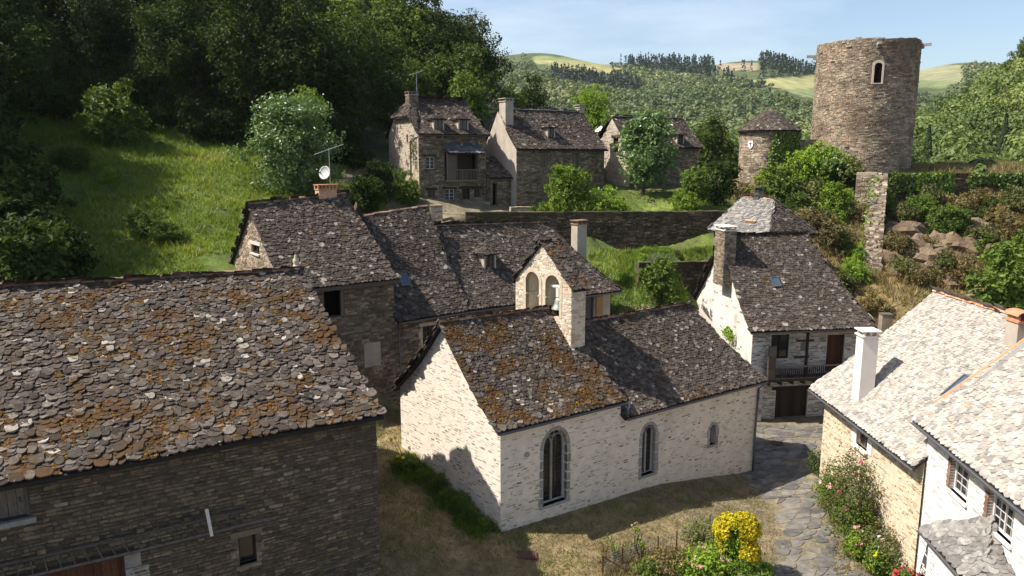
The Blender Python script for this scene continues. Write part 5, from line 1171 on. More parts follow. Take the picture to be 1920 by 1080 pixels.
tw_ = part('window', np.array(V), F, MT['ashlar'], tower); part('shutter', [P3(p, -.04) for p in wp], [tuple(range(n))], MT['dark'], tw_)  # near-black sheet in the arch stands for the unlit inside
for t, z, L in ((th0 - 1.45, at(1517, 103, 80)[2], 1.0), (th0 + 1.42, at(1712, 92, 80)[2], .9), (th0 + .18, at(1626, 85, 76)[2], .95)):
    d = np.array([math.cos(t), math.sin(t), 0]); b0 = np.array([TW[0], TW[1], z]) + d * (TR - .2); x = np.cross(UP, d)
    m = MB(); m.box(b0 - x * .14, x * .28, d * (L + .2) + UP * .05, UP * .26); m.box(b0 - x * .13 - UP * .2, x * .26, d * (L * .55), UP * .2); m.build('corbel', MT['greystone'], tower)
KT = (26.1, 77.5); KR = 2.75
ctw = thing('clock_tower', 'slim round tower with conical stone roof and white clock face', 'tower', (KT[0], KT[1], 11.5))
tk = math.atan2(-KT[1], -KT[0]); kz = at(1436, 243, 75)[2]
round_tower(ctw, KT, KR, 9.0, kz + .1, MT['stone_tower'], MT['mortar_tower'], tk - 2, tk + 2, ch_=.13, sw_=.34)
m = MB(); m.lathe((KT[0], KT[1], kz - .16), [(KR + .36, 0), (KR + .36, .1), (.62, 2.05), (0, 2.2)], 40); m.lathe((KT[0], KT[1], kz - .16), [(KR + .36, 0), (0, .05)], 40); kr = m.build('roof', MT['deck'], ctw)
rows = []; 
for k in range(15):
    f = k / 15; rr = (KR + .42) * (1 - f) + .62 * f; z = kz - .12 + 2.0 * f; nn = max(8, int(2 * math.pi * rr / .26))
    for i in range(nn): rows.append((2 * math.pi * (i + R.uniform(-.2, .2) + .5 * (k % 2)) / nn, rr, z))
A = np.array(rows); n = len(A); sl_ = math.atan2(2.0, KR - .2); M4 = np.zeros((n, 4, 4)); M4[:, 3, 3] = 1; ct, st = np.cos(A[:, 0]), np.sin(A[:, 0])
M4[:, :3, 0] = np.c_[-st, ct, 0 * st] * .27; M4[:, :3, 1] = np.c_[-ct * math.cos(sl_ - .12), -st * math.cos(sl_ - .12), np.full(n, math.sin(sl_ - .12))] * .42
M4[:, :3, 2] = np.c_[ct * math.sin(sl_), st * math.sin(sl_), np.full(n, math.cos(sl_))] * .03; M4[:, :3, 3] = np.c_[A[:, 1] * ct, A[:, 1] * st, A[:, 2] + .07] + np.array([KT[0], KT[1], 0])
scatter('roof_tile', 'tile', M4, R.integers(0, 14, n), MT['lauze'], kr, stuff='roof_tiles')
kt = math.atan2(at(1402, 271, 75.5)[1] - KT[1], at(1402, 271, 75.5)[0] - KT[0]); kt = tk - .62; kd = np.array([math.cos(kt), math.sin(kt), 0]); kx = np.array([-math.sin(kt), math.cos(kt), 0]); kc = np.array([KT[0], KT[1], at(1402, 271, 75.3)[2]]) + kd * (KR + .06)
hp = [(x * .8, y * .8) for x, y in [(0, -.55), (.36, -.2), (.4, .2), (.3, .45), (.12, .5), (0, .42), (-.12, .5), (-.3, .45), (-.4, .2), (-.36, -.2)]]
m = MB(); m.prism([kc + kx * p[0] + UP * p[1] for p in hp], kd * .06); cf = m.build('clock_face', MT['white'], ctw)
m = MB(); m.box(kc + kd * .07 - kx * .03 - UP * .28, kx * .06, kd * .02, UP * .5); m.box(kc + kd * .09 - kx * .14 + UP * .1, kx * .28, kd * .02, UP * .05); m.build('clock_hands', MT['zinc_dark'], cf)
def freewall(name, label, cat, p, q, z0, z1, t, pm, sm, n_ind=0, zq=None, **kw):
    p, q = np.array([*p, 0.]), np.array([*q, 0.]); U = unit(q - p); N = np.cross(U, UP); L = np.linalg.norm(q - p); zq = z1 if zq is None else zq
    w = thing(name, label, cat, tuple(p * .5 + q * .5 + UP * z0))
    m = MB(); m.prism([p - N * t + UP * z0, q - N * t + UP * z0, q - N * t + UP * zq, p - N * t + UP * z1], N * (t - .002)); m.build('core', MT[pm], w)
    k = dict(ch=.14, sw=.4, proud=.05, simple=True); k.update(kw)
    wall(w, p, U, [(0, z0), (L, z0), (L, zq), (0, z1)], (), MT[pm], MT[sm], n_ind=n_ind, **k)
    wall(w, p - N * t, -N * -1, rect(-t, 0, z0, z1), (), MT[pm], MT[sm], **k) if False else None
    m = MB(); x = 0.
    slope = abs(zq - z1) > 1
    if slope:
        D_ = q - p + UP * (zq - z1); Ls_ = np.linalg.norm(D_); D_ = D_ / Ls_; s0 = 0.
        while s0 < Ls_:
            w0 = -t - .08
            while w0 < .08:
                a_, b_ = R.uniform(.18, .42), R.uniform(.2, .45); m.box(p + UP * (z1 - .15) + D_ * (s0 + R.uniform(-.08, .08)) + N * w0, unit(D_ + N * R.normal(0, .12)) * a_, N * b_, UP * R.uniform(.12, .42)); w0 += b_ * .9
            s0 += .26
    while x < L and not slope:
        l = min(R.uniform(.4, .8), L - x); zz = z1 + (zq - z1) * x / L
        m.box(p + U * x - N * (t + .05) + UP * zz, U * (l - .02), N * (t + .12), UP * R.uniform(.06, .11)); x += l
    m.build('coping', MT[sm], w, kind='stuff'); w['kind'] = 'thing'; return w
freewall('retaining_wall', 'long dark retaining wall holding up the terrace lawn', 'wall', (-3.8, 60.9), (20, 61.45), 7.6, 11.45, .6, 'stone_dark', 'stone_dark', zq=11.5)
freewall('retaining_wall', 'low garden wall below the lavender bed', 'wall', (9.6, 56.0), (18.2, 56.9), 5.4, 8.0, .5, 'stone_dark', 'stone_dark')
freewall('low_wall', 'short low brown wall beside the paved terrace in front of the long terrace house', 'wall', at(957, 403, 62.5)[:2], at(1004, 403, 62.9)[:2], 10.8, 11.75, .4, 'stone_gold', 'stone_gold')
freewall('low_wall', 'short low wall at the end of the paved terrace by the tall terrace house', 'wall', at(806, 405, 61.2)[:2], at(830, 408, 61.3)[:2], 10.4, 12.0, .5, 'stone_gold', 'stone_gold')
freewall('castle_wall', 'ivy-hung castle terrace wall right of the great tower', 'wall', (35.6, 71.6), (60, 71.4), 9.5, 14.35, .9, 'stone_dark', 'stone_dark')
freewall('castle_wall', 'short broken wall linking clock tower and great tower', 'wall', (28.3, 78.4), (31.6, 79.0), 10, at(1503, 263, 78.6)[2], .7, 'mortar_tower', 'stone_tower')
bt = thing('buttress', 'tall pale stone buttress below the foot of the great tower', 'buttress', (34, 70.4, 8))
bo2 = at(1606, 400, 70.6); BU = hv(50)
wall(bt, np.array([bo2[0], bo2[1] + .6, 0]) , hv(115), rect(0, 1.75, 5, 14.3), (), MT['mortar_tower'], MT['stone_tower'], ch=.14, sw=.36, proud=.05, simple=True)
pb = np.array([bo2[0], bo2[1] + .6, 0]) + hv(115) * 1.75
wall(bt, pb, hv(25), rect(0, 2.2, 5, 14.3), (), MT['mortar_tower'], MT['stone_brown'], ch=.14, sw=.36, proud=.05, simple=True)  # darker stone on this face paints in its shaded side
m = MB(); p0 = np.array([bo2[0], bo2[1] + .6, 0]); m.prism([p0 + UP * 14.3, pb + UP * 14.3, pb + hv(25) * 2.2 + UP * 14.3, p0 + hv(25) * 2.2 + UP * 14.3], UP * .2); m.build('coping', MT['stone_tower'], bt)
freewall('rampart_wall', 'pale rampart wall running down the castle slope toward the village', 'wall', (33.9, 70.4), (27.9, 58.2), 3.5, 14.25, .95, 'mortar_brown', 'stone_brown', zq=7.35)
fp = at(1655, 590, 46.5); pil = thing('gate_pillar', 'pale stone gate pillar behind the golden stone house', 'pillar', (fp[0], fp[1], 1))
m = MB(); m.box(fp - UP * 3.5, hv(95) * .65, hv(5) * .6, UP * 3.45); b = m.build('shaft', MT['stone_tower'], pil); m = MB(); m.box(fp - UP * .048 - hv(95) * .03 - hv(5) * .03, hv(95) * .71, hv(5) * .66, UP * .07); m.build('cap', MT['stone_brown'], pil)

# ------------------------------------------------------------------ plants
def leaves(P, Nn, size, rnd, aspect=.55, fold=.12):
    n = len(P); t = R.normal(0, 1, (n, 3)); t -= (t * Nn).sum(1)[:, None] * Nn; t /= np.linalg.norm(t, axis=1)[:, None] + 1e-9; s = np.cross(Nn, t)
    L = (size * R.uniform(.6, 1.35, n))[:, None]; W_ = L * aspect
    V = np.stack([P - t * L / 2, P + s * W_ / 2 + Nn * L * fold, P + t * L / 2, P - s * W_ / 2 + Nn * L * fold], 1).reshape(-1, 3)
    return V, np.arange(4 * n).reshape(n, 4), np.repeat(rnd, 4)
def crown_cloud(lobes, n, leaf, clump=14, tight=.5, seed=0, low=.45):
    "leaves in clumps through a set of lobes; uneven, with gaps"
    lobes = np.array(lobes, float); vol = lobes[:, 3] * lobes[:, 4] * lobes[:, 5]; m = max(1, n // clump)
    k = R.choice(len(lobes), m, p=vol / vol.sum()); d = R.normal(0, 1, (m, 3)); d /= np.linalg.norm(d, axis=1)[:, None]
    r = low + (1 - low) * R.random(m) ** .5; r *= 1 + .16 * R.normal(0, 1, m)
    C_ = lobes[k, :3] + d * lobes[k, 3:] * r[:, None]; cr_ = R.random(m)
    P = np.repeat(C_, clump, 0) + R.normal(0, 1, (m * clump, 3)) * np.repeat(lobes[k, 3:].mean(1) * .16 * tight * 2 * R.uniform(.6, 1.3, m), clump)[:, None]
    dd = np.repeat(d, clump, 0); N_ = dd * .7 + R.normal(0, .6, dd.shape) + np.array([0, 0, .45]); N_ /= np.linalg.norm(N_, axis=1)[:, None]
    rn = np.clip(np.repeat(cr_, clump) * .65 + R.random(m * clump) * .35, 0, 1)
    return leaves(P, N_, leaf, rn)
def lobed(R_, H, z0, k=7, seed=0):
    "many small lobes spread through a crown of radius R_ from height z0 to H"
    out = [(0, 0, (z0 + H) / 2, R_ * .55, R_ * .55, (H - z0) * .36)]
    for i in range(2 * k):
        t = 2.4 * i + R.uniform(-.5, .5); f_ = R.uniform(.12, .97); z = z0 + (H - z0) * f_; f = max(.25, 1 - abs(f_ - .42) * 1.25); rr = R_ * R.uniform(.35, .9) * f
        s = R_ * R.uniform(.17, .36); out.append((rr * math.cos(t), rr * math.sin(t), z, s * R.uniform(.8, 1.3), s * R.uniform(.8, 1.3), s * R.uniform(.55, .9)))
    return out
def trunk_mb(H, r, lobes, n=5):
    m = MB(); bend = R.uniform(-.25, .25, 2); top = np.array([bend[0], bend[1], H * .62])
    m.path([(0, 0, -.4), (bend[0] * .3, bend[1] * .3, H * .2), (bend[0] * .7, bend[1] * .7, H * .42), top], [r * 1.35, r, r * .75, r * .4], 7)
    for l in lobes[1:n + 1]:
        s = R.uniform(.25, .5); b = top * s / .62 * .9; e = np.array(l[:3]); m.path([b, b * .5 + e * .5 + np.array([0, 0, .25]), e], [r * .42, r * .28, r * .1], 5)
    return m
CROWNS = {}
def tree_kind(key, R_, H, z0, n, leaf, mat, k=7, tr=.2, clump=14, tight=.5):
    lb = lobed(R_, H, z0, k); V, F, rn = crown_cloud(lb, n, leaf, clump, tight)
    t = trunk_mb(H, tr, lb); CROWNS[key] = (mesh_np('crown', V, F, MT[mat], rn), mesh_np('trunk', np.array(t.V), t.F, MT['bark'], np.array(t.r)))
def put_tree(name, label, key, x, y, s=1., rz=None, group=None, cat='tree', sz=None, dz=0., z=None):
    z = gz(x, y) if z is None else z
    o = thing(name, label, cat, (x, y, z + dz), group); o.rotation_euler = (0, 0, R.uniform(0, 6.28) if rz is None else rz); o.scale = (s, s, s if sz is None else sz)
    for nm, me in zip(('crown', 'trunk'), CROWNS[key]):
        c = bpy.data.objects.new(nm, me); COL.objects.link(c); c.parent = o
    return o
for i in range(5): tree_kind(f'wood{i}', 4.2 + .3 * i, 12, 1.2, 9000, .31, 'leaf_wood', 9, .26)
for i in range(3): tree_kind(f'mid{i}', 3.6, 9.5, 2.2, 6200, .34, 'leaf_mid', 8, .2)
for i in range(2): tree_kind(f'lime{i}', 3.5, 8.5, 1.6, 6500, .30, 'leaf_lime', 8, .18)
tree_kind('fig', 4.3, 7.2, -.3, 16000, .27, 'leaf_fig', 20, .2, clump=10)
tree_kind('fig2', 2.6, 5.8, .3, 9000, .26, 'leaf_fig', 13, .14, clump=10)
for i in range(3): tree_kind(f'bush{i}', 1.5, 2.0, -.3, 4600, .15, 'leaf_mid', 11, .05)
for i in range(2): tree_kind(f'limebush{i}', 1.6, 2.0, -.4, 5600, .15, 'leaf_lime', 13, .05)
for i in range(2): tree_kind(f'olivebush{i}', 1.5, 1.9, .05, 2400, .17, 'leaf_olive', 7, .05)
for i in range(3): tree_kind(f'drybush{i}', 1.5, 1.5, .0, 2400, .16, 'leaf_dry', 8, .05)
tree_kind('garden', 2.0, 4.2, .7, 4600, .24, 'leaf_mid', 8, .1)
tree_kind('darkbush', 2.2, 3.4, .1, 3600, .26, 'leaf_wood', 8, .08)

# the wood on the shaded slope
pts = []; tries = 0
def wood_ok(x, y):
    if x < -75 or x > 8: return False
    lim = 70 if x < -14 else (82 if x < -4 else 92 + (x + 4) * .9)
    if x < -36: lim = 70 - (-36 - x) * 1.2
    return y > lim
while len(pts) < 190 and tries < 20000:
    tries += 1; x, y = R.uniform(-78, 8), R.uniform(45, 150)
    if not wood_ok(x, y): continue
    px, py = seen(np.array([x, y, gz(x, y) + 5])); 
    if px < -330 or px > 880: continue
    dmin = 4.2 if y < 105 else 6.0
    if all((x - a) ** 2 + (y - b) ** 2 > dmin ** 2 for a, b in pts): pts.append((x, y))
for i, (x, y) in enumerate(pts):
    s_ = R.uniform(.8, 1.2)
    while s_ > .45:
        px, py = seen(np.array([x + 3, y, gz(x, y) + 12.4 * s_]))
        if py > (px - 835) * .72 - 30: break
        s_ -= .08
    if s_ <= .45: continue
    put_tree('broadleaf_tree', 'broadleaf tree in the dark wood on the slope above the meadow', f'wood{i % 5}' if (x < -28 or i % 4 == 0) else f'mid{i % 3}', x, y, s_, group='trees of the dark wood')  # trees further right take paler leaves, painting in sunlit crowns
for i in range(46):
    x = -44 + i * 1.0 + R.uniform(-.5, .5); y = (69.5 if x < -14 else 81.5) - (1.2 * (-36 - x) if x < -36 else 0) + R.uniform(-2.2, 2.0)
    if x > -3: break
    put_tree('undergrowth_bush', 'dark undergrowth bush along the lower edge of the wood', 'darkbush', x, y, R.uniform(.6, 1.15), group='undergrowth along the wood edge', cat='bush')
# trees up the bank left of the picture that shade the meadow
sp = 0
for x, y in [(-55,36),(-58,46),(-62,54),(-62,40),(-66,50),(-66,62),(-57,66),(-70,70),(-72,56),(-60,30),(-68,33),(-75,44),(-78,62),(-40,44),(-41,50.5),(-38,37),(-43,39),(-39,56),(-43,58),(-33,43.5),(-36,50),(-37.5,54)]:
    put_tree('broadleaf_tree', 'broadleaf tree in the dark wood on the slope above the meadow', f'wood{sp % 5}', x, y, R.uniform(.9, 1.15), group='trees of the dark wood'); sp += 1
def P_(px, py, Y): p = at(px, py, Y); return p[0], p[1]
for px, Y, key, s, nm, lb in [
    (550, 59, 'fig', 1.0, 'fig_tree', 'big round fig tree at the top of the meadow behind the dish'),
    (575, 65, 'lime0', .85, 'young_tree', 'tall thin light green tree rising behind the big fig tree'),
    (232, 63, 'bush0', 2.3, 'round_tree', 'rounded sunlit tree alone at the dark edge of the meadow'),
    (655, 84, 'mid1', 1.05, 'broadleaf_tree', 'lighter sunlit tree standing out of the dark wood above the fig'),
    (870, 86, 'mid2', 1.1, 'broadleaf_tree', 'tall yellowish green tree right behind the tall terrace house'),
    (955, 88, 'mid0', .8, 'broadleaf_tree', 'dark bushy tree at the edge of the wood above the plastered gable'),
    (895, 100, 'wood2', 1.1, 'oak_tree', 'spreading oak on the skyline at the end of the wood'),
    (700, 86, 'lime0', .95, 'broadleaf_tree', 'light green tree above the wall left of the tall terrace house chimney'),
    (790, 92, 'mid1', 1.15, 'broadleaf_tree', 'sunlit tree on the slope straight above the chimney of the tall terrace house'),  # added wood trees here look sunlit through their paler leaf colour
    (835, 98, 'mid2', 1.2, 'broadleaf_tree', 'tall open tree on the skyline left of the spreading oak'),
    (745, 95, 'mid0', 1.2, 'broadleaf_tree', 'rounded tree in the wood just left of the terrace house antenna'),
    (1000, 96, 'wood1', .7, 'broadleaf_tree', 'low dark tree left of the bright lime green tree'),
    (1105, 97, 'lime1', 1.0, 'lime_tree', 'bright lime green tree behind the long terrace house'),
    (1140, 84, 'limebush0', 1.8, 'lime_shrub', 'bright green shrub between the two farther terrace houses'),
    (1185, 90, 'mid1', .6, 'small_tree', 'small green tree above the ridge of the farthest terrace house'),
    (1204, 71, 'fig2', 1.35, 'fig_tree', 'leafy fig tree in front of the farthest terrace house'),
    (1330, 90, 'mid2', .75, 'broadleaf_tree', 'green tree in the gap left of the clock tower'),
    (1358, 100, 'lime1', .7, 'small_tree', 'sunlit small tree just left of the clock tower'),
    (1240, 54.2, 'garden', .95, 'garden_tree', 'round leafy young tree in the sunken garden below the lavender'),
    (1300, 65, 'garden', .85, 'garden_tree', 'bushy tree at the right end of the terrace lawn'),
    (1283, 64.5, 'limebush1', 1.1, 'young_tree', 'small young tree on the terrace lawn beside the bushy tree')]:
    x, y = P_(px, 400, Y); put_tree(nm, lb, key, x, y, s)
for px, py, Y, key, s, lb in [
    (1062, 395, 63.5, 'limebush0', 1.8, 'large clipped light green bush on the terrace lawn, left of its twin'),
    (1130, 392, 64.3, 'limebush1', 1.5, 'large light green bush on the terrace lawn, right of its twin'),
    (1000, 400, 62.6, 'bush0', .55, 'low green plants at the left end of the terrace lawn'),
    (1196, 390, 63, 'limebush0', .38, 'tiny green shrub alone on the terrace lawn'),
    (745, 350, 63.5, 'bush1', 1.2, 'hedge bush against the left gable of the tall terrace house'),
    (765, 352, 63.2, 'bush2', 1.1, 'right part of the hedge below the gable of the tall terrace house'),
    (712, 370, 61, 'darkbush', 1.0, 'dark feathery shrub left of the tall terrace house'),
    (690, 380, 57, 'darkbush', .9, 'dark shrub beside the road behind the long house'),
    (1270, 520, 54.6, 'limebush1', .75, 'light green bush right of the young garden tree'),
    (1115, 470, 57.2, 'limebush0', .45, 'pale round bush at the left end of the lavender bed'),
    (1345, 360, 68, 'darkbush', 1.25, 'dark bush under the farthest terrace house'),
    (1160, 420, 62.4, 'bush0', .4, 'small weed bush on the lawn edge')]:
    x, y = P_(px, py, Y); put_tree('bush', lb, key, x, y, s, cat='bush')
# shrubs on the left bank
lf = 0
for px, py, Y, key, s in [(30, 470, 42, 'darkbush', 1.5), (75, 440, 47, 'darkbush', 1.2), (10, 380, 46, 'bush0', 2.0), (110, 500, 40, 'darkbush', 1.1), (60, 505, 37, 'darkbush', 1.5), (-30, 430, 44, 'darkbush', 2.0)]:
    x, y = P_(px, py, Y); lf += 1; put_tree('bush', 'dark leafy shrub in the thicket at the left edge of the meadow', key, x, y, s, cat='bush', group='thicket at the left edge')
for px, py, Y, key, s in [(275, 395, 48, 'bush1', .8), (300, 405, 47.2, 'bush0', .7), (255, 400, 48.5, 'bush2', .7), (330, 398, 47.5, 'bush1', .55), (150, 350, 56, 'bush2', .9), (120, 345, 56, 'bush0', .7), (205, 350, 55, 'limebush0', .5)]:
    x, y = P_(px, py, Y); put_tree('bush', 'small leafy weed bush growing in the meadow', key, x, y, s, cat='bush', group='weed bushes in the meadow')

# castle slope: green and dry shrubs
cs = [(1590, 430, 66.5, 'olivebush0', .9), (1585, 380, 69.5, 'limebush0', .9), (1600, 505, 59.5, 'limebush1', .7), (1648, 440, 66.5, 'drybush1', .8), (1650, 500, 61, 'drybush0', .8), (1640, 470, 63.5, 'olivebush1', .6), (1655, 400, 69.8, 'limebush1', .9), (1455, 330, 73, 'limebush1', 1.9), (1500, 320, 74, 'limebush0', 2.0), (1545, 320, 75, 'limebush1', 1.9), (1580, 340, 74, 'olivebush0', 1.7), (1470, 355, 70, 'bush0', 1.9), (1440, 360, 71, 'olivebush1', 1.2), (1520, 380, 69, 'olivebush0', 1.7), (1490, 395, 67, 'bush1', 1.3),
      (1560, 400, 67, 'limebush0', 1.4), (1540, 440, 63, 'olivebush0', 1.4), (1575, 450, 62, 'drybush0', 1.3), (1575, 490, 60, 'olivebush1', 1.1), (1550, 490, 60, 'drybush1', 1.3), (1520, 470, 61, 'drybush2', 1.3), (1600, 520, 57, 'limebush1', .9), (1580, 530, 56, 'olivebush0', 1.1), (1640, 555, 54, 'drybush2', .9),
      (1500, 440, 63.5, 'drybush0', 1.3), (1400, 365, 74, 'drybush1', 1.2), (1425, 375, 72, 'drybush2', 1.2),
      (1680, 435, 68, 'drybush0', 1.1), (1700, 450, 66, 'olivebush1', 1.2), (1675, 500, 61, 'drybush2', 1.2), (1720, 430, 67, 'bush2', 1.4), (1760, 460, 65, 'bush1', 1.3), (1790, 455, 65, 'bush0', 1.2), (1740, 490, 61, 'drybush0', 1.1), (1775, 530, 57, 'olivebush1', 1.1), (1810, 540, 56, 'drybush2', 1.5), (1720, 540, 56, 'drybush2', 1.0), (1690, 530, 57, 'olivebush0', .9), (1840, 480, 62, 'olivebush0', 1.2), (1870, 440, 66, 'drybush0', 1.2), (1800, 420, 68, 'drybush2', 1.4), (1850, 430, 67, 'bush1', 1.0), (1900, 420, 68, 'olivebush0', 1.4), (1835, 420, 68.5, 'drybush1', 1.4), (1745, 400, 69.5, 'olivebush1', 1.3), (1780, 405, 69.5, 'drybush0', 1.2), (1900, 470, 62, 'drybush2', 1.6)]
for px, py, Y, key, s in cs:
    x, y = P_(px, py, Y); side = 'left of' if px < 1606 else 'right of'
    knd = 'dry brown' if 'dry' in key else ('olive green' if 'olive' in key else 'green')
    put_tree('shrub', f'{knd} shrub on the castle slope {side} the tall pale buttress', key, x, y, s, cat='shrub', group=f'{knd} shrubs {side} the buttress')
for px, py, Y, s, lb in [(1885, 520, 50, 1.5, 'light green tree over a white wall at the right edge'), (1920, 500, 52, 1.5, 'light green tree cut off by the right edge of the picture')]:
    x, y = P_(px, py, Y); put_tree('leafy_tree', lb, 'garden', x, y, s)
wp_ = at(1870, 575, 48); ww = thing('white_wall', 'bright white garden wall seen through the tree at the right edge', 'wall', (wp_[0], wp_[1], 3), kind='thing')
m = MB(); m.box(np.array([wp_[0] - 1.5, wp_[1], 2.5]), hv(75) * 9, hv(-15) * .3, UP * 3.2); m.build('wall', MT['white_house'], ww); m = MB(); m.box(np.array([wp_[0] - 1.6, wp_[1] - .05, 5.702]), hv(75) * 9.2, hv(-15) * .4, UP * .1); m.build('coping', MT['render_white'], ww)
st = thing('garden_steps', 'brown steps climbing the slope behind the golden stone house', 'steps', tuple(at(1830, 545, 53)))
for k in range(7): p = at(1812 + k * 6, 560 - k * 6, 52 + k * .35); m = MB(); m.box(p - UP * .4, hv(80) * 1.3, hv(-10) * .45, UP * .4); m.build('step', MT['stone_brown'], st)
gp_ = at(1665, 560, 48.5); put_tree('juniper', 'feathery green juniper behind the gate pillar', 'bush1', at(1640, 580, 49)[0], 49, 1.5, cat='shrub')

for i in range(20):
    x = 9.5 + i * .48 + R.uniform(-.3, .3); y = 58.2 + R.uniform(-.4, 1.6) + (x - 9.5) * .05
    put_tree('ground_shrub', 'low yellow green shrub on the bank under the long retaining wall', ('olivebush0', 'limebush0', 'bush1', 'limebush1')[i % 4], x, y, R.uniform(.3, .5), sz=R.uniform(.22, .4), group='low shrubs on the terrace bank', cat='shrub')
for px, Y, s, lb in ((1905, 150, .75, 'tree rising above the right hilltop at the edge of the picture'), (1870, 152, .5, 'smaller tree on the right hilltop next to the edge tree')):
    x, y = P_(px, 300, Y); put_tree('hilltop_tree', lb, 'mid1', x, y, s)
# cypresses
def cypress(lb, px, Y, H):
    x, y = P_(px, 300, Y); z = gz(x, y); o = thing('cypress_tree', lb, 'tree', (x, y, z)); n = 2600; h = R.random(n) ** .8; r = (.75 * np.sin(np.pi * (.08 + .92 * (1 - h)) * .62) ) * (1 - h * .45); t = R.uniform(0, 6.28, n); rr = r * R.uniform(.7, 1.08, n)
    P = np.c_[rr * np.cos(t), rr * np.sin(t), .4 + h * (H - .4)] + np.array([x, y, z]); N_ = np.c_[np.cos(t), np.sin(t), R.uniform(.3, 1, n)]; N_ /= np.linalg.norm(N_, axis=1)[:, None]
    V, F, rn = leaves(P, N_, .36, R.random(n), .4); part('crown', V, F, MT['leaf_cyp'], o, rn); m = MB(); m.tube((x, y, z - .3), (x, y, z + 1.4), .14, .1); m.build('trunk', MT['bark'], o)
cypress('slim dark cypress closest to the great tower on the right', 1737, 106, 6.3); cypress('slim cypress near the right edge above the ivy wall', 1878, 104, 6.9)

# ivy
def ivy(name, lb, P, N_, size=.22, mat='leaf_ivy'):
    n = len(P); N2 = N_ + R.normal(0, .45, (n, 3)) + np.array([0, 0, .25]); N2 /= np.linalg.norm(N2, axis=1)[:, None]
    V, F, rn = leaves(P + N_ * R.uniform(.02, .3, n)[:, None], N2, size, np.clip(R.beta(2, 2, n), 0, 1), .8)
    c = P.mean(0); o = thing(name, lb, 'ivy', (c[0], c[1], P[:, 2].min())); part('foliage', V, F, MT[mat], o, rn)
def noise_keep(P, f, thr, s=0): return np.array([mnoise.noise(Vector(p * f) + Vector((s, 0, 0))) > thr for p in P])
n = 9000; u = R.uniform(0, 24, n); z = 14.4 - R.random(n) ** 1.2 * 3.6; P = np.c_[35.6 + u, 71.55 - u * .008, z]
k = noise_keep(P, .55, -.25, 3) & ((z > 12.5 + np.sin(u * 1.1) * .9 + np.sin(u * 3.7) * .5) | (u < 5)); P = P[k]; ivy('ivy', 'dark ivy hanging over the top of the castle terrace wall', P, np.tile([-.25, -1., .1], (len(P), 1)), .24)
n = 2600; u = R.uniform(.1, 6, n); z = R.uniform(10.6, 14.5, n); P = np.c_[35.7 + u, np.full(n, 71.35), z]; P = P[noise_keep(P, .5, -.12, 7)]; ivy('ivy', 'bright yellow green ivy on the wall just right of the buttress', P, np.tile([0, -1., 0], (len(P), 1)), .3)
n = 3600; t = R.uniform(tk + .05, tk + 1.75, n); z = R.uniform(10.5, kz - .15, n); keep = (z < kz - .2 - np.maximum(0, (.25 - (t - tk))) * 9); t, z = t[keep], z[keep]
N_ = np.c_[np.cos(t), np.sin(t), 0 * t]; P = np.array([KT[0], KT[1], 0]) + N_ * KR; P[:, 2] = z; ivy('ivy', 'thick ivy covering the shaded right side of the clock tower', P, N_, .3)
n = 5200; P = np.c_[R.uniform(28.5, 34.5, n), R.uniform(72.5, 76.5, n), np.zeros(n)]; P[:, 2] = ground_z(P[:, 0], P[:, 1]) + 2.6 * np.exp(-((P[:, 0] - 31) / 2.4) ** 2) * R.uniform(.55, 1.05, n) + .2
ivy('ivy', 'mound of bright ivy heaped between the clock tower and the great tower', P, np.tile([-.3, -.7, .6], (n, 1)), .34)
n = 500; P = np.c_[R.uniform(0, 1, n), np.zeros(n), R.uniform(12, 17.8, n)]; Pw = h1.o + b1 * (P[:, :1] * 1.2 + .3) + np.outer(P[:, 2], UP); N_ = np.cross(-b1, UP); Pw = Pw[noise_keep(Pw, .9, -.05)]; ivy('ivy', 'thin ivy climbing the gable corner of the tall terrace house', Pw, np.tile(N_, (len(Pw), 1)), .16, 'leaf_olive')

n = 700; f = R.random(n); P = np.c_[33.9 - 5.3 * f, 70.4 - 10.6 * f, 14.3 - 6.85 * f] + R.normal(0, .28, (n, 3)); P = P[noise_keep(P, .8, .08, 5)]; ivy('ivy', 'ivy patches growing over the rampart wall on the castle slope', P, np.tile([-.6, -.5, .6], (len(P), 1)), .24)
# rocks breaking through the castle slope
for i, (px, py, Y, s) in enumerate(((1690, 470, 64.5, 1.5), (1715, 500, 61.5, 1.6), (1745, 520, 59.5, 1.5), (1700, 540, 57.5, 1.3), (1765, 490, 62.5, 1.4), (1800, 500, 61.5, 1.3), (1660, 520, 59.5, 1.0), (1830, 460, 65, 1.3), (1730, 455, 66, 1.2), (1790, 545, 56.5, 1.2), (1875, 500, 61, 1.3), (1670, 455, 66, 1.0))):
    x, y = P_(px, py, Y); z = gz(x, y); V = []; F = []; nu_, nv_ = 14, 8; sd = R.uniform(0, 50)
    for a in range(nv_ + 1):
        for b in range(nu_):
            t, p = math.pi * a / nv_, 2 * math.pi * b / nu_; d = np.array([math.sin(t) * math.cos(p), math.sin(t) * math.sin(p), math.cos(t)])
            q = 1 + .55 * mnoise.noise(Vector(d * 1.6) + Vector((sd, 0, 0))) + .3 * mnoise.noise(Vector(d * 4) + Vector((0, sd, 0))); V.append(np.array([x, y, z + .1]) + d * q * s * np.array([1.1, .9, .75]))
    for a in range(nv_):
        for b in range(nu_): F.append((a * nu_ + b, (a + 1) * nu_ + b, (a + 1) * nu_ + (b + 1) % nu_, a * nu_ + (b + 1) % nu_))
    tag(part('rock', np.array(V), F, MT['rock']), 'brown rock breaking through the dry castle slope right of the buttress', 'rock', 'rocks on the castle slope')
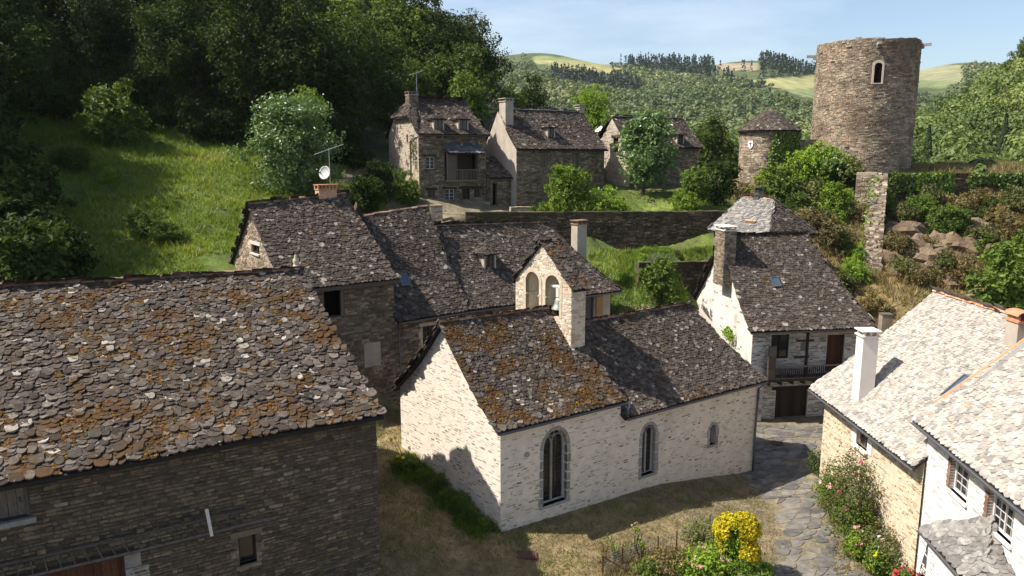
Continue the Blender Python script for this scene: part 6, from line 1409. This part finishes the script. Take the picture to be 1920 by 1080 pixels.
# far woods: one mass on the far slope, one on the near right hill
def mass(name, lb, pos, H, Rr, quads, leaf, mat, conic=None, tone=.012):
    N0 = len(pos); k = quads; d = R.normal(0, 1, (N0, k, 3)); d /= np.linalg.norm(d, axis=2)[..., None]; d[..., 2] = np.abs(d[..., 2]) * 1.0 - .25
    r = R.uniform(.75, 1.08, (N0, k, 1)); off = d * r * np.stack([Rr, Rr, H * .5], -1)[:, None, :]
    if conic is not None:
        hh = R.random((N0, k)); t = R.uniform(0, 6.28, (N0, k)); rr = (1 - hh) ** .8 * Rr[:, None] * .55 * R.uniform(.7, 1.1, (N0, k)); co = np.stack([rr * np.cos(t), rr * np.sin(t), (hh - .5) * H[:, None] * 1.3], -1); off = np.where(conic[:, None, None], co, off)
    P = (pos[:, None, :] + off + np.array([0, 0, 1.])[None, None] * (H * .5)[:, None, None]).reshape(-1, 3); N_ = d.reshape(-1, 3) + R.normal(0, .35, (N0 * k, 3)) + np.array([0, 0, .35]); N_ /= np.linalg.norm(N_, axis=1)[:, None]
    base = R.beta(1.6, 1.9, N0) * .6 + np.array([mnoise.noise(Vector(p * tone)) for p in pos]) * .55 + .2
    rn = np.clip(np.repeat(base, k) + R.random(N0 * k) * .2, 0, 1)
    V, F, rn = leaves(P, N_, leaf, rn, .8, .05); o = part(name, V, F, MT[mat], None, rn, kind='stuff', label=lb); return o
CONI = [[(1030,124),(1075,116),(1150,140),(1205,172),(1200,180),(1120,168),(1035,156)], [(1088,86),(1145,90),(1240,112),(1330,120),(1380,142),(1375,155),(1290,147),(1185,130),(1095,114)], [(1388,130),(1420,118),(1530,105),(1530,144),(1430,146),(1395,144)], [(1730,108),(1830,108),(1850,118),(1800,126),(1735,122)]]
n = 17000; sx = R.uniform(-.06, .70, n); yy = np.sqrt(R.uniform(235 ** 2, 925 ** 2, n)); X = sx * yy; Z = far_z(X, yy); px, py = seen(np.c_[X, yy, Z])
fld = np.zeros(n, bool); con = np.zeros(n, bool)
px2, py2 = seen(np.c_[X, yy, Z + 9])
for pl, c in FIELDS: fld |= poly_in(px, py, pl) | poly_in(px2, py2, pl)
for pl in CONI: con |= poly_in(px, py, pl)
keep = ~fld & (yy < 905); keep &= ~((py < 122) & ~con & (R.random(n) > .06)); d_ = R.random(n); keep &= d_ < np.clip((380 / yy) ** .3, .42, 1)
pos = np.c_[X, yy, Z][keep][:6500]; con = con[keep][:6500]; nn = len(pos)
for flag, nm, lb, mt, q in ((False, 'far_wood', 'broadleaf woods covering the far side of the valley', 'leaf_far', 27), (True, 'conifer_wood', 'dark conifer plantations along the far hilltop', 'leaf_con', 34)):
    s_ = con == flag; c_ = int(s_.sum())
    H = R.uniform(6, 10, c_) if not flag else R.uniform(11, 17, c_); Rr = 2.2 + 6 * R.beta(1.3, 3, c_) if not flag else R.uniform(3.5, 5, c_)
    fq = np.where(pos[s_][:, 1] > 620, .75, 1.); H = H * fq; Rr = Rr * fq
    mass(nm, lb, pos[s_], H, Rr, q, 2.3 if not flag else 2.0, mt, np.full(c_, flag))
n = 2900; X, Y = R.uniform(40, 175, n), np.where(R.random(n) < .12, R.uniform(73.5, 90, n), R.uniform(84, 228, n)); Z = ground_z(X, Y); px, py = seen(np.c_[X, Y, Z + 3]); keep = ~(((np.abs(px - 1737) < 26) | (np.abs(px - 1878) < 26)) & (Y < 107)) & (px > 1660) & (px < 2060) & (Y > 73)  & (np.hypot(X - 61, Y - 106) > 4) & (np.hypot(X - 71, Y - 104) > 4) & (np.hypot(X - TW[0], Y - TW[1]) > 11)
pos = np.c_[X, Y, Z - .6][keep][:900]; c_ = len(pos); hsz = np.where(pos[:, 1] < 90, .45, 1.); mass('hillside_wood', 'bushy green wood on the hill right of the great tower', pos, R.uniform(2.2, 6.5, c_) * hsz, (1.2 + 3.6 * R.beta(1.4, 2.2, c_)) * hsz, 140, .5, 'leaf_hill', tone=.05)
n = 560; X, Y = R.uniform(16, 44, n), R.uniform(90, 200, n); Z = ground_z(X, Y); keep = np.hypot(X - TW[0], Y - TW[1]) > 11; pos = np.c_[X, Y, Z - .5][keep]; c_ = len(pos); mass('valley_wood', 'green trees filling the valley behind the clock tower', pos, R.uniform(4, 8, c_), R.uniform(2.2, 4, c_), 100, .62, 'leaf_hill', tone=.05)

# grass and low growth
def blades(name, lb, pts, per, h, mat, w=.03, lean=.35):
    n = len(pts) * per; B = np.repeat(pts, per, 0) + np.c_[R.normal(0, .14, (n, 2)), np.zeros(n)]; hh = h * R.uniform(.5, 1.4, n); t = R.uniform(0, 6.28, n); dx = np.c_[np.cos(t), np.sin(t), np.zeros(n)] * (w * R.uniform(.6, 1.6, n))[:, None]
    tip = B + np.c_[R.normal(0, lean, (n, 2)) * hh[:, None], hh]; V = np.stack([B - dx, B + dx, tip], 1).reshape(-1, 3); F = np.arange(3 * n).reshape(n, 3); tone = np.array([mnoise.noise(Vector(p * .22)) for p in pts]) * .5
    rn = np.repeat(np.clip(np.repeat(R.random(len(pts)) * .55 + tone + .02, per) + R.random(n) * .42, 0, 1), 3)
    return part(name, V, F, MT[mat], None, rn, kind='stuff', label=lb)
def area(n, x0, x1, y0, y1, f): X, Y = R.uniform(x0, x1, n), R.uniform(y0, y1, n); k = f(X, Y); X, Y = X[k], Y[k]; return np.c_[X, Y, ground_z(X, Y) + .0]
def meadow(X, Y):
    s = (X - bc.o[0]) * ba[0] + (Y - bc.o[1]) * ba[1]; t = (X - bc.o[0]) * bbk[0] + (Y - bc.o[1]) * bbk[1]
    return ~((s > -8) & (t < 10.5)) & (Y < 78) & ((X + .2 * Y) < 2) & (Y > 30) & ~((X > -15) & (Y > 63))
blades('meadow_grass', 'long grass of the sloping meadow', area(30000, -44, -6, 32, 78, meadow), 5, .34, 'grass_meadow', .030, .5)
blades('terrace_grass', 'rough grass on the castle terrace behind the ivy wall', area(5200, 36, 62, 72.4, 86, lambda X, Y: np.hypot(X - TW[0], Y - TW[1]) > 5.3), 5, .5, 'straw', .035, .45)
blades('lawn_grass', 'short grass of the upper terrace', area(9000, -4, 24, 61.8, 72, lambda X, Y: X > 2), 4, .14, 'grass', .02)
def vill(X, Y):
    a = (X - ch.o[0]) * .82 + (Y - ch.o[1]) * .57; ins = np.zeros(X.shape, bool)
    pc = [ch(0, -.1, 0), ch(17.3, -.1, 0), ch(17.3, 8, 0), ch(0, 8, 0)]; return ~poly_in(X, Y, [(p[0], p[1]) for p in pc]) & ~poly_in(X, Y, LANE) & (Y > 20)
blades('dry_grass', 'dry trodden grass around the chapel', area(22000, -9, 16, 20, 41, vill), 4, .10, 'straw', .017, .6)
blades('verge_grass', 'green grass tufts in the shade beside the chapel wall', np.vstack([area(5200, -8, 14, 21, 41, lambda X, Y: vill(X, Y) & (np.array([mnoise.noise(Vector((x * .6, y * .6, 0))) for x, y in zip(X, Y)]) > .2))]), 5, .16, 'grass', .02, .4)
gl = ch(0, 0, 0); pts = np.array([ch(-R.random() ** 1.6 * (.7 + .9 * math.sin(b_ * 1.3 + .5) ** 2) - .1, b_, 0) for b_ in R.uniform(-.2, 6.8, 620)]); pts[:, 2] = ground_z(pts[:, 0], pts[:, 1])
pts = pts[[mnoise.noise(Vector(p * 1.1)) > -.25 for p in pts]]
blades('weeds', 'tall green weeds along the foot of the chapel gable', pts, 8, .34, 'grass', .022, .5)
for i, (b, s) in enumerate(((.4, .3), (1.2, .42), (2.1, .46), (2.9, .36), (3.8, .42), (4.8, .34), (5.6, .3))):
    p = ch(-.55 - .25 * (i % 2), b, 0); put_tree('weed_clump', 'leafy weed clump at the foot of the chapel gable', 'bush%d' % (i % 3), p[0], p[1], s, cat='weed', group='weed clumps at the chapel gable')
pts = area(3500, 8.5, 19, 56.6, 60.4, lambda X, Y: (Y - 56.3 - (X - 9.6) * .1 > .3)); blades('bank_grass', 'grassy bank under the long retaining wall', pts, 5, .3, 'grass', .03)
pts = area(1500, 9.8, 18, 56.9, 58.6, lambda X, Y: (Y - 56.6 - (X - 9.6) * .1 < 1.1)); blades('lavender_bed', 'grey green lavender along the garden wall', pts, 8, .5, 'lavender', .025, .25)
blades('slope_grass', 'dry golden grass of the castle slope', area(9000, 21, 58, 46, 72, lambda X, Y: (X > 24 + (60 - Y) * .1)), 5, .5, 'straw', .04, .45)
blades('bank_grass', 'rough grass behind the long house under the retaining wall', area(5200, -4, 13, 49, 60.6, lambda X, Y: ((X - bc.o[0]) * bbk[0] + (Y - bc.o[1]) * bbk[1] > 9.6) | ((X - bc.o[0]) * ba[0] + (Y - bc.o[1]) * ba[1] > 18.3)), 5, .4, 'grass', .03)
hg_ = thing('hedge', 'clipped dark green hedge behind the bell wall at the end of the long house', 'hedge', tuple(at(1185, 585, 52.0) * [1, 1, 0] + np.array([0, 0, 3.8])))
hp0, hp1 = at(1145, 575, 53.2), at(1232, 580, 53.8); n = 2600; f = R.random((n, 1)); P = hp0 * (1 - f) + hp1 * f; P[:, :2] += R.uniform(-.6, .6, (n, 2)); P[:, 2] = R.uniform(3.0, 5.15, n) ** 1.0; P[: n // 2, 2] = 5.1 + R.normal(0, .08, n // 2); V, F, rn = leaves(P, unit(np.array([0, -.5, .8])) + R.normal(0, .3, (n, 3)), .17, R.random(n), .6); part('foliage', V, F, MT['leaf_olive'], hg_, rn)

# ------------------------------------------------------------------ garden, flowers and small things
def leafy(name, lb, cat, c, lobes, n, leaf, mat, flowers=(), clump=10, tight=.5, low=.5):
    "a plant in place: foliage and its blossoms"
    c = np.asarray(c, float); o = thing(name, lb, cat, tuple(c)); V, F, rn = crown_cloud(lobes, n, leaf, clump, tight, low=low); part('foliage', V + c, F, MT[mat], o, rn)
    m = MB()
    for i in range(5): e = np.array([R.normal(0, .12), R.normal(0, .12), .8]) * (lobes[0][2] + .1); m.path([c + np.array([R.normal(0, .03), R.normal(0, .03), -.1]), c + e * .5, c + e], [.03, .022, .012], 5)
    m.build('stems', MT['bark'], o)
    for (fn, fm, k, sz, cond) in flowers:
        lb_ = np.array(lobes); j = R.integers(0, len(lb_), k); d = R.normal(0, 1, (k, 3)); d[:, 2] = np.abs(d[:, 2]) * .9; d[:, 1] -= .35; d /= np.linalg.norm(d, axis=1)[:, None]; P = lb_[j, :3] + d * lb_[j, 3:] * R.uniform(1.0, 1.12, k)[:, None]
        if cond: kk = cond(P); P, d = P[kk], d[kk]
        q = 5; PP = np.repeat(P, q, 0) + R.normal(0, sz * .3, (len(P) * q, 3)); NN = np.repeat(d, q, 0) + R.normal(0, .5, (len(P) * q, 3)); NN /= np.linalg.norm(NN, axis=1)[:, None]
        V, F, rn = leaves(PP + c, NN, sz, R.random(len(PP)), .85); part(fn, V, F, MT[fm], o, rn)
    return o
def gpt(px, py, z=-.7): r = _ray(px, py); return _C + r * (z - CAMH) / r[2]
def gnd(px, py):
    z = 0.
    for _ in range(12): p = gpt(px, py, z); z = gz(p[0], p[1])
    return np.array([p[0], p[1], z])
yc = gnd(1378, 1078) - np.array([0, 0, .25]); 
leafy('golden_shrub', 'tall boxy shrub covered in bright yellow leaves beside the lane', 'shrub', yc, [(0, 0, 1.7, .62, .62, 1.15), (.3, .1, 2.1, .6, .6, .75), (-.35, 0, 2.15, .58, .6, .7), (.3, -.2, 1.2, .55, .55, .8), (-.3, .2, 1.3, .5, .5, .8)], 5200, .10, 'leaf_lime',
      [('yellow_leaves', 'yellow', 2300, .09, lambda P: (P[:, 2] > 1.3) & ~((P[:, 0] < -.05) & (P[:, 0] > -.55) & (P[:, 1] < -.1) & (P[:, 2] < 2.55)) | ((P[:, 0] > .35) & (P[:, 2] > .9)))], tight=.4)
hy = gnd(1318, 1095); leafy('pink_flowering_bush', 'lush green bush with pink blossoms in front of the yellow shrub', 'bush', hy, [(0, 0, .75, .8, .8, .75), (-.55, .1, .7, .6, .6, .6), (.6, .2, .6, .55, .55, .55), (.1, -.3, 1.0, .5, .5, .5)], 2600, .16, 'leaf_lime', [('blossoms', 'pink', 22, .11, lambda P: P[:, 2] > .5)])
leafy('yellow_green_shrub', 'ragged yellow green shrub between the pink bush and yellow shrub', 'shrub', gnd(1352, 1070), [(0, 0, .7, .6, .6, .7), (.3, 0, .9, .4, .4, .5)], 1500, .13, 'leaf_ivy')
leafy('dry_shrub', 'dry brownish shrub behind the wire fence', 'shrub', gnd(1245, 1085), [(0, 0, .7, .8, .7, .7), (.6, .2, .6, .6, .5, .6), (-.5, 0, .5, .5, .5, .5)], 2400, .11, 'leaf_dry')
leafy('dark_bush', 'dark green bush under the pink flowering bush', 'bush', gnd(1395, 1110), [(0, 0, .5, .8, .7, .55), (.8, .1, .4, .6, .5, .4)], 1600, .12, 'leaf_mid')
leafy('green_bush', 'low dark bush in the middle of the fenced garden', 'bush', gnd(1215, 1090), [(0, 0, .45, .55, .5, .5)], 1100, .12, 'leaf_mid')
leafy('leafy_weed', 'fresh green weed at the lower edge right of the fenced garden', 'weed', gnd(1425, 1080), [(0, 0, .3, .5, .45, .3)], 700, .12, 'leaf_lime')
leafy('grey_shrub', 'greyish twiggy shrub left of the yellow shrub by the fence', 'shrub', gnd(1318, 1020), [(0, 0, .55, .6, .5, .5), (-.5, 0, .5, .45, .4, .45)], 1500, .10, 'leaf_olive')
pts = np.array([gnd(R.uniform(1130, 1330), R.uniform(1035, 1100)) for _ in range(420)]); blades('garden_grass', 'straw coloured grass in the fenced garden', pts, 7, .32, 'straw', .018, .4)
for px, py, h, lb in ((1190, 1040, 1.35, 'tall rose stem with one pink bloom in the fenced garden'), (1153, 1055, .95, 'short rose stem with small leaves near the fence corner'), (1203, 1055, 1.1, 'bushy rose stem right of the pink bloom')):
    g = gnd(px, py); leafy('garden_rose', lb, 'rose', g, [(0, 0, h * .8, .14, .14, .3), (.05, .05, h * .45, .13, .13, .25)], 160, .09, 'leaf_lime', [('bloom', 'pink', 4, .12, lambda P: P[:, 2] > h * .7)] if h > 1.2 else ())
fpts = [gnd(1130, 1100), gnd(1166, 1062), gnd(1233, 1040), gnd(1268, 1030), gnd(1304, 1010), gnd(1330, 998)]
fence = thing('wire_fence', 'low wire fence on thin rusty posts around the small garden', 'fence', tuple(fpts[2]))
fpts[0] = gnd(1130, 1078)
for i, p in enumerate(fpts): m = MB(); m.box(p - UP * .2 - np.array([.025, .025, 0]), (.05, 0, 0), (0, .05, 0), (0, 0, 1.05)); m.build('post', MT['iron'], fence)
m = MB(); m.tube(fpts[0] + UP * .8, fpts[0] + (fpts[1] - fpts[0]) * .55 + np.array([.5, -.2, .1]), .025, n=5); m.build('brace', MT['iron'], fence)
m = MB()
for p, q in zip(fpts[:-1], fpts[1:]):
    for z in np.linspace(.08, .8, 7): m.tube(p + UP * z, q + UP * z, .004, n=3, cap=False)
    L = np.linalg.norm(q - p)
    for t in np.arange(0, 1, .12 / L): c = p + (q - p) * t; m.tube(c + UP * .08, c + UP * .8, .004, n=3, cap=False)
m.build('wire_mesh', MT['metal'], fence)
# day lilies by the gable
dl = gnd(760, 880); o = thing('day_lilies', 'clump of yellow day lilies at the far end of the chapel gable', 'flowers', tuple(dl))
n = 260; B = dl + np.c_[R.normal(0, .3, (n, 2)), np.zeros(n)]; V = []; F = []
for b in B:
    t = R.uniform(0, 6.28); d = np.array([math.cos(t), math.sin(t), 0]); x = np.cross(d, UP) * .018; h = R.uniform(.5, .9); k = len(V); mid = b + d * .18 + UP * h * .75; tip = b + d * R.uniform(.4, .7) + UP * h * R.uniform(.6, .95); V += [b - x, b + x, mid + x, mid - x, tip]; F += [(k, k + 1, k + 2, k + 3), (k + 3, k + 2, k + 4)]
part('leaves', np.array(V), F, MT['grass'], o, R.random(len(V)))
for px, py in ((733, 824), (741, 822), (748, 836), (745, 855), (755, 858), (776, 852), (768, 840)):
    p = at(px, py, dl[1] + R.uniform(-.3, .3)); m = MB(); m.path([dl + np.array([R.normal(0, .1), R.normal(0, .1), 0]), (dl + p) / 2 + UP * .15, p], .012, 5); m.build('stalk', MT['grass'], o)
    nn = R.normal(0, 1, (6, 3)); nn /= np.linalg.norm(nn, axis=1)[:, None]; V, F, rn = leaves(np.tile(p, (6, 1)) + nn * .05, nn, .17, R.random(6), .6); part('bloom', V, F, MT['yellow'], o, rn)
# roses and climbers at the golden stone house
RB = [(1590, 900, .9, 1.5, 'leaf_mid', 'pink', 12, 'pale pink climbing rose below the window of the golden stone house'), (1600, 985, .55, .8, 'leaf_lime', 'pink', 8, 'low pale pink rose bush at the edge of the lane'),
      (1650, 950, 1.25, 1.3, 'leaf_mid', 'rosepink', 2, 'large green shrub rose against the golden stone wall'), (1700, 945, 1.2, 2.3, 'leaf_olive', 'rosepink', 7, 'shrub rose with red pink blooms where the two houses meet'), (1668, 1000, 1.0, 1.0, 'leaf_olive', 'pink', 2, 'olive green shrub in front of the large shrub rose'), (1640, 1030, .5, .75, 'leaf_ivy', 'yellow', 3, 'yellow green perennial at the foot of the shrub rose'), (1658, 1068, .45, .5, 'leaf_mid', 'red', 0, 'round dark green plant at the corner of the lane')]
for px, py, r, h, mt, fm, k, lb in RB:
    g = gnd(px, min(py + 60, 1079)); g[0] = min(g[0], 15.9 - r * .3); g[2] = gz(g[0], g[1])
    leafy('rose_bush', lb, 'bush', g, [(0, 0, h * .8, r * .8, r, h * .75), (r * .2, r * .5, h * 1.2, r * .55, r * .6, h * .5), (-r * .1, -r * .6, h * .9, r * .5, r * .5, h * .6), (0, r * .2, h * .4, r * .7, r * .8, h * .4)], int(1500 * r * h) + 500, .12, mt, [('blossoms', fm, k, .15, lambda P: P[:, 2] > .3)] if k else ())
leafy('green_shrub', 'dark shrub at the shaded corner of the golden stone house', 'shrub', gnd(1532, 890), [(0, 0, .7, .45, .55, .7)], 1000, .12, 'leaf_mid'); leafy('leafy_weed', 'bright green weed at the corner of the golden stone house', 'weed', gnd(1548, 925), [(0, 0, .35, .45, .5, .35)], 700, .12, 'leaf_lime')
leafy('red_geraniums', 'bright red geraniums at the bottom edge below the small porch roof', 'flowers', gnd(1690, 1095) + np.array([0, 0, .1]), [(0, 0, .3, .6, .4, .3)], 600, .11, 'leaf_mid', [('blossoms', 'red', 14, .11, None)])
pts = np.array([gnd(R.uniform(1560, 1660), R.uniform(940, 1085)) for _ in range(260)]); blades('lane_weeds', 'dry and green weeds along the lane edge', pts, 6, .2, 'straw', .02, .5)
for px, py, lb in ((988, 1042, 'dark iron cover set in the grass in front of the chapel'), (1457, 833, 'rusty iron drain cover in the lane before the balcony house')):
    g = gnd(px, py); m = MB(); m.box(g + np.array([-.4, -.3, -.03]), (.8, 0, 0), (0, .6, 0), (0, 0, .09)); c = thing('drain_cover', lb, 'drain cover', tuple(g)); m.build('plate', MT['iron'], c)
    m = MB()
    for k in range(6): m.box(g + np.array([-.34 + k * .12, -.24, .06]), (.05, 0, 0), (0, .48, 0), (0, 0, .012))
    m.build('ribs', MT['zinc_dark'], c)
wt_ = [gnd(1300 + i * 9, 925 - i * 4) for i in range(0)]
sv = ch(8.5, 7.8, 0); leafy('wall_plant', 'bright green plant sprouting between chapel roof and white gable', 'plant', tuple(df(.1, 3.2, 3.6)), [(0, 0, .3, .35, .7, .35), (0, .6, .45, .3, .5, .3)], 800, .13, 'leaf_lime')
for i, (px, lb) in enumerate(((1127, 'white garden parasol left of its neighbour between the farther terrace houses'), (1139, 'white garden parasol right of its neighbour between the farther terrace houses'))):
    p = at(px, 250, 84); z = gz(p[0], p[1]); t = thing('parasol', lb, 'parasol', (p[0], p[1], z)); ztop = at(px, 236, 84)[2]
    m = MB(); m.tube((p[0], p[1], z), (p[0], p[1], ztop), .03, n=6); m.build('pole', MT['wood'], t); m = MB(); m.lathe((p[0], p[1], ztop - .65), [(.75, 0), (.6, .2), (.05, .65), (0, .68)], 8); m.build('canopy', MT['white'], t)
hb_ = h1(-.1, .9, 0); m = MB(); m.box(at(771, 362, 64.3), a1 * .5, n1 * .06, UP * .5); tag(m.build('meter_box', MT['plaster']), 'pale meter box on the hedge bank beside the tall terrace house', 'meter box')

# ------------------------------------------------------------------ the air between here and the far hills
hm = bpy.data.materials.new('haze_air'); hm.use_nodes = True; hn = hm.node_tree; hn.nodes.remove(hn.nodes['Principled BSDF'])
pv = hn.nodes.new('ShaderNodeVolumePrincipled'); pv.inputs['Color'].default_value = (.86, .93, 1.0, 1); pv.inputs['Density'].default_value = .00007; pv.inputs['Anisotropy'].default_value = .2; pv.inputs['Density Attribute'].default_value = ''; pv.inputs['Color Attribute'].default_value = ''; pv.inputs['Temperature Attribute'].default_value = ''
hn.links.new(pv.outputs[0], hn.nodes['Material Output'].inputs['Volume'])
m = MB(); m.box((-320, -30, -20), (1500, 0, 0), (0, 1180, 0), (0, 0, 190)); hz = m.build('haze', hm, kind='stuff')
